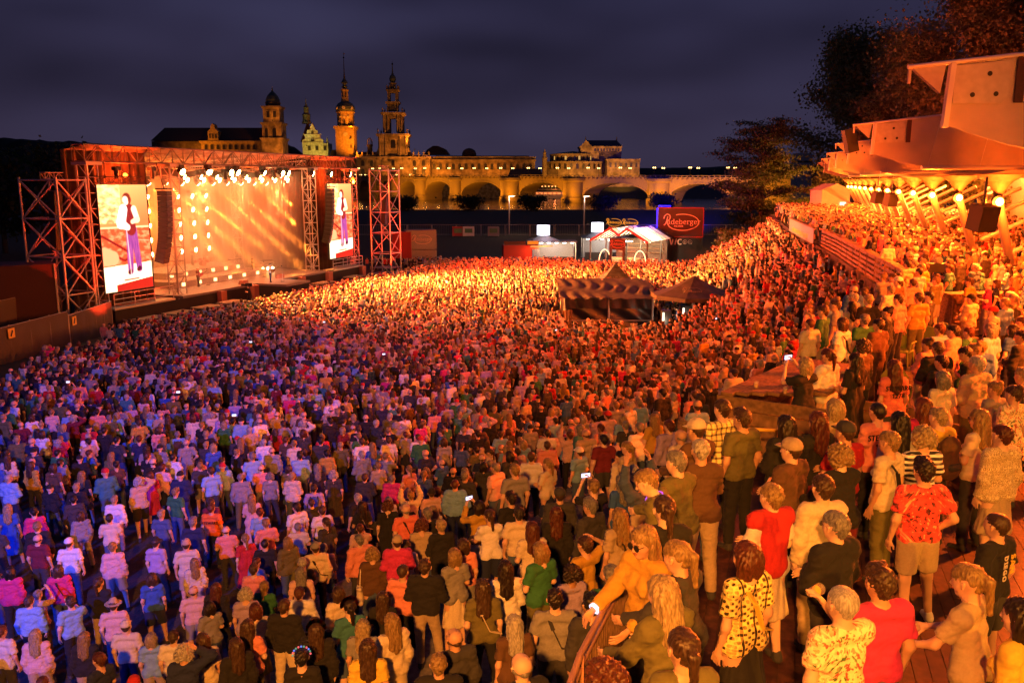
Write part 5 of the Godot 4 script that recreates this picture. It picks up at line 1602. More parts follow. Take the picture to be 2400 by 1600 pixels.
func build_cube() -> void:
	# large cube with beer emblem, washrooms below
	var o := thing("washroom_cube", "large dark red cube with beer emblem and washroom sign", "building", Vector3(23.73, G0, -121), deg_to_rad(-6))
	part("lower_box", Geo.new().box(Vector3(0, 1.9, -2.6), Vector3(6.2, 3.8, 5.2)), mats.dark_board, o)
	part("upper_box", Geo.new().box(Vector3(0, 5.8, -2.6), Vector3(6.2, 4.0, 5.2)), mats.deep_red, o)
	part("side_board", Geo.new().box(Vector3(3.14, 5.8, -2.6), Vector3(0.06, 3.8, 5.0)), mats.dark_board, o)
	part("edge_trim", Geo.new().box(Vector3(0, 7.85, 0.03), Vector3(6.3, 0.12, 0.1)).box(Vector3(3.13, 5.8, 0.04), Vector3(0.1, 4.0, 0.1)).box(Vector3(0, 3.8, 0.04), Vector3(6.3, 0.1, 0.1)), mats.kiosk_red, o)
	emblem(o, Vector3(0.0, 5.9, 0.06), 0.0, 4.5, mats.sign_line, true)
	emblem(o, Vector3(3.22, 5.9, -2.6), PI / 2, 3.0, mats.sign_line, false)
	lettering(o, "WC", 0.8, mats.sign_line, Vector3(-0.6, 3.1, 0.06), 0.0, "Droid Sans", false)
	for x in [0.7, 1.4]:
		var ring := []
		for n in 17:
			ring.append(Vector3(x + cos(TAU * n / 16) * 0.28, 3.1 + sin(TAU * n / 16) * 0.28, 0.05))
		part("symbol_ring", Geo.new().path(ring, 0.03, 4).tube(Vector3(x, 2.95, 0.05), Vector3(x, 3.2, 0.05), 0.06, 6), mats.sign_line, o)
	part("door", Geo.new().box(Vector3(-0.2, 1.1, 0.03), Vector3(1.6, 2.2, 0.06)), mats.black_metal, o)
	var neon := glow("blue tube", Color(0.12, 0.08, 1.0), 7.0)
	part("blue_neon_tube", Geo.new().tube(Vector3(-3.3, 3.6, 0.05), Vector3(-3.3, 7.8, 0.05), 0.06, 6), neon, o)
	part("blue_neon_tube", Geo.new().tube(Vector3(-3.1, 8.1, -0.6), Vector3(-1.4, 8.1, -0.6), 0.07, 6), neon, o)
	omni(Vector3(-3.8, 8.2, -1.2), Color(0.15, 0.1, 1.0), 40.0, 0.3, o)
	spot(Vector3(0.5, 8.6, -1.5), Vector3(20, 6, -300), Color(0.2, 0.12, 1.0), 45000.0, 9.0, 0.8, 0.3, o)
	var sp := thing("sign_wash_lamp", "small red lamp washing the beer cube's front", "lamp", Vector3(21.27, G0 + 3.4, -117.2))
	part("housing", Geo.new().box(Vector3.ZERO, Vector3(0.3, 0.25, 0.3)), mats.black_metal, sp)
	part("bracket", Geo.new().tube(Vector3(0, -0.1, 0), Vector3(0, -3.4, 0), 0.04, 6), mats.black_metal, sp)
	spot(Vector3(0, 0.15, -0.2), Vector3(1.5, 2.6, -4.0), Color(1.0, 0.4, 0.22), 9.0, 55.0, 0.9, 0.15, sp)
	var ut := thing("utility_box", "pale utility cabin right of the beer cube", "cabin", Vector3(30.7, G0, -122))
	part("wall", Geo.new().box(Vector3(0, 2.2, 0), Vector3(2.6, 4.4, 2.0)), mats.tank_white, ut)
	part("lid", Geo.new().box(Vector3(0, 4.45, 0), Vector3(2.8, 0.12, 2.2)), mats.steel, ut)


# ---------- terrace ----------
func build_terrace() -> void:
	mat("deck_wood", Color(0.1, 0.034, 0.022), 0.6, 0.0, "wood", 1.1)
	mat("deck_wood_b", Color(0.08, 0.027, 0.018), 0.65, 0.0, "wood", 0.9)
	mat("deck_wood_c", Color(0.12, 0.042, 0.027), 0.6, 0.0, "wood", 1.3)
	mat("membrane", Color(0.52, 0.48, 0.42), 0.75, 0.0, "soft", 0.12)
	mats.membrane.backlight_enabled = true
	mats.membrane.backlight = Color(0.5, 0.46, 0.4)
	mat("white_tube", Color(0.6, 0.58, 0.55), 0.4, 0.1)
	mat("plate_steel", Color(0.5, 0.46, 0.4), 0.55, 0.1, "soft", 0.6)
	mat("rail_paint", Color(0.42, 0.22, 0.16), 0.45, 0.2)
	mat("yellow_paint", Color(0.65, 0.42, 0.03), 0.5)
	mat("chair_green", Color(0.16, 0.24, 0.05), 0.45)
	# deck: base slab and boards
	var pl := PackedVector2Array()
	for p in edge:
		pl.append(p)
	pl.append(Vector2(90, -120))
	pl.append(Vector2(60, 3))
	pl.append(Vector2(-1.5, 3))
	var slab := setting("terrace_deck", Geo.new().prism(pl, DECK_Y - 0.4, DECK_Y - 0.035, Transform3D(Basis(Vector3.RIGHT, Vector3.BACK, Vector3.UP), Vector3.ZERO)), mats.fascia)
	var dirp := Vector2(0.31, -0.95).normalized()
	var side := Vector2(-dirp.y, dirp.x)
	var o := Vector2(0.4, -5.7)
	var woods := [mats.deck_wood, mats.deck_wood_b, mats.deck_wood_c]
	for k in 78:
		var x := 0.08 + k * 0.149
		# boards run along the terrace, butted in three lengths; each ends at the terrace edge
		var lens := [[-5.0, 2.2], [2.206, 8.4], [8.406, 15.0]] if k % 2 else [[-5.0, 4.1], [4.106, 10.2], [10.206, 15.0]]
		for l in lens:
			var a: float = l[0]
			var b: float = l[1]
			while b > a + 0.3:
				var e := o + side * (x - 0.08) + dirp * b
				if edge_dist(e.x, e.y) < -0.02:
					break
				b -= 0.1
			var f := o + side * x + dirp * a
			if b <= a + 0.3 or edge_dist(f.x, f.y) > 0.0 or f.y > 1.0:
				continue
			var m := o + side * x + dirp * (a + b) * 0.5
			var g := Geo.new().box(Vector3.ZERO, Vector3(0.142, 0.028, b - a))
			var board := part("plank", g, woods[(k * 7 + int(a) * 3) % 3 if a > 0 else (k * 5) % 3], slab)
			board.transform = Transform3D(Basis.looking_at(Vector3(dirp.x, 0, dirp.y)), Vector3(m.x, DECK_Y - 0.016, m.y))
	# fascia wall under the edge
	for k in edge.size() - 1:
		var a: Vector2 = edge[k]
		var b: Vector2 = edge[k + 1]
		var g := Geo.new()
		g.bar(Vector3(a.x, DECK_Y - 1.5, a.y), Vector3(b.x, DECK_Y - 1.5, b.y), 0.1, 2.98)
		setting("terrace_wall", g, mats.fascia)
	build_rail()
	build_pallets()
	build_roof()
	build_furniture()

func build_rail() -> void:
	var o := thing("deck_railing", "slatted deck railing with twin top tubes at the deck's edge", "railing")
	var a := Vector3(-0.5, DECK_Y, -2.0)
	var pts := [Vector2(-0.62, -1.6), Vector2(0.5, -5.7), Vector2(1.3, -7.9), Vector2(2.0, -10.0)]
	for k in pts.size() - 1:
		var p := Vector3(pts[k].x, DECK_Y, pts[k].y)
		var q := Vector3(pts[k + 1].x, DECK_Y, pts[k + 1].y)
		part("top_tube", Geo.new().tube(p + Vector3(0, 1.06, 0), q + Vector3(0, 1.06, 0), 0.026, 8), mats.rail_paint, o)
		part("second_tube", Geo.new().tube(p + Vector3(0, 0.96, 0), q + Vector3(0, 0.96, 0), 0.02, 8), mats.rail_paint, o)
		part("bottom_tube", Geo.new().tube(p + Vector3(0, 0.1, 0), q + Vector3(0, 0.1, 0), 0.02, 6), mats.rail_paint, o)
		var n := int(p.distance_to(q) / 0.075)
		for j in n:
			var c := p.lerp(q, (j + 0.5) / n)
			part("slat", Geo.new().box(c + Vector3(0, 0.53, 0), Vector3(0.03, 0.84, 0.012), Basis.looking_at((q - p).normalized())), mats.wooden_rail, o)
		part("post", Geo.new().box(p + Vector3(0, 0.53, 0), Vector3(0.05, 1.06, 0.05)), mats.rail_paint, o)
	part("post", Geo.new().box(Vector3(2.0, DECK_Y + 0.53, -10.0), Vector3(0.05, 1.06, 0.05)), mats.rail_paint, o)
	var y := thing("yellow_rail", "yellow painted tube rail before the plank bar", "railing", Vector3(3.3, DECK_Y, -11.3), -0.1)
	part("top_tube", Geo.new().tube(Vector3(-0.3, 1.1, 0), Vector3(0.35, 1.1, 0), 0.025, 8), mats.yellow_paint, y)
	for x in [-0.28, 0.33]:
		part("post", Geo.new().tube(Vector3(x, 0, 0), Vector3(x, 1.1, 0), 0.022, 8), mats.yellow_paint, y)

func pallet(label: String, at: Vector3, turn: float) -> void:
	var t := thing("pallet", label, "pallet", at, turn, "upright pallets along the terrace edge")
	for k in 5:
		part("slat", Geo.new().box(Vector3(0, 0.1 + k * 0.235, 0.06), Vector3(2.2, 0.12, 0.025)), mats.timber, t)
	for x in [-1.0, -0.35, 0.35, 1.0]:
		part("bearer", Geo.new().box(Vector3(x, 0.57, 0), Vector3(0.1, 1.12, 0.09)), mats.timber, t)
	part("cap_board", Geo.new().box(Vector3(0, 1.18, 0.02), Vector3(2.3, 0.05, 0.34)), mats.timber, t)

func build_pallets() -> void:
	var a := Vector2(14.6, -31.5)
	var b := Vector2(20.0, -53.0)
	var c := Vector2(25.5, -78.0)
	var names := ["nearest", "second", "third", "fourth", "fifth", "sixth", "seventh", "eighth", "ninth", "tenth", "eleventh", "twelfth"]
	for k in 12:
		var t := (k + 0.5) * 2.42
		var d := (b - a).normalized()
		var p := a + d * t
		if t > a.distance_to(b):
			d = (c - b).normalized()
			p = b + d * (t - a.distance_to(b))
		pallet("upright pallet fence section, %s from the near end" % names[k], Vector3(p.x + 0.12, DECK_Y, p.y), atan2(-d.y, d.x) + PI)
	var bn := thing("terrace_banner", "grey banner with yellow lettering on the far terrace edge", "banner", Vector3(24.0, DECK_Y, -71.5), atan2(25.0, 5.5) + PI)
	part("cloth", Geo.new().box(Vector3(0, 0.5, 0), Vector3(18.0, 1.15, 0.05)), mats.container_grey, bn)
	part("top_board", Geo.new().box(Vector3(0, 1.12, 0), Vector3(18.2, 0.08, 0.3)), mats.timber, bn)
	var pr := Geo.new()
	for k in 30:
		pr.box(Vector3(-6.0 + k * 0.4, 0.2 + 0.06 * (k % 3), 0.03), Vector3(0.12 + 0.05 * (k * 7 % 4), 0.34, 0.02)).box(Vector3(-6.0 + k * 0.4, 0.2 + 0.06 * (k % 3), -0.03), Vector3(0.12 + 0.05 * (k * 7 % 4), 0.34, 0.02))
	part("print", pr, mats.yellow_sign, bn)

func build_roof() -> void:
	var amber := Color(1.0, 0.37, 0.07)
	# stepped membrane shells, each with a front panel, steel plate, beam and roof sheet
	for k in 6:
		var z := -20.0 - k * 20.0
		var x0 := 3.2 + 0.332 * -z
		var o := thing("membrane_roof", "white membrane roof shell, %s from the viewpoint, glowing orange" % ["first", "second", "third", "fourth", "fifth", "sixth"][k], "roof", Vector3(x0, 0, z), 0.0, "membrane roof shells over the terrace")
		var poly := PackedVector2Array([Vector2(0, 12.7), Vector2(0.02, 11.37), Vector2(0.6, 11.18), Vector2(1.5, 10.92), Vector2(2.4, 10.76), Vector2(4, 10.72), Vector2(17, 10.7), Vector2(17, 14.6), Vector2(8, 13.7)])
		part("front_membrane", Geo.new().prism(poly, -0.02, 0.02), mats.membrane, o)
		for q in 5:
			var sx := 2.6 + q * 2.4
			part("seam", Geo.new().bar(Vector3(sx, 10.76, 0.03), Vector3(sx + 0.5, 12.85 + sx * 0.11, 0.03), 0.05, 0.012), mats.white_tube, o)
		part("lower_beam", Geo.new().tube(Vector3(2.3, 10.72, 0.08), Vector3(17, 10.7, 0.08), 0.09, 8), mats.white_tube, o)
		part("top_beam", Geo.new().tube(Vector3(-0.95, 12.62, 0.05), Vector3(17, 14.55, 0.05), 0.05, 8), mats.white_tube, o)
		part("edge_strip", Geo.new().bar(Vector3(-0.02, 11.3, 0.06), Vector3(0.05, 12.7, 0.06), 0.14, 0.12), mats.white_tube, o)
		var pt := part("corner_plate", Geo.new().prism(PackedVector2Array([Vector2(0.12, 12.65), Vector2(0.12, 11.83), Vector2(1.2, 11.83), Vector2(1.4, 12.0), Vector2(1.4, 12.78)]), 0.03, 0.06), mats.plate_steel, o)
		for h in [Vector2(0.9, 12.48), Vector2(0.55, 12.02), Vector2(1.08, 12.04)]:
			part("bolt_hole", Geo.new().tube(Vector3(h.x, h.y, 0.05), Vector3(h.x, h.y, 0.075), 0.055, 10), mats.black_metal, pt)
		part("strap", Geo.new().box(Vector3(1.6, 12.35, 0.06), Vector3(0.2, 1.0, 0.03)), mats.deep_red, o)
		part("tip_bracket", Geo.new().prism(PackedVector2Array([Vector2(-0.85, 12.6), Vector2(-0.1, 12.66), Vector2(-0.18, 12.05)]), -0.06, 0.06).box(Vector3(-0.88, 12.42, 0), Vector3(0.06, 0.3, 0.06)), mats.plate_steel, o)
		# roof sheet sloping back down to the next shell and the billowing ceiling below it
		part("roof_sheet", Geo.new().sheet(func(u: float, v: float) -> Vector3: return Vector3(lerpf(v * 10.6, 17.0 + v * 6.4, u), 12.74 + 1.9 * u + 0.25 * sin(v * PI), -v * 19.6), 10, 10), mats.membrane, o)
		part("ceiling", Geo.new().sheet(func(u: float, v: float) -> Vector3: return Vector3(lerpf(6.5, 17.0, u) + v * 6.6, 10.62 - 0.2 * sin(v * PI) - 0.1 * sin(v * PI * 6.0) * sin(u * PI * 3.0), -0.1 - v * 19.8), 24, 36), mats.membrane, o)
	# struts with lamps under the roof edge
	for k in 15:
		var z := -14.3 - k * 7.0
		var x := 6.5 + 0.329 * -z
		var st := thing("roof_strut", "slanting white roof strut, %s from the viewpoint" % NTH[k], "strut", Vector3(x, 0, z), 0.0, "slanting roof struts on the terrace")
		part("tube", Geo.new().tube(Vector3(0.1, 9.5, 0), Vector3(4.6, DECK_Y, -6.0), 0.16, 10), mats.white_tube, st)
		part("cross_tube", Geo.new().tube(Vector3(7.5, 9.7, 1.0), Vector3(1.2, DECK_Y, -3.0), 0.12, 10), mats.white_tube, st)
		part("funnel", Geo.new().lathe(Vector3(0.1, 9.6, 0), [[0.12, 0.0], [0.18, 0.2], [0.4, 0.5], [0.75, 0.72]], 12), mats.fascia, st)
		part("foot_plate", Geo.new().box(Vector3(4.6, DECK_Y + 0.05, -6.0), Vector3(0.6, 0.1, 0.6)), mats.plate_steel, st)
		var lp := thing("roof_lamp", "orange glowing flood lamp on the %s roof strut" % NTH[k], "lamp", Vector3(x, 9.45, z + 0.25), 0.0, "flood lamps under the terrace roof")
		part("housing", Geo.new().tube(Vector3(0, 0.05, -0.3), Vector3(0, 0.0, -0.02), 0.1, 10, 0.2), mats.black_metal, lp)
		part("lamp_glass", Geo.new().ball(Vector3(0, 0, 0.05), Vector3(0.13, 0.13, 0.07), 8, 12), glow("roof lamp glass", Color(1.0, 0.62, 0.25), 60.0), lp)
		omni(Vector3(-0.1, -0.2, 0.45), amber, 95.0, 0.15, lp)
		spot(Vector3(-0.1, -0.1, 0.4), Vector3(-1.2, -1.5, 0.9), amber, 110.0, 78.0, 0.6, 0.15, lp)
		spot(Vector3(0.2, -0.1, 0.4), Vector3(2.0, -1.6, 0.2), amber, 75.0, 70.0, 0.6, 0.15, lp)
	# loudspeakers hung from the roof
	for e in [[Vector3(14.5, 9.0, -26.5), 0.78, "large black loudspeaker hanging beside the nearest roof lamp"], [Vector3(25.42, 8.9, -58), 0.85, "black loudspeaker hanging under the middle roof"], [Vector3(27.89, 8.9, -66), 0.85, "farther black loudspeaker hanging under the roof"]]:
		var sp := thing("hanging_speaker", e[2], "loudspeaker", e[0], 0.25, "loudspeakers under the terrace roof")
		var w: float = e[1]
		part("cabinet", Geo.new().box(Vector3.ZERO, Vector3(w * 0.85, w, w * 0.7), Basis(Vector3.RIGHT, 0.2)), mats.speaker_black, sp)
		part("grille", Geo.new().box(Basis(Vector3.RIGHT, 0.2) * Vector3(0, 0, w * 0.36), Vector3(w * 0.76, w * 0.92, 0.03), Basis(Vector3.RIGHT, 0.2)), mats.black_metal, sp)
		part("bracket", Geo.new().tube(Vector3(0, w * 0.45, 0), Vector3(0, w * 0.5 + 1.15 - maxf(0.0, e[0].y - 8.9) * 3.0, 0), 0.04, 6), mats.black_metal, sp)
	var hs := thing("mast_speaker", "tilted black speaker at the second shell's tip", "loudspeaker", Vector3(16.04, 12.0, -41.5))
	part("cabinet", Geo.new().box(Vector3.ZERO, Vector3(0.5, 1.1, 0.5), Basis(Vector3.BACK, 0.25)), mats.speaker_black, hs)
	part("bracket", Geo.new().tube(Vector3(0.1, 0.5, 0), Vector3(0.5, 0.75, 0.3), 0.04, 6), mats.plate_steel, hs)
	# back wall of fabric and the white tent at the far end
	var bw := thing("fabric_wall", "curved pale fabric wall at the back of the terrace", "wall", Vector3(28, 0, -20))
	part("fabric", Geo.new().sheet(func(u: float, v: float) -> Vector3: return Vector3(u * 34.0 + sin(v * 2.6) * 1.2 - v * 3.0, DECK_Y + v * 5.4, -u * 95.0), 48, 10), mats.membrane, bw)
	var tn := thing("white_tent", "white gabled tent at the far end of the terrace", "tent", Vector3(38.95, DECK_Y, -104))
	part("wall", Geo.new().box(Vector3(0, 1.7, -2), Vector3(3.4, 3.4, 4)), mats.membrane, tn)
	part("roof", Geo.new().prism(PackedVector2Array([Vector2(-1.9, 3.4), Vector2(1.9, 3.4), Vector2(0, 4.2)]), -4.2, 0.2), mats.membrane, tn)
	part("lit_window", Geo.new().box(Vector3(0.9, 1.5, 0.03), Vector3(0.7, 1.0, 0.06)), glow("tent window", Color(1.0, 0.8, 0.7), 3.0), tn)
	part("doorway", Geo.new().box(Vector3(-0.7, 0.9, 0.03), Vector3(1.4, 1.6, 0.04)), mats.black_metal, tn)

func build_furniture() -> void:
	# long plank bar at the terrace corner: two wings of boards
	var b := thing("plank_bar", "long plank bar with broad top at the terrace corner", "bar")
	var p1 := Vector2(3.36, -13.35)
	var p2 := Vector2(4.9, -12.35)
	var p3 := Vector2(5.6, -16.2)
	var top := 6.75
	# top boards along the long wing
	var d := (p3 - p1).normalized()
	var n := Vector2(-d.y, d.x)
	if n.dot(p2 - p1) < 0:
		n = -n
	for k in 7:
		var c := p1 + n * (0.1 + k * 0.2) + d * 1.75
		var o := part("top_board", Geo.new().box(Vector3.ZERO, Vector3(0.19, 0.05, 3.5 - k * 0.16)), [mats.timber, mats.wooden_rail][k % 2], b)
		o.transform = Transform3D(Basis.looking_at(Vector3(d.x, 0, d.y)), Vector3(c.x, top, c.y) + Vector3(d.x, 0, d.y) * k * 0.07)
	var e := (p2 - p1).normalized()
	for k in 5:
		var c := (p1 + p2) * 0.5
		var o := part("front_board", Geo.new().box(Vector3(0, top - 0.13 - k * 0.215, 0), Vector3(p1.distance_to(p2) + 0.1, 0.2, 0.04)), [mats.wooden_rail, mats.timber][k % 2], b)
		o.position = Vector3(c.x, 0, c.y)
		o.rotation.y = atan2(-e.y, e.x)
	for k in 5:
		var c := p1 + d * 1.75
		var o := part("side_board", Geo.new().box(Vector3(0, top - 0.13 - k * 0.215, 0), Vector3(3.5, 0.2, 0.04)), [mats.wooden_rail, mats.timber][k % 2], b)
		o.position = Vector3(c.x, 0, c.y)
		o.rotation.y = atan2(-d.y, d.x)
	for e2 in [[Vector2(4.0, -13.6), "clear plastic cup on the plank bar's left part"], [Vector2(4.35, -13.2), "clear plastic cup on the plank bar's right part"]]:
		var cup := thing("plastic_cup", e2[1], "cup", Vector3(e2[0].x, top + 0.03, e2[0].y), 0.0, "cups on the plank bar")
		part("wall", Geo.new().lathe(Vector3.ZERO, [[0.03, 0.0], [0.038, 0.11]], 12), cup_mat(), cup)
		part("drink", Geo.new().lathe(Vector3.ZERO, [[0.0, 0.004], [0.029, 0.004], [0.034, 0.07], [0.0, 0.071]], 12), mat("beer", Color(0.6, 0.35, 0.06), 0.2), cup)
	# bench with plank back
	var bn := thing("plank_bench", "plank bench with low back right of the plank bar", "bench", Vector3(6.3, DECK_Y, -13.2), -0.62)
	for k in 3:
		part("back_board", Geo.new().box(Vector3(0, 0.5 + k * 0.17, 0), Vector3(3.0, 0.15, 0.04)), mats.timber, bn)
	for k in 3:
		part("seat_board", Geo.new().box(Vector3(0, 0.42, -0.1 - k * 0.15), Vector3(3.0, 0.04, 0.14)), mats.timber, bn)
	for x in [-1.4, 0.0, 1.4]:
		part("leg", Geo.new().box(Vector3(x, 0.45, 0.05), Vector3(0.09, 0.9, 0.06)), mats.wooden_rail, bn)
	# pallet counter further back
	var pc := thing("pallet_counter", "chunky counter of stacked planks further along the terrace", "counter", Vector3(14.6, DECK_Y, -26.0), 0.1)
	for k in 4:
		part("plank", Geo.new().box(Vector3(0, 0.14 + k * 0.26, 0.3), Vector3(2.6, 0.22, 0.05)), mats.timber, pc)
	for k in 4:
		part("top_plank", Geo.new().box(Vector3(0, 1.08, 0.25 - k * 0.17), Vector3(2.8, 0.05, 0.16)), mats.timber, pc)
	for x in [-1.2, 1.2]:
		part("post", Geo.new().box(Vector3(x, 0.52, -0.1), Vector3(0.1, 1.04, 0.7)), mats.wooden_rail, pc)
	var bb := thing("black_beam", "long black loudspeaker bar on the terrace edge", "loudspeaker", Vector3(15.6, 7.0, -31.2))
	part("cabinet", Geo.new().box(Vector3.ZERO, Vector3(1.7, 0.32, 0.35)), mats.speaker_black, bb)
	part("stand", Geo.new().box(Vector3(-0.7, -0.75, 0), Vector3(0.08, 1.2, 0.08)).box(Vector3(0.7, -0.75, 0), Vector3(0.08, 1.2, 0.08)), mats.black_metal, bb)
	part("status_lamp", Geo.new().box(Vector3(0.25, 0.02, 0.19), Vector3(0.03, 0.1, 0.02)), glow("status light", Color(0.8, 0.9, 1.0), 4.0), bb)
	# green garden chairs
	var proto: Node3D = null
	var spots := [[Vector3(9.4, DECK_Y, -20.2), 2.4, "green garden chair nearest the salmon T-shirt"], [Vector3(10.1, DECK_Y, -20.5), 2.0, "middle green garden chair of the row of three"], [Vector3(10.7, DECK_Y, -21.2), 1.6, "green garden chair farthest along the row of three"], [Vector3(7.2, DECK_Y, -15.6), 2.8, "green garden chair behind the black dress at the bar"]]
	for s in spots:
		if proto == null:
			proto = thing("garden_chair", s[2], "chair", s[0], s[1], "green garden chairs on the terrace")
			part("seat", Geo.new().box(Vector3(0, 0.44, 0), Vector3(0.46, 0.03, 0.44)), mats.chair_green, proto)
			part("backrest", Geo.new().prism(PackedVector2Array([Vector2(-0.2, 0.46), Vector2(0.2, 0.46), Vector2(0.24, 0.82), Vector2(0.15, 0.95), Vector2(-0.15, 0.95), Vector2(-0.24, 0.82)]), 0.2, 0.225), mats.chair_green, proto)
			for q in [[-1, -1], [1, -1], [-1, 1], [1, 1]]:
				part("leg", Geo.new().tube(Vector3(q[0] * 0.2, 0.44, q[1] * 0.19), Vector3(q[0] * 0.26, 0, q[1] * 0.25), 0.018, 6), mats.chair_green, proto)
			for q in [-1, 1]:
				part("armrest", Geo.new().path([Vector3(q * 0.24, 0.44, -0.2), Vector3(q * 0.27, 0.66, -0.18), Vector3(q * 0.27, 0.67, 0.2)], 0.018, 6), mats.chair_green, proto)
		else:
			copy_of(proto, s[0], s[1], s[2])

func cup_mat() -> StandardMaterial3D:
	if not mats.has("cup"):
		var m := StandardMaterial3D.new()
		m.resource_name = "cup"
		m.albedo_color = Color(0.9, 0.9, 0.9, 0.25)
		m.transparency = BaseMaterial3D.TRANSPARENCY_ALPHA
		m.roughness = 0.1
		mats["cup"] = m
	return mats.cup


# ---------- trees ----------
func tree(label: String, called: String, at: Vector3, h: float, w: float, seed_: int, leaves: int, leaf: float, mode := "round", leafm := "leaf", group := "") -> void:
	var r := RandomNumberGenerator.new()
	r.seed = seed_
	var o := thing(called, label, "tree", at, 0.0, group)
	var tr := Geo.new()
	tr.tube(Vector3.ZERO, Vector3(0.1, h * 0.45, 0), h * 0.028, 8, h * 0.02)
	tr.tube(Vector3(0.1, h * 0.45, 0), Vector3(-0.1, h * 0.85, 0.1), h * 0.02, 7, h * 0.006)
	part("trunk", tr, mats.bark, o)
	var tips := []
	var lb := Geo.new()
	var nl := 48 if mode == "tiers" else 30
	for k in nl:
		var t := lerpf(0.2, 0.95, (k + r.randf()) / nl)
		if mode == "tiers":
			t = 0.2 + 0.75 * float(k % 8) / 7.0 + r.randfn() * 0.012
		var a := r.randf() * TAU
		var reach := w * 0.5
		if mode == "tiers":
			reach *= lerpf(0.95, 0.45, absf(t - 0.45) / 0.5) * r.randf_range(0.5, 1.1)
		elif mode == "tall":
			reach *= sin(PI * clampf((t - 0.05) / 0.95, 0, 1)) ** 0.6 * r.randf_range(0.6, 1.1)
		else:
			reach *= sin(PI * clampf((t - 0.1) / 0.95, 0, 1)) ** 0.5 * r.randf_range(0.6, 1.05)
		var p0 := Vector3(0, h * t * 0.88, 0)
		var p1 := Vector3(cos(a) * reach, h * t + reach * (0.06 if mode == "tiers" else 0.3), sin(a) * reach)
		if mode != "tiers":
			p1.y = minf(p1.y, h * 0.97)
		lb.tube(p0, p0.lerp(p1, 0.6) + Vector3(0, reach * 0.08, 0), h * 0.007, 5, h * 0.004, false)
		lb.tube(p0.lerp(p1, 0.6) + Vector3(0, reach * 0.08, 0), p1, h * 0.004, 5, h * 0.0015, false)
		for q in 5:
			tips.append(p0.lerp(p1, lerpf(0.4, 1.05, q / 4.0)) + Vector3(r.randfn(), r.randfn() * 0.5, r.randfn()) * w * 0.035)
	part("limbs", lb, mats.bark, o)
	var g := Geo.new()
	var cl := w * (0.055 if mode == "tiers" else 0.075)
	var flat := 0.22 if mode == "tiers" else 0.8
	for k in leaves:
		var c: Vector3 = tips[r.randi() % tips.size()]
		var dv := Vector3(r.randfn(), r.randfn() * flat, r.randfn()) * cl
		var p := c + dv
		var nn := (dv.normalized() + Vector3(r.randfn(), r.randfn() + 0.6, r.randfn()) * 0.7).normalized()
		var x := nn.cross(Vector3(r.randfn(), r.randfn(), r.randfn())).normalized()
		var y := nn.cross(x)
		var s := leaf * r.randf_range(0.6, 1.3)
		g.quad(p - x * s * 0.5, p - y * s * 0.35, p + x * s * 0.5, p + y * s * 0.35)
	part("crown", g, mats[leafm], o)

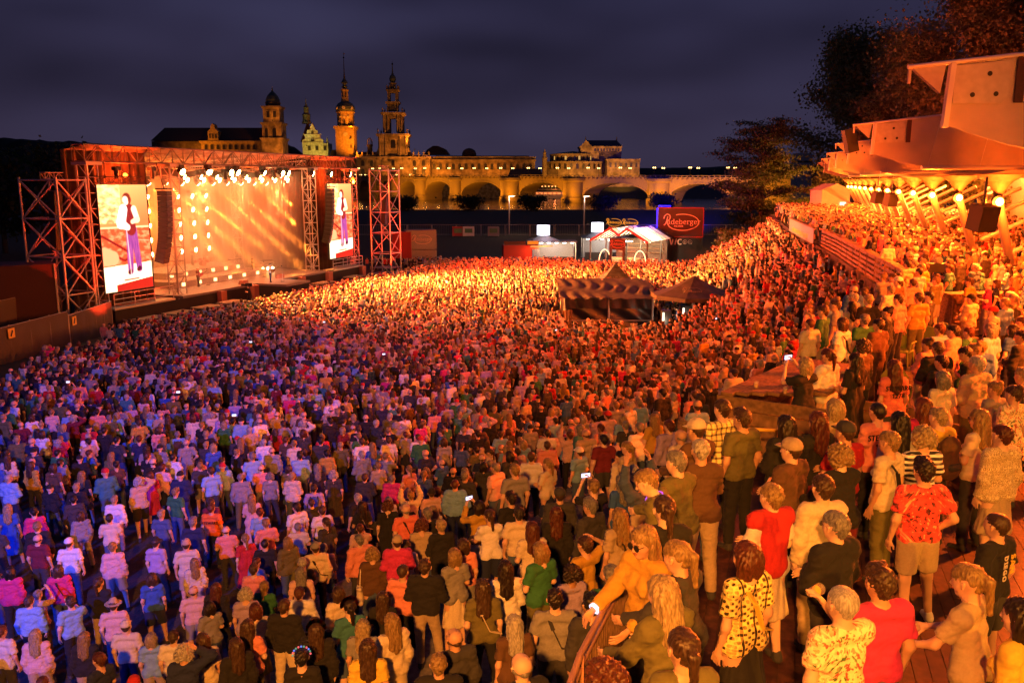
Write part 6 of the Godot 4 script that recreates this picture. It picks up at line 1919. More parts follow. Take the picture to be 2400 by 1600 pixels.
func build_trees() -> void:
	mat("bark", Color(0.05, 0.04, 0.03), 0.95, 0.0, "grain", 1.0)
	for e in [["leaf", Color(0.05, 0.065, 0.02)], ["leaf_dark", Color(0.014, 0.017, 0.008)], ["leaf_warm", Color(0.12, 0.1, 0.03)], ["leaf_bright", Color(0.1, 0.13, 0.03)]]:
		var m := StandardMaterial3D.new()
		m.resource_name = e[0]
		m.albedo_color = lin(e[1].r, e[1].g, e[1].b)
		m.roughness = 0.7
		m.backlight_enabled = true
		m.backlight = Color(0.3, 0.35, 0.1)
		mats[e[0]] = m
	tree("tiered dark conifer standing between the bridge and the terrace roof", "cedar_tree", Vector3(36.35, -1.4, -126), 20.0, 17.0, 5, 34000, 0.32, "tiers", "leaf_dark")
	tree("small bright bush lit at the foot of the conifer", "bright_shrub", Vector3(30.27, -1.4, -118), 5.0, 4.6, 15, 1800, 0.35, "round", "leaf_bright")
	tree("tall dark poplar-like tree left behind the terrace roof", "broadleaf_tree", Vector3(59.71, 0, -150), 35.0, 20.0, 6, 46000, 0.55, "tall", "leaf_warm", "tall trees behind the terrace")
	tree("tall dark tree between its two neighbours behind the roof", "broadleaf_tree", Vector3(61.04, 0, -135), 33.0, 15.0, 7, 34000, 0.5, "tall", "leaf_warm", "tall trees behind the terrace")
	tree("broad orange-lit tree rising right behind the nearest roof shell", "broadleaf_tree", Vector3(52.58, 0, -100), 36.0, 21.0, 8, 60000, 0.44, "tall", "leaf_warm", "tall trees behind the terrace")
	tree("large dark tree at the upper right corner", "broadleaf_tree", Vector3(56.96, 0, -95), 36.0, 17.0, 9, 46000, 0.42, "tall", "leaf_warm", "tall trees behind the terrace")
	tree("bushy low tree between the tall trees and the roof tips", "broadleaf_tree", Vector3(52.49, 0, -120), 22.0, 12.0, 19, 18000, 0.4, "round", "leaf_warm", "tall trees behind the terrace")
	for e in [[Vector3(43.0, 0, -78), "path lamp behind the terrace lighting the corner trees"], [Vector3(53.0, 0, -126), "farther path lamp lighting the poplar-like tree"]]:
		var lp := thing("path_lamp", e[1], "street lamp", e[0], 0.0, "path lamps behind the terrace")
		part("post", Geo.new().tube(Vector3.ZERO, Vector3(0, 9.0, 0), 0.1, 8, 0.07), mats.black_metal, lp)
		part("globe_lamp", Geo.new().ball(Vector3(0, 9.3, 0), Vector3(0.35, 0.35, 0.35)), glow("path globe", Color(1.0, 0.6, 0.25), 6.0), lp)
		omni(Vector3(0, 10.0, -0.6), Color(1.0, 0.56, 0.2), 1100.0, 0.3, lp)
	# dark trees on the meadow's edge and behind the stage
	var r := RandomNumberGenerator.new()
	r.seed = 77
	for k in 5:
		tree("dark round tree behind the stage's left end, %s from the left" % NTH[k], "meadow_tree", Vector3(-118.0 + k * 11.0 + r.randf() * 3.0, -1.4, -128.0 - r.randf() * 14.0), 14.5 + r.randf() * 3.0, 13.0, 30 + k, 3200, 0.8, "round", "leaf_dark", "dark trees behind the stage")
	for k in 6:
		var u := -46.0 + k * 24.0
		tree("low dark willow on the near river bank, %s from the left" % NTH[k], "bank_willow", Vector3(u + r.randf() * 8.0, -0.8, -318.0 + r.randf() * 8.0), 4.2 + r.randf() * 1.6, 11.0, 50 + k, 1500, 0.9, "round", "leaf_dark", "willows on the near bank")

# ---------- people ----------
# A body is a field of tapered capsules joined by a smooth minimum and meshed as surface nets.
# bone: [a, b, radius a, radius b, flatten front to back, cut flat at b]
func nets(bones: Array, cell: float, k := 0.035, hem := -9.0) -> Geo:
	var lo := Vector3(9, 9, 9)
	var hi := -lo
	for b in bones:
		var r: float = maxf(b[2], b[3]) + cell * 2.5
		lo = lo.min(b[0] - Vector3.ONE * r).min(b[1] - Vector3.ONE * r)
		hi = hi.max(b[0] + Vector3.ONE * r).max(b[1] + Vector3.ONE * r)
	var nx := int(ceil((hi.x - lo.x) / cell)) + 1
	var ny := int(ceil((hi.y - lo.y) / cell)) + 1
	var nz := int(ceil((hi.z - lo.z) / cell)) + 1
	var sx := 1
	var sy := nx
	var sz := nx * ny
	var f := PackedFloat32Array()
	f.resize(nx * ny * nz)
	f.fill(1.0)
	for bone in bones:
		var a: Vector3 = bone[0]
		var b: Vector3 = bone[1]
		var ra: float = bone[2]
		var rb: float = bone[3]
		var fz: float = bone[4] if bone.size() > 4 else 1.0
		var cut: bool = bone.size() > 5 and bone[5]
		var ab := b - a
		var ab2 := Vector3(ab.x, ab.y, ab.z * fz)
		var len2 := maxf(ab2.length_squared(), 1e-8)
		var dir := ab.normalized()
		var reach := maxf(ra, rb) + k + cell * 2.0
		var p0 := ((a.min(b) - Vector3.ONE * reach - lo) / cell).floor()
		var p1 := ((a.max(b) + Vector3.ONE * reach - lo) / cell).ceil()
		for z in range(maxi(0, int(p0.z)), mini(nz - 1, int(p1.z)) + 1):
			for y in range(maxi(0, int(p0.y)), mini(ny - 1, int(p1.y)) + 1):
				var at := z * sz + y * sy
				for x in range(maxi(0, int(p0.x)), mini(nx - 1, int(p1.x)) + 1):
					var q := lo + Vector3(x, y, z) * cell - a
					var q2 := Vector3(q.x, q.y, q.z * fz)
					var t := clampf(q2.dot(ab2) / len2, 0.0, 1.0)
					var d := (q2 - ab2 * t).length() - lerpf(ra, rb, t)
					if cut:
						d = maxf(d, (q - ab).dot(dir))
					var o := f[at + x]
					var h := maxf(k - absf(o - d), 0.0) / k
					f[at + x] = minf(o, d) - h * h * k * 0.25
	if hem > -5.0:
		for z in nz:
			for y in ny:
				var over := hem - (lo.y + y * cell)
				if over > -0.3:
					for x in nx:
						var at2 := z * sz + y * sy + x
						f[at2] = maxf(f[at2], over)
	var g := Geo.new()
	var ids := {}
	var far := cell * 2.6
	var corner := [0, sx, sy, sx + sy, sz, sx + sz, sy + sz, sx + sy + sz]
	var cp := [Vector3(0, 0, 0), Vector3(1, 0, 0), Vector3(0, 1, 0), Vector3(1, 1, 0), Vector3(0, 0, 1), Vector3(1, 0, 1), Vector3(0, 1, 1), Vector3(1, 1, 1)]
	var es := [[0, 1], [2, 3], [4, 5], [6, 7], [0, 2], [1, 3], [4, 6], [5, 7], [0, 4], [1, 5], [2, 6], [3, 7]]
	var w := PackedFloat32Array()
	w.resize(8)
	for z in nz - 1:
		for y in ny - 1:
			for x in nx - 1:
				var at := z * sz + y * sy + x
				if absf(f[at]) > far:
					continue
				var m := 0
				for j in 8:
					w[j] = f[at + corner[j]]
					if w[j] < 0.0:
						m |= 1 << j
				if m == 0 or m == 255:
					continue
				var s := Vector3.ZERO
				var cnt := 0
				for e in es:
					var u: float = w[e[0]]
					var t: float = w[e[1]]
					if (u < 0.0) != (t < 0.0):
						s += (cp[e[0]] as Vector3).lerp(cp[e[1]], u / (u - t))
						cnt += 1
				ids[at] = g.v.size()
				g.v.append(lo + (Vector3(x, y, z) + s / cnt) * cell)
				g.n.append(Vector3(w[1] + w[3] + w[5] + w[7] - w[0] - w[2] - w[4] - w[6], w[2] + w[3] + w[6] + w[7] - w[0] - w[1] - w[4] - w[5], w[4] + w[5] + w[6] + w[7] - w[0] - w[1] - w[2] - w[3]).normalized())
	for at in ids:
		var f0 := f[at]
		for ax in 3:
			var st: int = [sx, sy, sz][ax]
			var f1 := f[at + st]
			if (f0 < 0.0) == (f1 < 0.0):
				continue
			var p: int = [sy, sz, sx][ax]
			var q: int = [sz, sx, sy][ax]
			if not (ids.has(at - p) and ids.has(at - q) and ids.has(at - p - q)):
				continue
			var a: int = ids[at]
			var b: int = ids[at - p]
			var c: int = ids[at - p - q]
			var d: int = ids[at - q]
			if f0 < 0.0:
				g.i.append_array([a, c, b, a, d, c])
			else:
				g.i.append_array([a, b, c, a, c, d])
	return g

func rough_up(g: Geo, amp: float, freq: Vector3, seed_: int) -> Geo:
	# cloth folds and hair strands as real relief
	var f := FastNoiseLite.new()
	f.seed = seed_
	f.frequency = 1.0
	f.fractal_octaves = 2
	var e := 0.012
	for k in g.v.size():
		var p := g.v[k]
		var nn := g.n[k]
		var o := f.get_noise_3dv(p * freq)
		var gr := Vector3(f.get_noise_3dv((p + Vector3(e, 0, 0)) * freq) - o, f.get_noise_3dv((p + Vector3(0, e, 0)) * freq) - o, f.get_noise_3dv((p + Vector3(0, 0, e)) * freq) - o) * (amp / e)
		g.v[k] = p + nn * (o * amp)
		g.n[k] = (nn - (gr - nn * nn.dot(gr))).normalized()
	return g

func tint(g: Geo, col := Color.WHITE) -> Geo:
	g.c.resize(g.v.size())
	g.c.fill(col)
	return g

var head_geo: Geo
var hand_geo: Geo

func make_head() -> Geo:
	var b := [
		[Vector3(0, 0.025, 0.02), Vector3(0, 0.03, -0.018), 0.092, 0.086],
		[Vector3(0, -0.03, -0.035), Vector3(0, -0.085, -0.058), 0.06, 0.034],
		[Vector3(-0.03, -0.03, -0.04), Vector3(-0.025, -0.07, -0.035), 0.045, 0.035],
		[Vector3(0.03, -0.03, -0.04), Vector3(0.025, -0.07, -0.035), 0.045, 0.035],
		[Vector3(0, -0.05, 0.02), Vector3(0, -0.16, 0.02), 0.058, 0.06],
	]
	var g := nets(b, 0.011, 0.03)
	var fine := [
		[Vector3(0, 0.008, -0.098), Vector3(0, -0.03, -0.114), 0.008, 0.013],
		[Vector3(-0.012, -0.034, -0.102), Vector3(0.012, -0.034, -0.102), 0.009, 0.009],
		[Vector3(-0.04, 0.018, -0.09), Vector3(-0.012, 0.021, -0.1), 0.009, 0.008],
		[Vector3(0.04, 0.018, -0.09), Vector3(0.012, 0.021, -0.1), 0.009, 0.008],
		[Vector3(-0.016, -0.06, -0.098), Vector3(0.016, -0.06, -0.098), 0.008, 0.008],
		[Vector3(-0.089, 0.012, 0.008), Vector3(-0.09, -0.022, 0.002), 0.017, 0.01],
		[Vector3(0.089, 0.012, 0.008), Vector3(0.09, -0.022, 0.002), 0.017, 0.01],
	]
	tint(g)
	var d := nets(fine, 0.006, 0.008)
	d.c.resize(d.v.size())
	for k in d.v.size():
		var p := d.v[k]
		d.c[k] = Color(0.75, 0.42, 0.4) if p.y < -0.05 else Color(0.35, 0.26, 0.2) if p.y > 0.012 and absf(p.x) < 0.06 and p.z < -0.06 else Color.WHITE
	g.add(d)
	for s in [-1, 1]:
		var eye := Geo.new().ball(Vector3(s * 0.031, -0.001, -0.087), Vector3(0.014, 0.009, 0.012), 6, 8)
		eye.c.resize(eye.v.size())
		for k in eye.v.size():
			eye.c[k] = Color(0.06, 0.05, 0.05) if eye.v[k].z < -0.0945 else Color(0.9, 0.88, 0.85)
		g.add(eye)
	return g

func make_hand() -> Geo:
	# wrist at the origin, fingers along -y, palm towards -z, thumb towards -x
	var b := [
		[Vector3(0, 0.02, 0), Vector3(0, -0.03, 0), 0.027, 0.03, 1.3],
		[Vector3(-0.02, -0.055, 0), Vector3(0.02, -0.055, 0), 0.022, 0.02, 1.3],
		[Vector3(-0.015, -0.03, 0), Vector3(0.018, -0.04, 0), 0.024, 0.02, 1.3],
	]
	var tips := [[-0.031, 0.08], [-0.011, 0.09], [0.01, 0.083], [0.029, 0.066]]
	for t in tips:
		var l: float = t[1]
		var a := Vector3(t[0], -0.078, 0)
		var m := a + Vector3(t[0] * 0.12, -l * 0.5, -0.012)
		var e := m + Vector3(0, -l * 0.42, -0.028)
		b.append([a, m, 0.0098, 0.0088])
		b.append([m, e, 0.0088, 0.0075])
	b.append([Vector3(-0.026, -0.03, -0.006), Vector3(-0.052, -0.062, -0.022), 0.013, 0.0105])
	b.append([Vector3(-0.052, -0.062, -0.022), Vector3(-0.055, -0.096, -0.034), 0.0105, 0.009])
	return tint(nets(b, 0.0075, 0.008))

# a pose: where elbows, wrists, knees and ankles are; right side first, the person looks along -z
func pose(sex: int, el: Array, wr: Array, lean := 0.0, legs := "stand") -> Dictionary:
	var sh := 0.185 if sex == 0 else 0.16
	var hp := 0.088 if sex == 0 else 0.094
	var j := {"sex": sex}
	var hip_y := 0.92
	var kn := [Vector3(hp + 0.03, 0.5, -0.02), Vector3(-hp - 0.03, 0.5, -0.01)]
	var an := [Vector3(hp + 0.05, 0.085, 0.02), Vector3(-hp - 0.05, 0.085, 0.0)]
	if legs == "stride":
		kn = [Vector3(hp + 0.02, 0.5, -0.14), Vector3(-hp - 0.02, 0.49, 0.03)]
		an = [Vector3(hp + 0.03, 0.085, -0.2), Vector3(-hp - 0.03, 0.1, 0.2)]
	elif legs == "hip":
		kn = [Vector3(hp + 0.07, 0.51, -0.07), Vector3(-hp - 0.01, 0.5, 0.0)]
		an = [Vector3(hp + 0.12, 0.085, -0.06), Vector3(-hp - 0.0, 0.085, 0.03)]
	elif legs == "sit":
		hip_y = 0.52
		kn = [Vector3(hp + 0.06, 0.52, -0.42), Vector3(-hp - 0.06, 0.52, -0.42)]
		an = [Vector3(hp + 0.06, 0.085, -0.44), Vector3(-hp - 0.05, 0.085, -0.38)]
	j.hip = Vector3(0, hip_y, 0)
	j.hips = [Vector3(hp, hip_y, 0), Vector3(-hp, hip_y, 0)]
	j.kn = kn
	j.an = an
	var turn := Basis(Vector3.RIGHT, -lean)
	var up := func(p: Vector3) -> Vector3: return j.hip + turn * (p - Vector3(0, 0.92, 0))
	j.waist = up.call(Vector3(0, 1.06, -0.005))
	j.chest = up.call(Vector3(0, 1.28, -0.01))
	j.sh = [up.call(Vector3(sh, 1.425, 0.01)), up.call(Vector3(-sh, 1.425, 0.01))]
	j.neck = up.call(Vector3(0, 1.46, 0.01))
	j.head = up.call(Vector3(0, 1.635, -0.01))
	j.turn = turn
	j.el = [up.call(el[0]), up.call(el[1] * Vector3(-1, 1, 1))]
	j.wr = [up.call(wr[0]), up.call(wr[1] * Vector3(-1, 1, 1))]
	return j

func limbs(j: Dictionary, grow: float, what: String) -> Array:
	var male: bool = j.sex == 0
	var out := []
	var cw := 0.105 if male else 0.09
	if what in ["body", "tee", "long", "tank"]:
		var wd := 0.088 if male else 0.07
		if what != "body":
			wd += 0.008 if male else 0.022
		var cd: Vector3 = Vector3(0.075 if male else 0.06, 0, 0)
		out.append([j.chest - cd, j.chest + cd, cw + grow, cw + grow, 1.1])
		out.append([j.chest - cd * 0.9, j.waist - cd * 0.75, cw + grow, wd + 0.012 + grow, 1.12])
		out.append([j.chest + cd * 0.9, j.waist + cd * 0.75, cw + grow, wd + 0.012 + grow, 1.12])
		out.append([j.waist - cd * 0.8, j.hips[1] + Vector3(0, 0.06, 0), wd + 0.014 + grow, 0.105 + grow * (1.9 if what == "tee" else 1.35), 1.05])
		out.append([j.waist + cd * 0.8, j.hips[0] + Vector3(0, 0.06, 0), wd + 0.014 + grow, 0.105 + grow * (1.9 if what == "tee" else 1.35), 1.05])
		out.append([j.sh[0].lerp(j.neck, 0.12), j.sh[1].lerp(j.neck, 0.12), 0.058 + grow, 0.058 + grow])
		out.append([j.neck - Vector3(0, 0.015, 0), j.sh[0], 0.05 + grow * 0.5, 0.05 + grow])
		out.append([j.neck - Vector3(0, 0.015, 0), j.sh[1], 0.05 + grow * 0.5, 0.05 + grow])
		if not male:
			for s in [-1, 1]:
				out.append([j.chest + j.turn * Vector3(s * 0.068, 0.015, -0.07), j.chest + j.turn * Vector3(s * 0.07, 0.0, -0.085), 0.055 + grow * 0.6, 0.05 + grow * 0.6])
	if what == "body":
		out.append([j.neck - Vector3(0, 0.03, 0), j.head + j.turn * Vector3(0, -0.08, 0.02), 0.062, 0.056])
	var ar := 1.0 if male else 0.86
	for s in 2:
		if what == "body":
			out.append([j.sh[s], j.el[s], 0.054 * ar, 0.042 * ar])
			out.append([j.el[s], j.wr[s], 0.043 * ar, 0.029 * ar])
			out.append([j.hips[s], j.kn[s], 0.092, 0.056])
			out.append([j.kn[s], j.an[s], 0.058, 0.038])
		elif what == "tee":
			out.append([j.sh[s], (j.sh[s] as Vector3).lerp(j.el[s], 0.72), 0.062 * ar + grow, 0.066 * ar + grow, 1.0, true])
		elif what == "long":
			out.append([j.sh[s], j.el[s], 0.06 * ar + grow, 0.052 * ar + grow])
			out.append([j.el[s], (j.el[s] as Vector3).lerp(j.wr[s], 0.94), 0.052 * ar + grow, 0.038 * ar + grow, 1.0, true])
		elif what == "legs":
			out.append([j.hips[s] + Vector3(0, 0.05, 0), j.hips[s], 0.092 + grow, 0.1 + grow, 1.15])
			out.append([j.hips[s], j.kn[s], 0.1 + grow, 0.066 + grow])
			out.append([j.kn[s], (j.kn[s] as Vector3).lerp(j.an[s], 0.97), 0.067 + grow, 0.056 + grow, 1.0, true])
		elif what == "shorts":
			out.append([j.hips[s] + Vector3(0, 0.05, 0), j.hips[s], 0.092 + grow, 0.1 + grow, 1.15])
			out.append([j.hips[s], (j.hips[s] as Vector3).lerp(j.kn[s], 0.82), 0.105 + grow, 0.088 + grow, 1.0, true])
		elif what == "shoes":
			var t: Vector3 = j.an[s]
			out.append([t + Vector3(0, -0.04, 0.03), t + Vector3((0.5 - s) * 0.03, -0.052, -0.13), 0.042, 0.034])
			out.append([t + Vector3(0, 0.0, 0.01), t + Vector3(0, -0.04, 0.02), 0.046, 0.044])
	return out

var kits := []

func make_kit(sex: int, el: Array, wr: Array, lean := 0.0, legs := "stand", skirt := false) -> Dictionary:
	var j := pose(sex, el, wr, lean, legs)
	var kit := {"joints": j}
	var cell := 0.024
	var g := tint(nets(limbs(j, 0.0, "body"), cell))
	g.add(head_geo, Transform3D(j.turn, j.head))
	for s in 2:
		var fore: Vector3 = (j.wr[s] - j.el[s]).normalized()
		var inward := Vector3(-1.0 if s == 0 else 1.0, 0, -0.3)
		var y := -fore
		var z := -(inward - y * inward.dot(y)).normalized()
		var x := y.cross(z)
		g.add(hand_geo, Transform3D(Basis(x if s == 0 else -x, y, z), j.wr[s]))
	kit.body = g.mesh()
	var n := kits.size() * 7
	kit.tee = rough_up(nets(limbs(j, 0.013, "tee"), cell, 0.035, 0.87 if legs != "sit" else 0.5), 0.013, Vector3(7, 11, 7), n + 1).mesh()
	kit.long = rough_up(nets(limbs(j, 0.022, "long"), cell, 0.04, 0.8 if legs != "sit" else 0.48), 0.016, Vector3(7, 12, 7), n + 2).mesh()
	kit.legs = rough_up(nets(limbs(j, 0.008, "legs"), cell, 0.02), 0.008, Vector3(8, 13, 8), n + 3).mesh()
	kit.shorts = rough_up(nets(limbs(j, 0.014, "shorts"), cell, 0.02), 0.005, Vector3(9, 5, 9), n + 4).mesh()
	var sh := limbs(j, 0.0, "shoes")
	kit.shoe = [nets(sh.slice(0, 2), 0.02, 0.02).mesh(), nets(sh.slice(2, 4), 0.02, 0.02).mesh()]
	if skirt:
		var sk := [[Vector3(0.04, 1.02, 0), Vector3(0.06, 0.5, 0), 0.1, 0.17, 1.2, true], [Vector3(-0.04, 1.02, 0), Vector3(-0.06, 0.5, 0), 0.1, 0.17, 1.2, true]]
		kit.skirt = rough_up(nets(sk, cell, 0.05), 0.02, Vector3(12, 2, 12), n + 5).mesh()
		var ds := limbs(j, 0.014, "tee")
		ds.append([Vector3(0.045, 1.02, 0), Vector3(0.07, 0.42, 0), 0.125, 0.19, 1.2, true])
		ds.append([Vector3(-0.045, 1.02, 0), Vector3(-0.07, 0.42, 0), 0.125, 0.19, 1.2, true])
		kit.dress = rough_up(nets(ds, cell, 0.04), 0.016, Vector3(11, 3, 11), n + 6).mesh()
	kits.append(kit)
	return kit

var hairs := {}

func make_hair() -> void:
	# built round the middle of the head
	var shell := [[Vector3(0, 0.045, 0.03), Vector3(0, 0.05, -0.015), 0.094, 0.088], [Vector3(0, 0.0, 0.055), Vector3(0, -0.04, 0.06), 0.072, 0.05]]
	var side := func(y: float, r: float, z := 0.015) -> Array:
		return [[Vector3(0.07, 0.03, z), Vector3(0.078, y, z + 0.01), 0.04, r], [Vector3(-0.07, 0.03, z), Vector3(-0.078, y, z + 0.01), 0.04, r]]
	hairs.short = rough_up(nets(shell, 0.013, 0.03), 0.012, Vector3(38, 30, 38), 5)
	hairs.cropped = rough_up(nets([[Vector3(0, 0.038, 0.026), Vector3(0, 0.042, -0.01), 0.093, 0.087], [Vector3(0, 0.0, 0.045), Vector3(0, -0.03, 0.045), 0.07, 0.055]], 0.013, 0.03), 0.005, Vector3(50, 50, 50), 6)
	hairs.quiff = rough_up(nets(shell + [[Vector3(-0.03, 0.1, -0.06), Vector3(0.04, 0.105, -0.05), 0.04, 0.045]], 0.013, 0.03), 0.016, Vector3(40, 34, 28), 8)
	hairs.bob = rough_up(nets(shell + side.call(-0.1, 0.036) + [[Vector3(-0.05, -0.02, 0.06), Vector3(-0.045, -0.11, 0.06), 0.062, 0.045], [Vector3(0.05, -0.02, 0.06), Vector3(0.045, -0.11, 0.06), 0.062, 0.045]], 0.014, 0.03), 0.012, Vector3(46, 9, 46), 9)
	hairs.long = rough_up(nets(shell + side.call(-0.16, 0.034) + [[Vector3(-0.045, -0.02, 0.06), Vector3(-0.06, -0.3, 0.1), 0.06, 0.045], [Vector3(0.045, -0.02, 0.06), Vector3(0.055, -0.32, 0.1), 0.06, 0.04], [Vector3(0, -0.05, 0.07), Vector3(0, -0.36, 0.115), 0.06, 0.036]], 0.015, 0.03), 0.014, Vector3(44, 7, 44), 10)
	hairs.ponytail = rough_up(nets([shell[0], [Vector3(0, 0.02, 0.05), Vector3(0, -0.02, 0.055), 0.075, 0.055], [Vector3(0, 0.06, 0.11), Vector3(0, 0.03, 0.15), 0.026, 0.034], [Vector3(0, 0.03, 0.15), Vector3(0.012, -0.2, 0.14), 0.036, 0.02]], 0.013, 0.02), 0.01, Vector3(40, 9, 40), 11)
	hairs.bun = rough_up(nets([shell[0], [Vector3(0, 0.02, 0.05), Vector3(0, -0.03, 0.055), 0.075, 0.05], [Vector3(0, 0.11, 0.08), Vector3(0, 0.12, 0.09), 0.046, 0.044]], 0.013, 0.015), 0.01, Vector3(40, 30, 40), 12)
	hairs.curly = rough_up(nets([[Vector3(0, 0.05, 0.03), Vector3(0, 0.05, -0.015), 0.105, 0.096], [Vector3(-0.05, -0.0, 0.05), Vector3(0.05, -0.0, 0.05), 0.085, 0.085]] + side.call(-0.05, 0.05), 0.014, 0.03), 0.034, Vector3(22, 22, 22), 13)
	hairs.bald = nets([[Vector3(-0.078, -0.01, 0.03), Vector3(0, -0.02, 0.075), 0.026, 0.04], [Vector3(0.078, -0.01, 0.03), Vector3(0, -0.02, 0.075), 0.026, 0.04]], 0.012, 0.02)
	var cap := nets([[Vector3(0, 0.055, 0.03), Vector3(0, 0.058, -0.012), 0.1, 0.093]], 0.013, 0.02, 0.035)
	cap.add(nets([[Vector3(-0.045, 0.045, -0.1), Vector3(0.045, 0.045, -0.1), 0.03, 0.03], [Vector3(-0.035, 0.04, -0.15), Vector3(0.035, 0.04, -0.15), 0.025, 0.025]], 0.012, 0.03), Transform3D(Basis.from_scale(Vector3(1, 0.3, 1)), Vector3(0, 0.03, 0)))
	hairs.cap = cap
	var hat := nets([[Vector3(0, 0.06, 0.01), Vector3(0, 0.1, 0.005), 0.098, 0.085]], 0.013, 0.02, 0.045)
	hat.lathe(Vector3(0, 0.052, 0.005), [[0.08, 0.004], [0.165, -0.004], [0.17, 0.004], [0.09, 0.014]], 20)
	hairs.hat = hat
	for k in hairs:
		hairs[k] = hairs[k].mesh()

var skins := []
var hair_mats := {}

func cloth(called: String, col: Color, pattern := "cloth", scale := 3.0) -> StandardMaterial3D:
	if mats.has(called):
		return mats[called]
	var m := StandardMaterial3D.new()
	m.resource_name = called
	m.albedo_color = lin(col.r, col.g, col.b)
	m.roughness = 0.9
	m.albedo_texture = tex[pattern]
	m.uv1_triplanar = true
	m.uv1_scale = Vector3.ONE * scale
	m.rim_enabled = true
	m.rim = 0.15
	mats[called] = m
	return m

func print_tex(called: String, size: int, f: Callable) -> void:
	var im := Image.create(size, size, false, Image.FORMAT_RGB8)
	for y in size:
		for x in size:
			im.set_pixel(x, y, f.call(float(x) / size, float(y) / size))
	tex[called] = ImageTexture.create_from_image(im)

func make_prints() -> void:
	noise_tex("cloth", 128, 0.09, 0.88, 1.0, 31)
	noise_tex("strand", 128, 0.06, 0.45, 1.0, 37)
	var blot := FastNoiseLite.new()
	blot.seed = 5
	blot.frequency = 1.0
	blot.fractal_octaves = 2
	print_tex("plaid", 96, func(u, w):
		var a := 1.0 if fmod(u * 6.0, 1.0) < 0.3 else 0.0
		var b := 1.0 if fmod(w * 6.0, 1.0) < 0.3 else 0.0
		return Color(1, 0.95, 0.6).lerp(Color(0.1, 0.08, 0.08), 0.45 * (a + b)))
	print_tex("stripes", 64, func(_u, w): return Color(0.95, 0.95, 0.95) if fmod(w * 6.0, 1.0) < 0.5 else Color(0.12, 0.13, 0.2))
	print_tex("floral", 160, func(u, w):
		var s := sin(u * TAU) * 1.2
		var c := cos(u * TAU) * 1.2
		var k := blot.get_noise_3d(s * 1.5 + 4.0, c * 1.5 + sin(w * TAU) * 1.6, cos(w * TAU) * 1.6)
		return Color(0.12, 0.1, 0.12) if k > 0.26 else Color(0.95, 0.3, 0.3) if k > -0.5 else Color(1, 0.75, 0.6))
	print_tex("blossom", 160, func(u, w):
		var k := blot.get_noise_3d(sin(u * TAU) * 2.2, cos(u * TAU) * 2.2 + sin(w * TAU) * 2.2, cos(w * TAU) * 2.2)
		var q := blot.get_noise_3d(sin(u * TAU) * 2.2 + 30.0, cos(u * TAU) * 2.2 + sin(w * TAU) * 2.2, cos(w * TAU) * 2.2)
		return Color(0.75, 0.25, 0.2) if k > 0.3 else Color(0.25, 0.4, 0.2) if q > 0.3 else Color(0.95, 0.88, 0.72))
	print_tex("ornament", 128, func(u, w):
		var band := fmod(u * 3.0, 1.0)
		if band < 0.16:
			return Color(0.12, 0.09, 0.06)
		var k := sin(w * TAU * 7.0) * sin((band - 0.16) / 0.84 * PI * 3.0)
		return Color(0.2, 0.15, 0.08) if k > 0.25 else Color(0.95, 0.85, 0.5))
	print_tex("speckle", 128, func(u, w):
		var k := blot.get_noise_3d(sin(u * TAU) * 9.0, cos(u * TAU) * 9.0, sin(w * TAU) * 9.0 + cos(w * TAU) * 9.0)
		return Color(0.95, 0.9, 0.75) if k > 0.0 else Color(0.45, 0.36, 0.25))

var WEAR := {
	"black": Color(0.012, 0.012, 0.014), "charcoal": Color(0.04, 0.04, 0.045), "navy": Color(0.012, 0.02, 0.07), "white": Color(0.72, 0.7, 0.68), "cream": Color(0.62, 0.54, 0.4), "pale pink": Color(0.62, 0.4, 0.38), "coral": Color(0.72, 0.17, 0.13),
	"red": Color(0.5, 0.02, 0.025), "magenta": Color(0.55, 0.03, 0.16), "orange": Color(0.8, 0.16, 0.02), "mustard": Color(0.5, 0.3, 0.04), "yellow": Color(0.7, 0.5, 0.06), "olive": Color(0.13, 0.12, 0.04), "green": Color(0.03, 0.16, 0.06),
	"teal": Color(0.04, 0.17, 0.2), "sky blue": Color(0.2, 0.38, 0.62), "royal blue": Color(0.03, 0.1, 0.4), "lilac": Color(0.36, 0.28, 0.5), "grey": Color(0.24, 0.24, 0.25), "beige": Color(0.42, 0.33, 0.22), "brown": Color(0.1, 0.05, 0.025), "maroon": Color(0.16, 0.012, 0.025), "denim": Color(0.06, 0.1, 0.2), "salmon": Color(0.72, 0.26, 0.2)}
var HAIRC := {"black": Color(0.01, 0.008, 0.007), "dark brown": Color(0.03, 0.016, 0.009), "brown": Color(0.09, 0.045, 0.02), "auburn": Color(0.14, 0.035, 0.012), "blond": Color(0.42, 0.27, 0.1), "fair": Color(0.55, 0.42, 0.22), "grey": Color(0.3, 0.29, 0.28), "white": Color(0.62, 0.6, 0.56)}

func wear(col: String) -> StandardMaterial3D:
	return cloth("cloth " + col, WEAR[col])

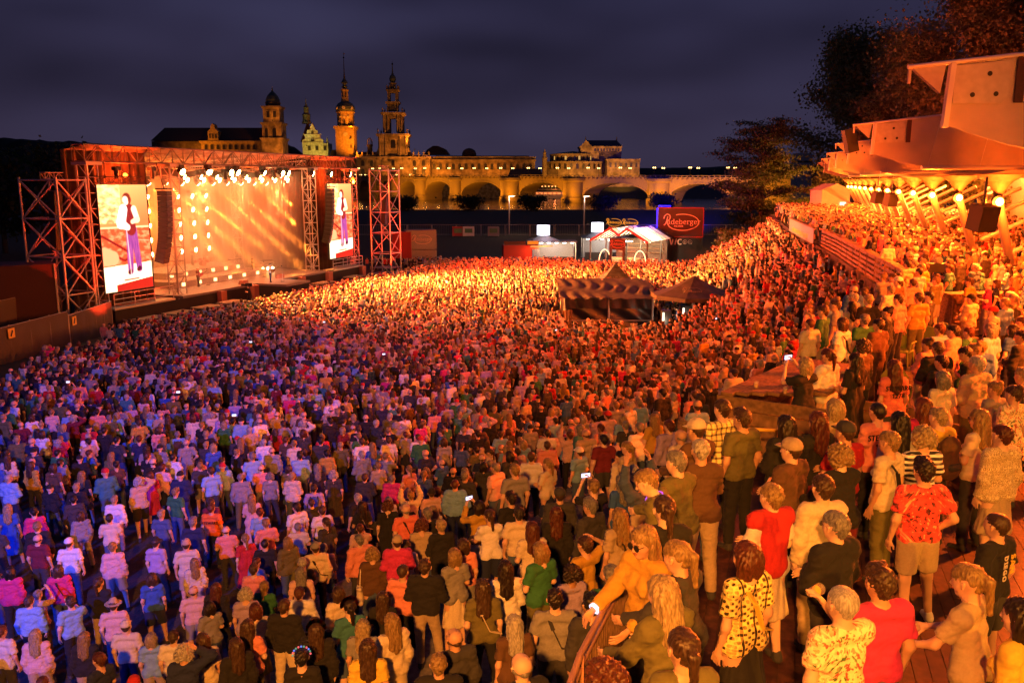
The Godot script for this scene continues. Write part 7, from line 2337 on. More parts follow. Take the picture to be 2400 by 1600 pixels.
func make_people_kit() -> void:
	make_prints()
	for s in [Color(0.56, 0.34, 0.24), Color(0.5, 0.29, 0.19), Color(0.62, 0.41, 0.31), Color(0.3, 0.16, 0.09)]:
		var m := StandardMaterial3D.new()
		m.resource_name = "skin"
		m.albedo_color = lin(s.r, s.g, s.b)
		m.roughness = 0.55
		m.vertex_color_use_as_albedo = true
		skins.append(m)
	for k in HAIRC:
		var m := cloth("hair " + k, HAIRC[k], "strand", 5.0)
		m.uv1_scale = Vector3(9, 1.6, 9)
		m.roughness = 0.5
		hair_mats[k] = m
	head_geo = make_head()
	hand_geo = make_hand()
	make_hair()
	var dn := Vector3(0.25, 1.15, 0.03)
	var dw := Vector3(0.26, 0.91, -0.05)
	make_kit(0, [dn, dn], [dw, dw])                                                                           # 0 arms down
	make_kit(1, [Vector3(0.22, 1.15, 0.03), Vector3(0.22, 1.15, 0.03)], [Vector3(0.23, 0.91, -0.06), Vector3(0.22, 0.92, -0.04)], 0.0, "hip", true)   # 1 arms down
	make_kit(0, [Vector3(0.26, 1.15, -0.03), Vector3(0.26, 1.15, -0.03)], [Vector3(-0.02, 1.15, -0.22), Vector3(0.0, 1.19, -0.25)], 0.0, "hip")          # 2 arms folded
	make_kit(1, [Vector3(0.23, 1.15, -0.02), Vector3(0.23, 1.15, -0.02)], [Vector3(0.02, 1.13, -0.24), Vector3(0.04, 1.18, -0.24)], 0.0, "stand", true)    # 3 arms folded
	make_kit(1, [Vector3(0.25, 1.4, -0.2), Vector3(0.24, 1.36, -0.2)], [Vector3(0.1, 1.62, -0.33), Vector3(0.08, 1.58, -0.34)], 0.0, "stand", true)       # 4 holding up a phone
	make_kit(0, [Vector3(0.3, 1.17, 0.08), dn], [Vector3(0.17, 1.0, -0.05), dw], 0.0, "hip")                                                # 5 hand on hip
	make_kit(1, [Vector3(0.22, 1.2, -0.16), Vector3(0.22, 1.2, -0.16)], [Vector3(0.2, 1.12, -0.42), Vector3(0.2, 1.12, -0.42)], 0.12, "stand", true)      # 6 hands on a rail
	make_kit(0, [Vector3(0.27, 1.24, -0.22), dn], [Vector3(0.07, 1.5, -0.27), dw])                                                          # 7 drinking
	make_kit(1, [Vector3(0.37, 1.56, -0.04), Vector3(0.22, 1.15, 0.03)], [Vector3(0.15, 1.7, -0.02), Vector3(0.22, 0.92, -0.06)], 0.0, "stride", true)    # 8 hand to the head
	make_kit(0, [Vector3(0.26, 1.12, -0.04), Vector3(0.26, 1.12, -0.04)], [Vector3(0.12, 1.0, -0.26), Vector3(0.12, 1.02, -0.26)], 0.42, "stride")       # 9 bending forward
	make_kit(1, [Vector3(0.21, 1.15, -0.06), Vector3(0.21, 1.15, -0.06)], [Vector3(0.1, 1.0, -0.26), Vector3(0.1, 1.0, -0.26)], 0.08, "sit")           # 10 sitting
	make_kit(0, [Vector3(0.27, 1.62, -0.04), Vector3(0.27, 1.62, -0.04)], [Vector3(0.2, 1.88, -0.08), Vector3(0.24, 1.88, -0.05)])                       # 11 both arms up

# o: kit, top, top colour, low, low colour, hair, hair colour, skin, size
func person(o: Dictionary, label: String, at: Vector3, turn: float, group := "") -> Node3D:
	var t := thing("person", label, "person", at, turn, group)
	var kit: Dictionary = kits[o.kit]
	part("body", kit.body, skins[o.get("skin", 0)], t)
	var top: String = o.top
	if top == "dress" and not kit.has("dress"):
		top = "tee"
	var tm: Material = o.topm if o.has("topm") else wear(o.topc)
	part({"tee": "shirt", "long": "jacket", "dress": "dress"}[top], kit[top], tm, t)
	var low: String = o.low
	if low == "skirt" and not kit.has("skirt"):
		low = "shorts"
	if top != "dress":
		part({"legs": "trousers", "shorts": "shorts", "skirt": "skirt"}[low], kit[low], wear(o.lowc), t)
	for s in 2:
		part("shoe", kit.shoe[s], wear(o.get("shoe", "charcoal")), t)
	var h := part("cap" if o.hair == "cap" else "hat" if o.hair == "hat" else "hair", hairs[o.hair], wear(o.hairc) if o.hair in ["cap", "hat"] else hair_mats[o.hairc], t)
	h.transform = Transform3D(kit.joints.turn, kit.joints.head)
	if o.hair in ["cap", "hat"]:
		var u := part("hair", hairs.cropped, hair_mats[o.get("under", "brown")], t)
		u.transform = h.transform
	t.scale = Vector3.ONE * o.get("size", 1.0)
	return t


var CAST := [
	[{"kit": 3, "top": "tee", "topc": "white", "low": "skirt", "lowc": "cream", "hair": "short", "hairc": "blond", "skin": 2, "shawl": 1}, Vector3(2.35, 5.65, -7.32), 0.40, "Short-haired blond person in white with red sweater over the shoulders", "the red-sweatered blond"],
	[{"kit": 1, "top": "long", "topc": "cream", "low": "legs", "lowc": "beige", "hair": "short", "hairc": "brown", "skin": 2}, Vector3(2.90, 5.65, -7.56), 0.13, "Brown cropped person in long cream jacket looking left on the deck", "the cream-jacketed person"],
	[{"kit": 2, "top": "long", "topc": "black", "low": "legs", "lowc": "charcoal", "hair": "short", "hairc": "grey", "skin": 2, "glasses": 1}, Vector3(2.69, 5.65, -6.67), 0.54, "Grey-haired person in black jacket and glasses on the deck", "the black-jacketed grey head"],
	[{"kit": 1, "top": "tee", "topc": "ornament", "low": "skirt", "lowc": "black", "hair": "bob", "hairc": "auburn", "skin": 0, "strap": "yellow"}, Vector3(1.79, 5.65, -6.06), 0.53, "Auburn bob wearer in patterned yellow top and black skirt, seen from behind", "the patterned-top person"],
	[{"kit": 7, "top": "tee", "topc": "blossom", "low": "legs", "lowc": "beige", "hair": "cropped", "hairc": "white", "skin": 2, "cup": 1}, Vector3(2.24, 5.65, -5.34), 0.32, "White-haired person in flowered shirt drinking from a cup", "the drinking flowered-shirt person"],
	[{"kit": 0, "top": "tee", "topc": "magenta", "low": "legs", "lowc": "denim", "hair": "quiff", "hairc": "brown", "skin": 1}, Vector3(2.62, 5.65, -5.64), 0.19, "Short-haired person in pink-red T-shirt beside the drinker", "the pink-red T-shirt wearer"],
	[{"kit": 5, "top": "tee", "topc": "floral", "low": "shorts", "lowc": "beige", "hair": "quiff", "hairc": "dark brown", "skin": 0, "shoe": "white"}, Vector3(4.07, 5.65, -8.04), 0.01, "Man in red palm-leaf shirt and beige shorts on the deck", "the palm-shirt man"],
	[{"kit": 1, "top": "tee", "topc": "cream", "low": "legs", "lowc": "olive", "hair": "short", "hairc": "blond", "skin": 1, "strap": "black"}, Vector3(4.14, 5.65, -8.98), 0.64, "Blond person in cream T-shirt and olive trousers with dark shoulder strap", "the olive-trousered blond"],
	[{"kit": 0, "top": "tee", "topc": "yellow", "low": "legs", "lowc": "charcoal", "hair": "short", "hairc": "fair", "skin": 2, "pack": 1}, Vector3(5.17, 5.65, -9.98), 0.38, "Fair-haired person in yellow T-shirt carrying a dark backpack", "the backpack carrier"],
	[{"kit": 3, "top": "tee", "topc": "stripes", "low": "legs", "lowc": "black", "hair": "curly", "hairc": "fair", "skin": 0}, Vector3(4.58, 5.65, -9.13), 0.09, "Curly fair-haired person in striped top beside the backpack carrier", "the striped-top person"],
	[{"kit": 1, "top": "long", "topc": "speckle", "low": "skirt", "lowc": "beige", "hair": "short", "hairc": "auburn", "skin": 2}, Vector3(5.52, 5.65, -9.23), 0.24, "Auburn-haired person in speckled beige sweater near the right edge", "the speckled-sweater person"],
	[{"kit": 0, "top": "tee", "topc": "black", "low": "shorts", "lowc": "charcoal", "hair": "cropped", "hairc": "brown", "skin": 0, "size": 0.92, "city": 1}, Vector3(4.22, 5.65, -6.99), 0.56, "Boy in black T-shirt with coloured city lettering", "the lettered-shirt boy"],
	[{"kit": 6, "top": "tee", "topc": "beige", "low": "legs", "lowc": "charcoal", "hair": "ponytail", "hairc": "blond", "skin": 0, "phone": 1}, Vector3(3.33, 5.65, -5.62), 0.69, "Blond ponytailed person in tan shirt bent over a glowing phone", "the phone-gazing person"],
	[{"kit": 1, "top": "tee", "topc": "yellow", "low": "legs", "lowc": "beige", "hair": "bob", "hairc": "dark brown", "skin": 2}, Vector3(3.35, 5.65, -5.17), 0.68, "Dark-haired person in yellow shirt in the lower right corner", "the yellow-shirted corner person"],
	[{"kit": 2, "top": "long", "topc": "brown", "low": "legs", "lowc": "black", "hair": "cap", "hairc": "beige", "skin": 2}, Vector3(2.97, 5.65, -8.69), 0.70, "Person in beige cap and dark brown jacket, seen from behind", "the beige-capped brown jacket"],
	[{"kit": 6, "top": "long", "topc": "black", "low": "legs", "lowc": "maroon", "hair": "curly", "hairc": "blond", "skin": 2}, Vector3(3.44, 5.65, -8.41), 0.42, "Curly blond person in black leaning over the deck rail", "the curly blond in black"],
	[{"kit": 2, "top": "tee", "topc": "red", "low": "legs", "lowc": "black", "hair": "cap", "hairc": "charcoal", "skin": 1}, Vector3(3.80, 5.65, -9.35), 0.43, "Person in dark cap and red shirt near the plank bar", "the dark-capped red shirt"],
	[{"kit": 3, "top": "long", "topc": "black", "low": "legs", "lowc": "black", "hair": "long", "hairc": "dark brown", "skin": 2}, Vector3(3.21, 5.65, -9.62), 0.28, "Long dark-haired person in black by the plank bar", "the long-haired person in black"],
	[{"kit": 1, "top": "tee", "topc": "black", "low": "legs", "lowc": "maroon", "hair": "long", "hairc": "auburn", "skin": 1}, Vector3(3.64, 5.65, -9.78), 0.36, "Long auburn-haired person in black T-shirt by the plank bar", "the auburn long hair"],
	[{"kit": 1, "top": "tee", "topc": "beige", "low": "legs", "lowc": "denim", "hair": "bob", "hairc": "fair", "skin": 1}, Vector3(4.07, 5.65, -10.39), 0.44, "Fair bob wearer standing before the plank bar", "the fair bob"],
	[{"kit": 0, "top": "tee", "topc": "plaid", "low": "legs", "lowc": "black", "hair": "short", "hairc": "brown", "skin": 2}, Vector3(2.64, 5.65, -10.35), 0.42, "Person in yellow plaid shirt and dark trousers at the rail", "the plaid shirt"],
	[{"kit": 0, "top": "tee", "topc": "olive", "low": "legs", "lowc": "black", "hair": "quiff", "hairc": "brown", "skin": 1}, Vector3(2.77, 5.65, -9.90), 0.49, "Person in olive T-shirt just right of the plaid shirt", "the olive T-shirt"],
	[{"kit": 6, "top": "long", "topc": "brown", "low": "legs", "lowc": "denim", "hair": "cap", "hairc": "cream", "skin": 1}, Vector3(2.17, 5.65, -9.39), 0.55, "Person in cream cap and brown jacket left of the plaid shirt", "the cream-capped person"],
	[{"kit": 6, "top": "long", "topc": "brown", "low": "legs", "lowc": "beige", "hair": "short", "hairc": "white", "skin": 1}, Vector3(2.01, 5.65, -8.60), 0.05, "White-haired person in brown jacket leaning on the rail", "the white-haired rail leaner"],
	[{"kit": 6, "top": "long", "topc": "olive", "low": "legs", "lowc": "beige", "hair": "short", "hairc": "grey", "skin": 2}, Vector3(1.73, 5.65, -8.24), 0.68, "Grey-haired person in olive jacket at the rail", "the grey-haired olive jacket"],
	[{"kit": 9, "top": "long", "topc": "olive", "low": "legs", "lowc": "beige", "hair": "short", "hairc": "blond", "skin": 2, "neck": 1}, Vector3(1.59, 5.65, -7.80), 1.22, "Blond person in olive green jacket with neon necklace, head bowed", "the neon-necklace person"],
	[{"kit": 6, "top": "long", "topc": "black", "low": "legs", "lowc": "black", "hair": "ponytail", "hairc": "brown", "skin": 2}, Vector3(1.34, 5.65, -6.95), 0.11, "Brown ponytailed person in black bending over the rail", "the ponytail at the rail"],
	[{"kit": 6, "top": "long", "topc": "mustard", "low": "legs", "lowc": "charcoal", "hair": "long", "hairc": "blond", "skin": 1, "sun": 1, "band": "white"}, Vector3(1.12, 5.65, -6.43), 2.21, "Blond person in sunglasses and mustard sweater reaching over the rail", "the sunglasses wearer"],
	[{"kit": 6, "top": "long", "topc": "charcoal", "low": "legs", "lowc": "black", "hair": "ponytail", "hairc": "blond", "skin": 0, "band": "yellow"}, Vector3(1.33, 5.65, -6.03), 0.81, "Blond ponytailed person in dark vest singing at the rail", "the singing blond"],
	[{"kit": 6, "top": "long", "topc": "olive", "low": "legs", "lowc": "denim", "hair": "long", "hairc": "fair", "skin": 0}, Vector3(1.10, 5.65, -5.43), 0.59, "Long fair-haired person in olive jacket gripping the rail", "the fair long-haired gripper"],
	[{"kit": 1, "top": "tee", "topc": "olive", "low": "legs", "lowc": "black", "hair": "ponytail", "hairc": "brown", "skin": 0}, Vector3(1.05, 5.65, -4.77), 0.24, "Brown ponytail with yellow hair tie at the bottom edge", "the yellow hair tie"],
	[{"kit": 1, "top": "tee", "topc": "maroon", "low": "legs", "lowc": "black", "hair": "curly", "hairc": "auburn", "skin": 1}, Vector3(0.53, 5.65, -4.42), 0.51, "Auburn curly head at the bottom edge beside the railing", "the auburn curls"],
	[{"kit": 1, "top": "tee", "topc": "coral", "low": "legs", "lowc": "charcoal", "hair": "long", "hairc": "auburn", "skin": 1, "steward": "STEWARD\n1278"}, Vector3(5.86, 5.65, -12.76), 0.19, "Steward in orange bib with number, brown hair, seen from behind", "the bar-side steward"],
	[{"kit": 2, "top": "long", "topc": "black", "low": "legs", "lowc": "charcoal", "hair": "short", "hairc": "brown", "skin": 1, "glasses": 1}, Vector3(7.27, 5.65, -14.27), 0.07, "Person in black coat and glasses resting an arm on the bench", "the black-coated person"],
	[{"kit": 9, "top": "tee", "topc": "black", "low": "skirt", "lowc": "green", "hair": "short", "hairc": "black", "skin": 1}, Vector3(7.86, 5.65, -13.92), 0.64, "Person in black top and green skirt leaning forward", "the green skirt"],
	[{"kit": 4, "top": "tee", "topc": "black", "low": "legs", "lowc": "black", "hair": "bob", "hairc": "fair", "skin": 2, "phone": 1}, Vector3(4.56, 5.65, -12.95), 0.45, "Fair-haired person in black raising a phone over the plank bar", "the phone raiser at the bar"],
	[{"kit": 3, "top": "long", "topc": "white", "low": "skirt", "lowc": "beige", "hair": "ponytail", "hairc": "auburn", "skin": 1}, Vector3(5.17, 5.65, -13.67), 0.47, "Auburn ponytailed person in loose white shirt at the plank bar", "the loose white shirt"],
	[{"kit": 3, "top": "dress", "topc": "black", "low": "skirt", "lowc": "black", "hair": "long", "hairc": "dark brown", "skin": 1}, Vector3(5.49, 5.65, -13.31), 0.54, "Dark long-haired person in black dress at the plank bar", "the black dress"],
	[{"kit": 0, "top": "tee", "topc": "salmon", "low": "legs", "lowc": "charcoal", "hair": "short", "hairc": "brown", "skin": 2, "size": 1.05}, Vector3(9.07, 5.65, -19.84), 0.62, "Tall person in salmon T-shirt looking down near the green chairs", "the salmon T-shirt"],
	[{"kit": 0, "top": "tee", "topc": "mustard", "low": "legs", "lowc": "olive", "hair": "short", "hairc": "brown", "skin": 1, "size": 1.04}, Vector3(9.76, 5.65, -20.29), 0.21, "Person in mustard T-shirt beside the salmon T-shirt", "the mustard T-shirt"],
	[{"kit": 2, "top": "tee", "topc": "black", "low": "legs", "lowc": "black", "hair": "short", "hairc": "dark brown", "skin": 2}, Vector3(10.36, 5.65, -21.00), 0.78, "Person in black T-shirt right of the mustard T-shirt", "the black T-shirt near the chairs"],
	[{"kit": 1, "top": "tee", "topc": "white", "low": "skirt", "lowc": "black", "hair": "bob", "hairc": "brown", "skin": 0, "strap": "black"}, Vector3(6.64, 5.65, -16.90), 0.57, "Person in white top with dark shoulder bag strap on the terrace", "the strapped white top"],
	[{"kit": 0, "top": "tee", "topc": "green", "low": "legs", "lowc": "charcoal", "hair": "short", "hairc": "grey", "skin": 0}, Vector3(7.27, 5.65, -17.35), 0.23, "Grey-haired person in green shirt on the terrace", "the green shirt"],
	[{"kit": 2, "top": "long", "topc": "brown", "low": "legs", "lowc": "brown", "hair": "short", "hairc": "dark brown", "skin": 1}, Vector3(7.30, 5.65, -16.74), 0.51, "Bearded person in brown leather jacket on the terrace", "the brown leather jacket"],
	[{"kit": 1, "top": "long", "topc": "black", "low": "legs", "lowc": "black", "hair": "bun", "hairc": "dark brown", "skin": 1}, Vector3(8.19, 5.65, -18.37), 0.81, "Dark-haired person in long black coat on the terrace", "the long black coat"],
	[{"kit": 3, "top": "long", "topc": "brown", "low": "legs", "lowc": "black", "hair": "curly", "hairc": "brown", "skin": 2}, Vector3(6.05, 5.65, -14.43), 0.55, "Long curly brown-haired person behind the black dress", "the brown curls"],
	[{"kit": 1, "top": "tee", "topc": "salmon", "low": "legs", "lowc": "black", "hair": "cropped", "hairc": "black", "skin": 0, "steward": "STEWARD\n1288"}, Vector3(4.54, 5.65, -10.23), 0.23, "Steward in salmon bib with number near the bench", "the bench steward"],
	[{"kit": 1, "top": "long", "topc": "white", "low": "legs", "lowc": "black", "hair": "long", "hairc": "black", "skin": 2}, Vector3(4.61, 5.65, -9.78), 0.16, "Black long-haired person with white sleeve near the bench", "the white sleeve"],
	[{"kit": 3, "top": "tee", "topc": "magenta", "low": "legs", "lowc": "black", "hair": "long", "hairc": "auburn", "skin": 2}, Vector3(5.20, 5.65, -10.44), 0.24, "Auburn-haired person in pink T-shirt behind the bench", "the pink T-shirt by the bench"],
	[{"kit": 3, "top": "tee", "topc": "cream", "low": "legs", "lowc": "charcoal", "hair": "long", "hairc": "blond", "skin": 0, "glasses": 1}, Vector3(5.62, 5.65, -9.89), 0.59, "Long blond person in glasses behind the bench", "the long blond with glasses"],
	[{"kit": 1, "top": "tee", "topc": "blossom", "low": "legs", "lowc": "beige", "hair": "bun", "hairc": "brown", "skin": 0}, Vector3(6.73, 5.65, -11.10), 0.33, "Person in flowered top with hair bun at the right edge", "the flowered top with bun"],
	[{"kit": 0, "top": "tee", "topc": "coral", "low": "legs", "lowc": "coral", "hair": "bald", "hairc": "grey", "skin": 0, "strap": "black"}, Vector3(-2.18, 1.84, -16.57), 0.38, "Bald person all in coral with black shoulder strap", "the bald coral-clad person"],
	[{"kit": 3, "top": "tee", "topc": "black", "low": "legs", "lowc": "black", "hair": "long", "hairc": "dark brown", "skin": 1, "strap": "beige"}, Vector3(-3.77, 0.45, -20.26), 0.52, "Dark long-haired person in black with tan strap", "the black top with tan strap"],
	[{"kit": 1, "top": "dress", "topc": "black", "low": "skirt", "lowc": "black", "hair": "curly", "hairc": "auburn", "skin": 2}, Vector3(-2.77, 1.37, -17.96), 0.24, "Auburn curly-haired person in black dress on the steps", "the auburn curls in black dress"],
	[{"kit": 2, "top": "tee", "topc": "black", "low": "legs", "lowc": "charcoal", "hair": "short", "hairc": "grey", "skin": 0, "strap": "beige"}, Vector3(-1.71, 1.84, -16.35), 0.32, "Grey-haired person in black with pale strap right of the coral shirt", "the grey head with pale strap"],
	[{"kit": 3, "top": "long", "topc": "black", "low": "legs", "lowc": "black", "hair": "short", "hairc": "fair", "skin": 1}, Vector3(-1.29, 2.30, -14.64), 0.39, "Fair short-haired person in black top on the steps", "the fair short hair in black"],
	[{"kit": 0, "top": "tee", "topc": "black", "low": "legs", "lowc": "beige", "hair": "quiff", "hairc": "dark brown", "skin": 0}, Vector3(-0.02, 2.76, -14.78), 0.54, "Dark-haired person in black T-shirt and khaki trousers", "the khaki-trousered black T-shirt"],
	[{"kit": 4, "top": "long", "topc": "mustard", "low": "legs", "lowc": "denim", "hair": "bob", "hairc": "dark brown", "skin": 2, "phone": 1}, Vector3(-0.63, 2.30, -15.56), 0.61, "Dark-haired person in mustard sweater filming with a phone", "the mustard-sweater filmer"],
	[{"kit": 6, "top": "tee", "topc": "white", "low": "shorts", "lowc": "navy", "hair": "ponytail", "hairc": "brown", "skin": 1}, Vector3(-0.36, 2.76, -13.88), 0.33, "Brown ponytailed person in white tank top and navy shorts", "the white tank top"],
	[{"kit": 0, "top": "tee", "topc": "cream", "low": "shorts", "lowc": "brown", "hair": "short", "hairc": "brown", "skin": 2, "size": 0.72}, Vector3(-0.74, 2.30, -15.05), -0.02, "Small child in cream T-shirt held by the white tank top", "the small child"],
	[{"kit": 3, "top": "tee", "topc": "cream", "low": "legs", "lowc": "charcoal", "hair": "long", "hairc": "auburn", "skin": 2}, Vector3(0.31, 3.22, -12.31), 0.26, "Auburn long-haired person in cream top with back turned", "the auburn hair in cream"],
	[{"kit": 1, "top": "long", "topc": "black", "low": "legs", "lowc": "black", "hair": "long", "hairc": "auburn", "skin": 0}, Vector3(0.71, 3.22, -12.91), 0.06, "Auburn long-haired person in black jacket on the steps", "the auburn hair in black"],
	[{"kit": 0, "top": "long", "topc": "charcoal", "low": "legs", "lowc": "black", "hair": "cap", "hairc": "charcoal", "skin": 0}, Vector3(0.81, 3.22, -13.76), 0.13, "Person in dark cap and charcoal jacket on the steps", "the dark cap on the steps"],
	[{"kit": 4, "top": "tee", "topc": "black", "low": "shorts", "lowc": "black", "hair": "short", "hairc": "blond", "skin": 2, "phone": 1}, Vector3(1.30, 3.68, -12.93), 0.27, "Blond person in black T-shirt raising a bright phone", "the bright-phone blond"],
	[{"kit": 1, "top": "tee", "topc": "beige", "low": "legs", "lowc": "charcoal", "hair": "long", "hairc": "blond", "skin": 1, "strap": "black"}, Vector3(1.41, 4.14, -10.53), 0.47, "Long blond person with crossed black braces", "the crossed braces"],
	[{"kit": 8, "top": "tee", "topc": "mustard", "low": "legs", "lowc": "brown", "hair": "short", "hairc": "brown", "skin": 0}, Vector3(0.98, 3.68, -10.71), 0.61, "Person in mustard T-shirt with a hand at the head", "the hand-at-head mustard T-shirt"],
	[{"kit": 0, "top": "long", "topc": "cream", "low": "legs", "lowc": "black", "hair": "cap", "hairc": "grey", "skin": 0, "strap": "black"}, Vector3(-4.12, 0.92, -16.75), 0.36, "Person in grey cap, cream shirt and black trousers", "the grey-capped cream shirt"],
	[{"kit": 0, "top": "tee", "topc": "white", "low": "legs", "lowc": "navy", "hair": "short", "hairc": "brown", "skin": 0}, Vector3(-4.97, -0.00, -21.10), 0.36, "Person in white T-shirt with dark print on the lowest step", "the printed white T-shirt"],
	[{"kit": 1, "top": "long", "topc": "brown", "low": "skirt", "lowc": "denim", "hair": "curly", "hairc": "blond", "skin": 0, "tote": 1}, Vector3(-2.52, 1.84, -14.43), 0.23, "Curly blond person in brown jacket with cream tote bag", "the tote-bag carrier"],
	[{"kit": 2, "top": "long", "topc": "black", "low": "legs", "lowc": "beige", "hair": "short", "hairc": "brown", "skin": 0}, Vector3(-1.31, 2.76, -11.98), -0.04, "Person in black sweater and khaki trousers, seen from behind", "the black sweater with khakis"],
	[{"kit": 3, "top": "tee", "topc": "grey", "low": "skirt", "lowc": "cream", "hair": "bob", "hairc": "blond", "skin": 0}, Vector3(-0.89, 2.76, -12.36), 0.52, "Blond bob wearer in grey T-shirt and cream skirt", "the cream skirt"],
	[{"kit": 1, "top": "tee", "topc": "olive", "low": "legs", "lowc": "black", "hair": "long", "hairc": "brown", "skin": 2, "strap": "cream"}, Vector3(-0.38, 3.22, -10.38), 0.17, "Brown long-haired person in sage T-shirt with pale strap", "the sage T-shirt"],
	[{"kit": 3, "top": "long", "topc": "white", "low": "legs", "lowc": "denim", "hair": "long", "hairc": "dark brown", "skin": 1}, Vector3(-0.09, 3.22, -10.94), 0.25, "Dark long-haired person in white shirt and jeans beside the sage T-shirt", "the white shirt and jeans"],
	[{"kit": 3, "top": "tee", "topc": "green", "low": "legs", "lowc": "olive", "hair": "bob", "hairc": "blond", "skin": 2}, Vector3(0.38, 3.68, -10.52), 0.60, "Blond bob wearer in dark green top on the steps", "the dark green top"],
	[{"kit": 0, "top": "tee", "topc": "grey", "low": "legs", "lowc": "charcoal", "hair": "short", "hairc": "dark brown", "skin": 2, "strap": "charcoal"}, Vector3(0.50, 3.68, -9.20), 0.04, "Person in grey-brown T-shirt with thin strap below the railing", "the grey-brown T-shirt"],
	[{"kit": 1, "top": "long", "topc": "charcoal", "low": "legs", "lowc": "black", "hair": "short", "hairc": "black", "skin": 1, "sun": 2}, Vector3(0.83, 4.14, -8.20), 0.18, "Black-haired person with sunglasses pushed up beside the railing", "the pushed-up sunglasses"],
	[{"kit": 1, "top": "long", "topc": "cream", "low": "legs", "lowc": "cream", "hair": "long", "hairc": "blond", "skin": 0}, Vector3(-1.58, 2.76, -10.34), 0.65, "Long blond person in cream cardigan near the bottom edge", "the cream cardigan"],
	[{"kit": 1, "top": "tee", "topc": "yellow", "low": "legs", "lowc": "black", "hair": "long", "hairc": "brown", "skin": 1}, Vector3(-1.79, 2.76, -9.69), 0.15, "Brown long-haired person in yellow near the bottom edge", "the brown hair in yellow"],
	[{"kit": 3, "top": "tee", "topc": "teal", "low": "shorts", "lowc": "denim", "hair": "ponytail", "hairc": "dark brown", "skin": 2, "crown": "red"}, Vector3(-2.39, 2.30, -11.61), 0.43, "Person in teal shirt wearing a red flower crown", "the red flower crown"],
	[{"kit": 1, "top": "long", "topc": "black", "low": "legs", "lowc": "black", "hair": "long", "hairc": "brown", "skin": 2, "crown": "green"}, Vector3(-2.73, 2.30, -10.94), 0.21, "Person in black wearing a red and green flower crown", "the red and green flower crown"],
	[{"kit": 1, "top": "tee", "topc": "black", "low": "legs", "lowc": "black", "hair": "short", "hairc": "black", "skin": 2, "crown": "light"}, Vector3(-2.77, 2.30, -10.27), 0.21, "Person in black wearing a string-light headband", "the light headband"],
	[{"kit": 0, "top": "long", "topc": "charcoal", "low": "legs", "lowc": "black", "hair": "bald", "hairc": "brown", "skin": 1}, Vector3(-0.67, 3.22, -9.14), 0.51, "Balding person in charcoal jacket near the bottom edge", "the balding charcoal jacket"],
	[{"kit": 0, "top": "long", "topc": "black", "low": "legs", "lowc": "black", "hair": "short", "hairc": "blond", "skin": 0}, Vector3(-0.81, 3.22, -8.59), 0.09, "Blond short head in black at the bottom edge", "the blond head at the bottom"],
	[{"kit": 0, "top": "tee", "topc": "black", "low": "legs", "lowc": "black", "hair": "bald", "hairc": "grey", "skin": 2}, Vector3(0.09, 4.14, -7.05), 0.37, "Bald person in black at the bottom edge", "the bald head at the bottom"],
	[{"kit": 0, "top": "tee", "topc": "pale pink", "low": "shorts", "lowc": "grey", "hair": "bald", "hairc": "brown", "skin": 0}, Vector3(-6.70, -0.00, -16.65), 0.25, "Shaven-headed person in pale pink T-shirt, seen from behind", "the pale pink T-shirt"],
	[{"kit": 0, "top": "tee", "topc": "pale pink", "low": "legs", "lowc": "denim", "hair": "hat", "hairc": "beige", "skin": 2}, Vector3(-8.10, -0.00, -16.04), 0.23, "Person in straw hat with dark band and pink shirt", "the straw hat"],
	[{"kit": 0, "top": "tee", "topc": "cream", "low": "legs", "lowc": "navy", "hair": "cap", "hairc": "cream", "skin": 2}, Vector3(-7.47, -0.00, -15.20), 0.10, "Person in cream cap and cream shirt beside the straw hat", "the cream cap"],
	[{"kit": 1, "top": "long", "topc": "pale pink", "low": "legs", "lowc": "beige", "hair": "long", "hairc": "fair", "skin": 2}, Vector3(-9.04, -0.00, -14.86), 0.21, "Long fair-haired person in pale pink near the lower left corner", "the fair hair in pale pink"],
	[{"kit": 1, "top": "long", "topc": "black", "low": "legs", "lowc": "beige", "hair": "long", "hairc": "blond", "skin": 0}, Vector3(-8.07, -0.00, -14.77), 0.09, "Long blond person in black near the lower left corner", "the long blond in black"],
	[{"kit": 1, "top": "tee", "topc": "cream", "low": "legs", "lowc": "denim", "hair": "long", "hairc": "brown", "skin": 1}, Vector3(-4.85, 1.38, -12.28), 0.61, "Brown long-haired person in cream T-shirt at the bottom edge", "the brown hair in cream"],
	[{"kit": 1, "top": "long", "topc": "black", "low": "legs", "lowc": "black", "hair": "long", "hairc": "brown", "skin": 2}, Vector3(-4.00, 1.84, -11.33), 0.62, "Brown-haired person in black at the bottom edge", "the brown hair in black"],
	[{"kit": 3, "top": "tee", "topc": "cream", "low": "skirt", "lowc": "yellow", "hair": "bob", "hairc": "auburn", "skin": 2}, Vector3(-4.31, 1.38, -13.25), 0.55, "Auburn bob wearer in cream top and yellow skirt", "the yellow skirt"],
	[{"kit": 0, "top": "long", "topc": "black", "low": "legs", "lowc": "cream", "hair": "short", "hairc": "brown", "skin": 0}, Vector3(-3.61, 1.84, -12.50), -0.07, "Person in black jacket and cream trousers", "the cream trousers"],
	[{"kit": 1, "top": "tee", "topc": "lilac", "low": "legs", "lowc": "grey", "hair": "curly", "hairc": "white", "skin": 0}, Vector3(-4.95, 0.92, -14.71), 0.20, "White curly-haired person in lilac top", "the white curls"],
	[{"kit": 1, "top": "long", "topc": "black", "low": "legs", "lowc": "black", "hair": "long", "hairc": "auburn", "skin": 0}, Vector3(-5.92, 0.46, -15.84), 0.05, "Dark auburn-haired person in black clutching a scarf", "the dark auburn hair"],
	[{"kit": 0, "top": "tee", "topc": "black", "low": "legs", "lowc": "black", "hair": "cropped", "hairc": "dark brown", "skin": 0}, Vector3(-5.87, -0.00, -19.02), 0.13, "Close-cropped person in black T-shirt with folded arms", "the cropped black T-shirt"],
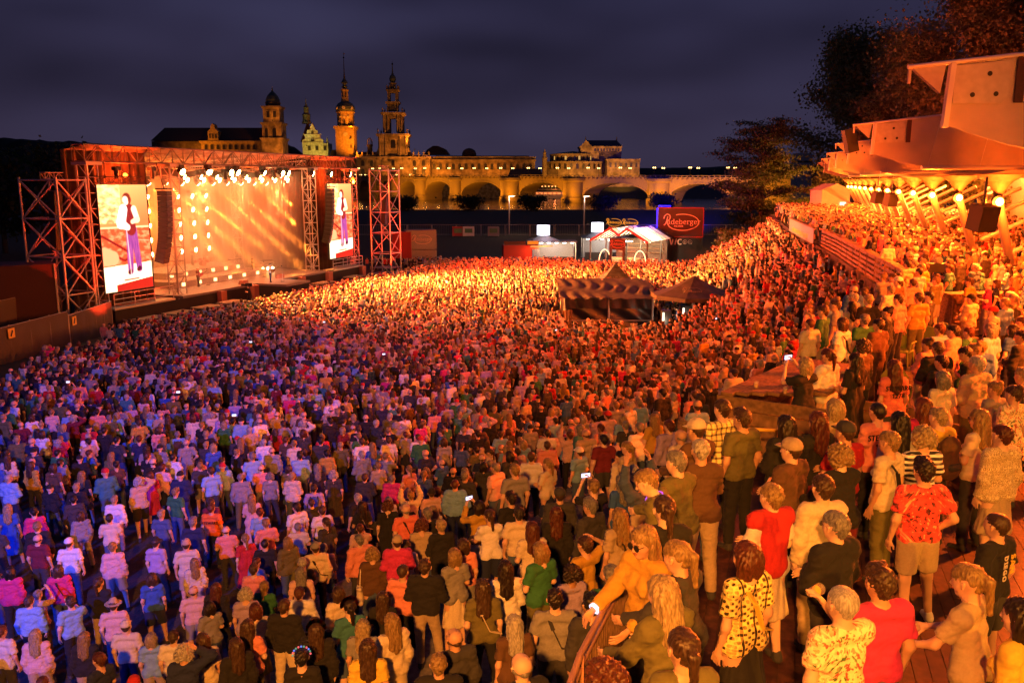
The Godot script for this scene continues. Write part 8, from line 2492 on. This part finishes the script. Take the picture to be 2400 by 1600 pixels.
	[{"kit": 1, "top": "dress", "topc": "red", "low": "skirt", "lowc": "red", "hair": "ponytail", "hairc": "blond", "skin": 2}, Vector3(-6.42, -0.00, -19.31), 0.48, "Blond ponytailed person in red flowered dress", "the red dress"],
	[{"kit": 3, "top": "dress", "topc": "salmon", "low": "skirt", "lowc": "red", "hair": "short", "hairc": "brown", "skin": 2}, Vector3(-5.42, 0.46, -16.69), 0.06, "Short-haired person in salmon dress", "the salmon dress"],
	[{"kit": 0, "top": "tee", "topc": "white", "low": "legs", "lowc": "denim", "hair": "cap", "hairc": "white", "skin": 2}, Vector3(-10.55, -0.00, -19.07), 0.13, "Person in white cap and white T-shirt at the left", "the white cap"],
	[{"kit": 0, "top": "tee", "topc": "maroon", "low": "legs", "lowc": "charcoal", "hair": "bald", "hairc": "brown", "skin": 0}, Vector3(-11.43, -0.00, -19.31), -0.02, "Bald person in maroon shirt at the left", "the maroon shirt"],
	[{"kit": 1, "top": "long", "topc": "magenta", "low": "legs", "lowc": "denim", "hair": "bob", "hairc": "brown", "skin": 1, "strap": "black"}, Vector3(-10.05, -0.00, -17.62), 0.35, "Person in magenta sweater with dark strap at the left", "the magenta sweater"],
	[{"kit": 1, "top": "tee", "topc": "lilac", "low": "legs", "lowc": "charcoal", "hair": "hat", "hairc": "black", "skin": 2}, Vector3(-8.49, -0.00, -19.07), 0.02, "Person in black hat and lilac pink shirt", "the black hat"],
	[{"kit": 0, "top": "tee", "topc": "orange", "low": "legs", "lowc": "navy", "hair": "short", "hairc": "auburn", "skin": 1, "steward": "STEWARD"}, Vector3(-7.92, -0.00, -21.25), -0.03, "Steward in bright orange bib amid the blue-lit crowd", "the orange-bib steward"],
	[{"kit": 1, "top": "long", "topc": "olive", "low": "legs", "lowc": "denim", "hair": "bob", "hairc": "blond", "skin": 1}, Vector3(-5.06, 0.46, -18.07), 0.63, "Blond bob wearer in olive jacket with red patches and jeans", "the olive jacket and jeans"],
	[{"kit": 1, "top": "long", "topc": "magenta", "low": "legs", "lowc": "black", "hair": "bob", "hairc": "black", "skin": 0}, Vector3(-11.06, -0.00, -17.52), 0.19, "Black-haired person in pink hood at the left edge", "the pink hood"],
	[{"kit": 0, "top": "tee", "topc": "sky blue", "low": "legs", "lowc": "navy", "hair": "short", "hairc": "grey", "skin": 0, "pack": 1}, Vector3(-11.55, -0.12, -28.34), 0.29, "Person in sky blue T-shirt carrying a small dark backpack", "the blue T-shirt with pack"],
	[{"kit": 0, "top": "tee", "topc": "lilac", "low": "legs", "lowc": "denim", "hair": "short", "hairc": "dark brown", "skin": 1, "pack": 2}, Vector3(-5.56, -0.00, -22.76), 0.15, "Person in lilac T-shirt carrying a blue backpack", "the blue backpack carrier"],
]


const SINGER := Vector3(-23.7, 0, -82.9)

func face(at: Vector3, wobble := 0.0) -> float:
	return atan2(-(SINGER.x - at.x), -(SINGER.z - at.z)) + wobble

func special(topc: String) -> Material:
	if WEAR.has(topc):
		return wear(topc)
	return cloth("print " + topc, Color(1, 1, 1), topc, {"plaid": 2.2, "stripes": 2.6, "floral": 1.5, "blossom": 1.6, "ornament": 2.6, "speckle": 3.0}[topc])

func back_point(kit: Dictionary, y: float) -> Vector3:
	# a point on the back of the shirt at that height
	var sh: Vector3 = kit.joints.chest
	return sh + kit.joints.turn * Vector3(0, y - 1.28, 0.135)

func cast_extras(o: Dictionary, t: Node3D, short: String) -> void:
	var kit: Dictionary = kits[o.kit]
	var j: Dictionary = kit.joints
	if o.has("strap"):
		var a: Vector3 = j.sh[1].lerp(j.neck, 0.45) + Vector3(0, 0.062, 0)
		var b: Vector3 = j.hips[0] + Vector3(0.08, 0.1, 0)
		var g := Geo.new()
		g.bar(a, back_point(kit, 1.33) + Vector3(-0.03, 0, 0.012), 0.045, 0.012)
		g.bar(back_point(kit, 1.33) + Vector3(-0.03, 0, 0.012), back_point(kit, 1.1) + Vector3(0.07, 0, 0.0), 0.045, 0.012)
		g.bar(back_point(kit, 1.1) + Vector3(0.07, 0, 0.0), b + Vector3(0.06, 0, 0.06), 0.045, 0.012)
		part("shoulder_strap", g, wear(o.strap), t)
	if o.has("shawl"):
		var g := rough_up(nets([[j.sh[0] + Vector3(0, 0.02, 0), j.sh[1] + Vector3(0, 0.02, 0), 0.095, 0.095], [j.chest + Vector3(-0.06, 0.08, 0.07), j.chest + Vector3(0, -0.25, 0.1), 0.1, 0.12, 1.5], [j.chest + Vector3(0.06, 0.08, 0.07), j.chest + Vector3(0, -0.25, 0.1), 0.1, 0.12, 1.5]], 0.022, 0.04), 0.014, Vector3(10, 5, 10), 77)
		part("draped_sweater", g, wear("red"), t)
	if o.has("glasses") or o.has("sun"):
		var g := Geo.new()
		var up := 0.095 if o.get("sun", 0) == 2 else 0.0
		var zz := -0.106 if up == 0.0 else -0.085
		for s in [-1, 1]:
			g.tube(Vector3(s * 0.033, 0.0 + up, zz), Vector3(s * 0.033, 0.0 + up, zz - 0.006), 0.028 if o.has("sun") else 0.024, 12)
			g.tube(Vector3(s * 0.06, 0.006 + up, zz), Vector3(s * 0.088, 0.01 + up, 0.0), 0.004, 4)
		g.tube(Vector3(-0.01, 0.004 + up, zz), Vector3(0.01, 0.004 + up, zz), 0.004, 4)
		var gm := part("sunglasses" if o.has("sun") else "glasses", g, mats.black_metal if o.has("sun") else mat("specs", Color(0.1, 0.09, 0.08), 0.15), t)
		gm.transform = Transform3D(j.turn, j.head)
	if o.has("steward"):
		var l := lettering(t, o.steward, 0.07, mats.black_metal, back_point(kit, 1.3) + Vector3(0, 0, 0.022), 0.0, "Droid Sans", false)
		l.name = "bib_lettering"
	if o.has("city"):
		var l := lettering(t, "SAN", 0.075, mats.yellow_sign, back_point(kit, 1.3) + Vector3(0.06, 0, 0.02), 0.0, "Droid Sans", false)
		l.rotation = Vector3(0, 0, -PI / 2)
		var l2 := lettering(t, "DIEGO", 0.06, mats.boat_white, back_point(kit, 1.28) + Vector3(-0.06, 0, 0.02), 0.0, "Droid Sans", false)
		l2.rotation = Vector3(0, 0, -PI / 2)
	if o.has("crown"):
		var cols := {"red": ["red", "magenta", "coral"], "green": ["red", "green", "yellow"], "light": ["red", "green", "royal blue"]}
		for k in 11:
			var a := PI * k / 10.0
			var p := Vector3(cos(a) * 0.115, 0.05 + sin(a) * 0.115, 0.005)
			var cn: String = cols[o.crown][k % 3]
			var m: Material = wear(cn) if o.crown != "light" else glow("string light " + cn, Color(WEAR[cn]).lightened(0.2), 4.0)
			var f := part("blossom" if o.crown != "light" else "string_lamp", Geo.new().ball(p, Vector3.ONE * (0.03 if o.crown != "light" else 0.014), 5, 7), m, t)
			f.transform = Transform3D(j.turn, j.head)
	if o.has("band"):
		var p: Vector3 = j.el[0].lerp(j.wr[0], 0.9)
		var ax: Vector3 = (j.wr[0] - j.el[0]).normalized()
		part("glow_bracelet", Geo.new().tube(p - ax * 0.012, p + ax * 0.012, 0.05, 12), glow("bracelet " + o.band, Color(0.9, 0.95, 0.3) if o.band == "yellow" else Color(0.95, 0.9, 1.0), 1.6), t)
	if o.has("neck"):
		var ring := []
		for k in 13:
			var a := TAU * k / 12
			ring.append(j.neck + j.turn * Vector3(cos(a) * 0.09, 0.02 + 0.02 * cos(a), sin(a) * 0.09))
		part("neon_necklace", Geo.new().path(ring, 0.008, 5), glow("necklace", Color(0.75, 0.3, 0.9), 1.2), t)
	# things held or worn that could be put down
	if o.has("phone"):
		var h: Vector3 = (j.wr[0] + j.wr[1]) * 0.5 + Vector3(0, 0.1, -0.05)
		if (j.wr[0] as Vector3).distance_to(j.wr[1]) > 0.3:
			h = j.wr[1] + Vector3(0.03, 0.05, -0.1)
		var ph := thing("mobile_phone", "glowing mobile phone held by %s" % short, "phone", t.transform * h, t.rotation.y, "glowing phones")
		part("case", Geo.new().box(Vector3(0, 0, -0.006), Vector3(0.16, 0.08, 0.008)), mats.black_metal, ph)
		part("screen", Geo.new().box(Vector3(0, 0, 0), Vector3(0.15, 0.07, 0.004)), glow("phone screen", Color(0.85, 0.85, 1.0), 2.0), ph)
	if o.has("cup"):
		var h: Vector3 = j.wr[0] + Vector3(-0.03, 0.07, -0.07)
		var c := thing("beer_cup", "beer cup in the raised hand of %s" % short, "cup", t.transform * h, 0.0)
		part("wall", Geo.new().lathe(Vector3.ZERO, [[0.032, -0.07], [0.042, 0.07]], 12), cup_mat(), c)
		part("drink", Geo.new().lathe(Vector3.ZERO, [[0.0, -0.066], [0.031, -0.066], [0.037, 0.02], [0.0, 0.021]], 12), mats.beer, c)
		c.rotation = Vector3(0.9, t.rotation.y, 0)
	if o.has("pack"):
		var c: Vector3 = back_point(kit, 1.2) + Vector3(0, 0, 0.07)
		var bp := thing("backpack", "backpack worn by %s" % short, "backpack", t.transform * c, t.rotation.y, "backpacks worn in the crowd")
		var g := rough_up(nets([[Vector3(-0.06, 0.14, 0), Vector3(0.06, 0.14, 0), 0.08, 0.08], [Vector3(-0.07, -0.15, 0.01), Vector3(0.07, -0.15, 0.01), 0.09, 0.09], [Vector3(0, 0.14, 0), Vector3(0, -0.15, 0.01), 0.12, 0.14, 1.5]], 0.022, 0.05), 0.008, Vector3(9, 9, 9), 41)
		part("bag", g, wear("brown" if o.pack == 1 else "royal blue"), bp)
		part("pocket", nets([[Vector3(-0.05, -0.1, 0.09), Vector3(0.05, -0.1, 0.09), 0.05, 0.05]], 0.018, 0.02), wear("charcoal" if o.pack == 1 else "navy"), bp)
		for s in [-1, 1]:
			part("strap", Geo.new().path([Vector3(s * 0.09, -0.14, -0.07), Vector3(s * 0.11, 0.1, -0.06), Vector3(s * 0.1, 0.235, -0.12), Vector3(s * 0.1, 0.2, -0.24)], 0.02, 5), wear("charcoal"), bp)
	if o.has("tote"):
		var c: Vector3 = j.hips[1] + Vector3(-0.16, 0.05, 0.06)
		var tb := thing("tote_bag", "cream tote bag hanging from a shoulder", "bag", t.transform * c, t.rotation.y)
		part("bag", rough_up(nets([[Vector3(0, 0.1, -0.1), Vector3(0, 0.1, 0.1), 0.04, 0.04], [Vector3(0, -0.15, -0.12), Vector3(0, -0.15, 0.12), 0.06, 0.06], [Vector3(0, 0.08, 0), Vector3(0, -0.15, 0), 0.05, 0.07]], 0.02, 0.05), 0.008, Vector3(9, 9, 9), 43), wear("cream"), tb)
		part("handle", Geo.new().path([Vector3(0, 0.1, -0.08), Vector3(0.03, 0.44, 0.0), Vector3(0, 0.1, 0.08)], 0.012, 5), wear("cream"), tb)

func pick(r: RandomNumberGenerator, a: Array) -> Variant:
	return a[r.randi() % a.size()]

var TOPS := ["white", "white", "cream", "cream", "black", "black", "black", "black", "navy", "navy", "navy", "charcoal", "charcoal", "grey", "grey", "brown", "charcoal", "beige", "pale pink", "red", "maroon", "royal blue", "sky blue", "sky blue", "teal", "lilac", "olive", "salmon", "mustard", "green", "magenta", "denim"]
var LOWS := ["denim", "denim", "navy", "black", "black", "charcoal", "beige", "olive", "grey"]

func outfit(r: RandomNumberGenerator) -> Dictionary:
	var sex := r.randi() % 2
	var kit: int = pick(r, [0, 0, 0, 2, 2, 5, 7, 0, 2, 11]) if sex == 0 else pick(r, [1, 1, 1, 3, 3, 4, 8, 1, 3])
	if (kit == 11 or kit == 4 or kit == 8) and r.randf() < 0.75:
		kit = sex
	var hair: String = pick(r, ["short", "short", "cropped", "quiff", "bald", "cap", "short"]) if sex == 0 else pick(r, ["long", "long", "bob", "ponytail", "bun", "curly", "short", "bob"])
	var hc: String = pick(r, ["dark brown", "brown", "brown", "blond", "blond", "grey", "grey", "black", "fair", "auburn", "white"]) if hair != "cap" else pick(r, ["black", "navy", "white", "beige", "red"])
	if hair == "bald":
		hc = pick(r, ["grey", "brown"])
	var top: String = pick(r, ["tee", "tee", "tee", "long", "long"]) if sex == 0 else pick(r, ["tee", "tee", "tee", "long", "dress"])
	var low: String = pick(r, ["legs", "legs", "legs", "shorts"]) if sex == 0 else pick(r, ["legs", "legs", "legs", "skirt", "shorts"])
	return {"kit": kit, "top": top, "topc": pick(r, TOPS), "low": low, "lowc": pick(r, LOWS), "hair": hair, "hairc": hc, "skin": r.randi() % 3 if r.randf() < 0.96 else 3, "size": r.randf_range(0.93, 1.07) * (0.97 if sex else 1.0)}

func describe(o: Dictionary) -> String:
	var top: String = {"tee": "T-shirt", "long": "jacket", "dress": "dress"}[o.top]
	var hair := ""
	match o.hair:
		"cap":
			hair = "%s cap" % o.hairc
		"hat":
			hair = "%s hat" % o.hairc
		"bald":
			hair = "bald head"
		"long", "bob", "ponytail", "bun":
			hair = "%s %s" % [o.hairc, {"long": "long hair", "bob": "bob", "ponytail": "ponytail", "bun": "bun"}[o.hair]]
		_:
			hair = "%s %s hair" % [{"short": "short", "cropped": "cropped", "quiff": "wavy", "curly": "curly"}[o.hair], o.hairc]
	return "%s %s and %s" % [o.topc, top, hair]

func in_arena(x: float, z: float) -> bool:
	# stage axes
	var p := Basis(Vector3.UP, -STAGE_TURN) * (Vector3(x, 0, z) - STAGE_AT)
	if p.z < 6.9 and p.x > -7.0 and p.x < 48.0:
		return false
	if p.x <= -7.0 and p.z < 12.0:
		return false
	if x < lerpf(-20.5, -31.5, clampf((-z - 30.0) / 30.0, 0.0, 1.0)):
		return z > -30.0
	if z < -113.0 + (4.0 if x > 8.0 else 0.0):
		return false
	if x > 3.7 and x < 12.2 and z < -59.6 and z > -72.5:
		return false
	if Vector2(x - 14.27, z + 65.5).length() < 1.5 or (x > 11.5 and x < 17.4 and z < -60.6 and z > -66.5):
		return false
	if Vector2(x - 3.34000, z + 67.5).length() < 1.9:
		return false
	if Vector2(x - 9.75000, z + 80.0).length() < 2.4:
		return false
	return true

func in_frame(p: Vector3, margin: float) -> bool:
	var q := Basis(Vector3.RIGHT, deg_to_rad(10.62)) * (p - Vector3(0, CAM_H, 0))
	if q.z > -1.0:
		return false
	return absf(q.x / -q.z) < 0.6 * margin and absf(q.y / -q.z) < 0.4 * margin

func build_people() -> void:
	var r := RandomNumberGenerator.new()
	r.seed = 411
	var marks := []
	var spots := {}
	var keep := func(p: Vector3) -> void:
		var k := Vector2i(int(floor(p.x / 0.5)), int(floor(p.z / 0.5)))
		if not spots.has(k):
			spots[k] = []
		spots[k].append(p)
	var free := func(p: Vector3, d: float) -> bool:
		var k := Vector2i(int(floor(p.x / 0.5)), int(floor(p.z / 0.5)))
		for a in range(-1, 2):
			for b in range(-1, 2):
				for q in spots.get(k + Vector2i(a, b), []):
					if Vector2(q.x - p.x, q.z - p.z).length() < d:
						return false
		return true
	for e in CAST:
		var o: Dictionary = e[0]
		o.topm = special(o.topc)
		var at: Vector3 = e[1]
		var t := person(o, e[3], at, e[2], "people in the front of the audience")
		cast_extras(o, t, e[4])
		marks.append([at, e[4]])
		keep.call(at)
	# musicians and crew
	for e in [[Vector3(19.4, FLOOR, 2.1), 0.3, {"kit": 2, "top": "tee", "topc": "white", "low": "legs", "lowc": "navy", "hair": "quiff", "hairc": "dark brown"}, "singer in white shirt and dark trousers with guitar on the stage's tongue"], [Vector3(14.0, FLOOR, -2.0), 0.2, {"kit": 2, "top": "tee", "topc": "maroon", "low": "legs", "lowc": "charcoal", "hair": "cap", "hairc": "white"}, "bass player in dark red shirt at the stage's left"], [Vector3(20.6, FLOOR + 1.2, -8.2), 0.0, {"kit": 2, "top": "tee", "topc": "black", "low": "legs", "lowc": "black", "hair": "bald", "hairc": "grey"}, "drummer behind the drum kit on the riser"], [Vector3(24.0, FLOOR, -3.4), 0.4, {"kit": 2, "top": "tee", "topc": "charcoal", "low": "legs", "lowc": "black", "hair": "short", "hairc": "brown"}, "guitarist in dark clothes behind the singer"], [Vector3(13.6, FLOOR + 1.14, -8.6), 0.0, {"kit": 6, "top": "tee", "topc": "black", "low": "legs", "lowc": "black", "hair": "long", "hairc": "brown"}, "keyboard player on the riser left of the drums"], [Vector3(14.9, G0 + 0.3, 2.9), PI + 0.4, {"kit": 2, "top": "tee", "topc": "black", "low": "legs", "lowc": "black", "hair": "short", "hairc": "black"}, "camera operator in black standing in the pit"], [Vector3(20.4, G0, 6.0), PI, {"kit": 0, "top": "tee", "topc": "white", "low": "legs", "lowc": "navy", "hair": "short", "hairc": "brown"}, "steward in white shirt in the pit below the singer"]]:
		var at: Vector3 = STAGE_AT + Basis(Vector3.UP, STAGE_TURN) * e[0]
		person(e[2], e[3], at, STAGE_TURN + PI + e[1], "band and crew")
	for e in [[Vector3(19.4, FLOOR + 1.1, 2.4), "pale acoustic guitar held by the singer", "timber"], [Vector3(14.0, FLOOR + 1.1, -1.7), "dark bass guitar held by the bass player", "drum_shell"]]:
		var gt := stage_thing("guitar", e[1], "guitar", e[0], 0.0, "guitars on the stage")
		part("body", Geo.new().tube(Vector3(-0.1, 0, 0), Vector3(-0.1, 0, 0.09), 0.2, 16).tube(Vector3(0.14, 0.06, 0), Vector3(0.14, 0.06, 0.09), 0.15, 16), mats[e[2]], gt)
		part("neck", Geo.new().bar(Vector3(0.2, 0.08, 0.06), Vector3(0.85, 0.3, 0.06), 0.05, 0.03), mats.wooden_rail, gt)
	# the crowd on the field and the bank, then on the terrace
	var all := []
	var clump := FastNoiseLite.new()
	clump.seed = 3
	clump.frequency = 0.35
	var z := -9.0
	while z > -114.0:
		var step := 0.62 if z < -42.0 else lerpf(1.0, 0.62, clampf((-z - 18.0) / 22.0, 0, 1))
		var x := -36.0
		while x < edge_x(z) - 0.3:
			var p := Vector3(x + r.randf_range(-0.27, 0.27), 0, z + r.randf_range(-0.27, 0.27))
			x += step
			if edge_dist(p.x, p.z) < 0.3 or not in_arena(p.x, p.z):
				continue
			p.y = ground_y(p.x, p.z)
			if r.randf() < (0.24 if z > -27.0 else 0.06) + 0.34 * maxf(0.0, clump.get_noise_2d(p.x, p.z)) or not in_frame(p + Vector3(0, 1.0, 0), 1.12) or not free.call(p, 0.5 if z > -40.0 else 0.42):
				continue
			keep.call(p)
			all.append(p)
		z -= step
	z = -12.0
	while z > -112.0:
		var x := edge_x(z) + 0.5
		while x < edge_x(z) + 17.0:
			var p := Vector3(x + r.randf_range(-0.25, 0.25), DECK_Y, z + r.randf_range(-0.25, 0.25))
			x += 0.75
			var off := p.x - edge_x(p.z)
			if p.z > -17.0 and off < 3.2:
				continue
			if p.z > -24.5 and p.z < -17.0 and off > 1.2 and off < 3.4:
				continue
			if (p.x > 12.8 and p.x < 16.4 and p.z > -27.2 and p.z < -24.9) or Vector2(p.x - 10.1, p.z + 20.6).length() < 1.0:
				continue
			if r.randf() < 0.12 or not in_frame(p + Vector3(0, 1.0, 0), 1.12) or not free.call(p, 0.45):
				continue
			keep.call(p)
			all.append(p)
		z -= 0.75
	# the nearest in view are individuals, the rest one mass
	var near := []
	for p in all:
		if in_frame(p + Vector3(0, 1.2, 0), 1.0):
			near.append([p.distance_to(Vector3(0, CAM_H, 0)), p])
	near.sort_custom(func(a, b): return a[0] < b[0])
	var single := {}
	var labels := {}
	for k in mini(near.size(), 186):
		var p: Vector3 = near[k][1]
		single[p] = true
		var o := outfit(r)
		if r.randf() < 0.4:
			o.topc = pick(r, ["white", "cream", "cream", "beige", "pale pink", "sky blue", "grey", "salmon"])
		o.topm = wear(o.topc)
		# say where it stands: next to which of the persons one can find
		var best := []
		for m in marks:
			best.append([Vector2(m[0].x - p.x, m[0].z - p.z).length(), m])
		best.sort_custom(func(a, b): return a[0] < b[0])
		var label := ""
		for m in 12:
			var mk: Array = best[m][1]
			var dx: float = p.x / -p.z - mk[0].x / -mk[0].z
			var where := "left of" if dx < -0.02 else "right of" if dx > 0.02 else "behind" if p.z < mk[0].z else "in front of"
			label = "person in %s, %s %s" % [describe(o).replace(" and ", " with "), where, mk[1]]
			if label.split(" ").size() > 16:
				label = label.substr(10)
			label = label[0].to_upper() + label.substr(1)
			if not labels.has(label) and label.split(" ").size() <= 16:
				break
		labels[label] = true
		person(o, label, p, face(p, r.randfn() * 0.25), "people in the front of the audience")
	# glowing phones held up farther back
	var lit := []
	for k in 9:
		lit.append(near[420 + k * 260][1])
	lit.sort_custom(func(a, b): return a.x / -a.z < b.x / -b.z)
	for k in 9:
		var ph := thing("mobile_phone", "tiny phone light held up amid the crowd, %s from the left" % NTH[k], "phone", lit[k] + Vector3(0.1, 1.86, 0.1), face(lit[k]), "phone lights far back in the crowd")
		part("case", Geo.new().box(Vector3(0, 0, -0.006), Vector3(0.16, 0.09, 0.01)), mats.black_metal, ph)
		part("screen", Geo.new().box(Vector3(0, 0, 0.001), Vector3(0.15, 0.08, 0.005)), glow("phone screen", Color(0.85, 0.85, 1.0), 2.0), ph)
	# looks for the mass: one mesh of several surfaces per look, the top takes the copy's colour
	var topm := StandardMaterial3D.new()
	topm.resource_name = "crowd clothing"
	topm.albedo_color = Color.WHITE
	topm.roughness = 0.9
	topm.vertex_color_use_as_albedo = true
	var plain := []
	for k in 3:
		var m: StandardMaterial3D = skins[k].duplicate()
		m.vertex_color_use_as_albedo = false
		plain.append(m)
	var looks := []
	for k in 26:
		var o := outfit(r)
		var kit: Dictionary = kits[o.kit]
		var am := ArrayMesh.new()
		var top: String = o.top if kit.has(o.top) else "tee"
		var low: String = o.low if kit.has(o.low) else "legs"
		var list := [[kit.body, plain[o.skin % 3], Transform3D.IDENTITY], [kit[top], topm, Transform3D.IDENTITY], [hairs[o.hair], wear(o.hairc) if o.hair == "cap" else hair_mats[o.hairc], Transform3D(kit.joints.turn, kit.joints.head)]]
		if top != "dress":
			list.append([kit[low], wear(o.lowc), Transform3D.IDENTITY])
		for s in 2:
			list.append([kit.shoe[s], wear("charcoal"), Transform3D.IDENTITY])
		for e in list:
			var a: Array = (e[0] as ArrayMesh).surface_get_arrays(0)
			if e[2] != Transform3D.IDENTITY:
				var vs: PackedVector3Array = a[Mesh.ARRAY_VERTEX]
				for n in vs.size():
					vs[n] = e[2] * vs[n]
				a[Mesh.ARRAY_VERTEX] = vs
			am.add_surface_from_arrays(Mesh.PRIMITIVE_TRIANGLES, a)
			am.surface_set_material(am.get_surface_count() - 1, e[1])
		looks.append([am, [], []])
	for p in all:
		if single.has(p):
			continue
		var lk: Array = looks[r.randi() % looks.size()]
		lk[1].append(Transform3D(Basis(Vector3.UP, face(p, r.randfn() * 0.3)).scaled(Vector3.ONE * r.randf_range(0.92, 1.07)), p))
		var c: Color = WEAR[pick(r, TOPS)]
		lk[2].append(c)
	var crowd := Node3D.new()
	crowd.name = "crowd"
	add_child(crowd)
	tag(crowd, "dense concert audience filling the field and the terrace", "crowd", "", "stuff")
	for lk in looks:
		var mm := MultiMesh.new()
		mm.transform_format = MultiMesh.TRANSFORM_3D
		mm.use_colors = true
		mm.mesh = lk[0]
		mm.instance_count = lk[1].size()
		for n in lk[1].size():
			mm.set_instance_transform(n, lk[1][n])
			mm.set_instance_color(n, lk[2][n])
		var mi := MultiMeshInstance3D.new()
		mi.name = "crowd_people"
		mi.multimesh = mm
		mi.set_meta("kind", "stuff")
		crowd.add_child(mi, true)
	print("crowd ", all.size(), " single ", single.size())
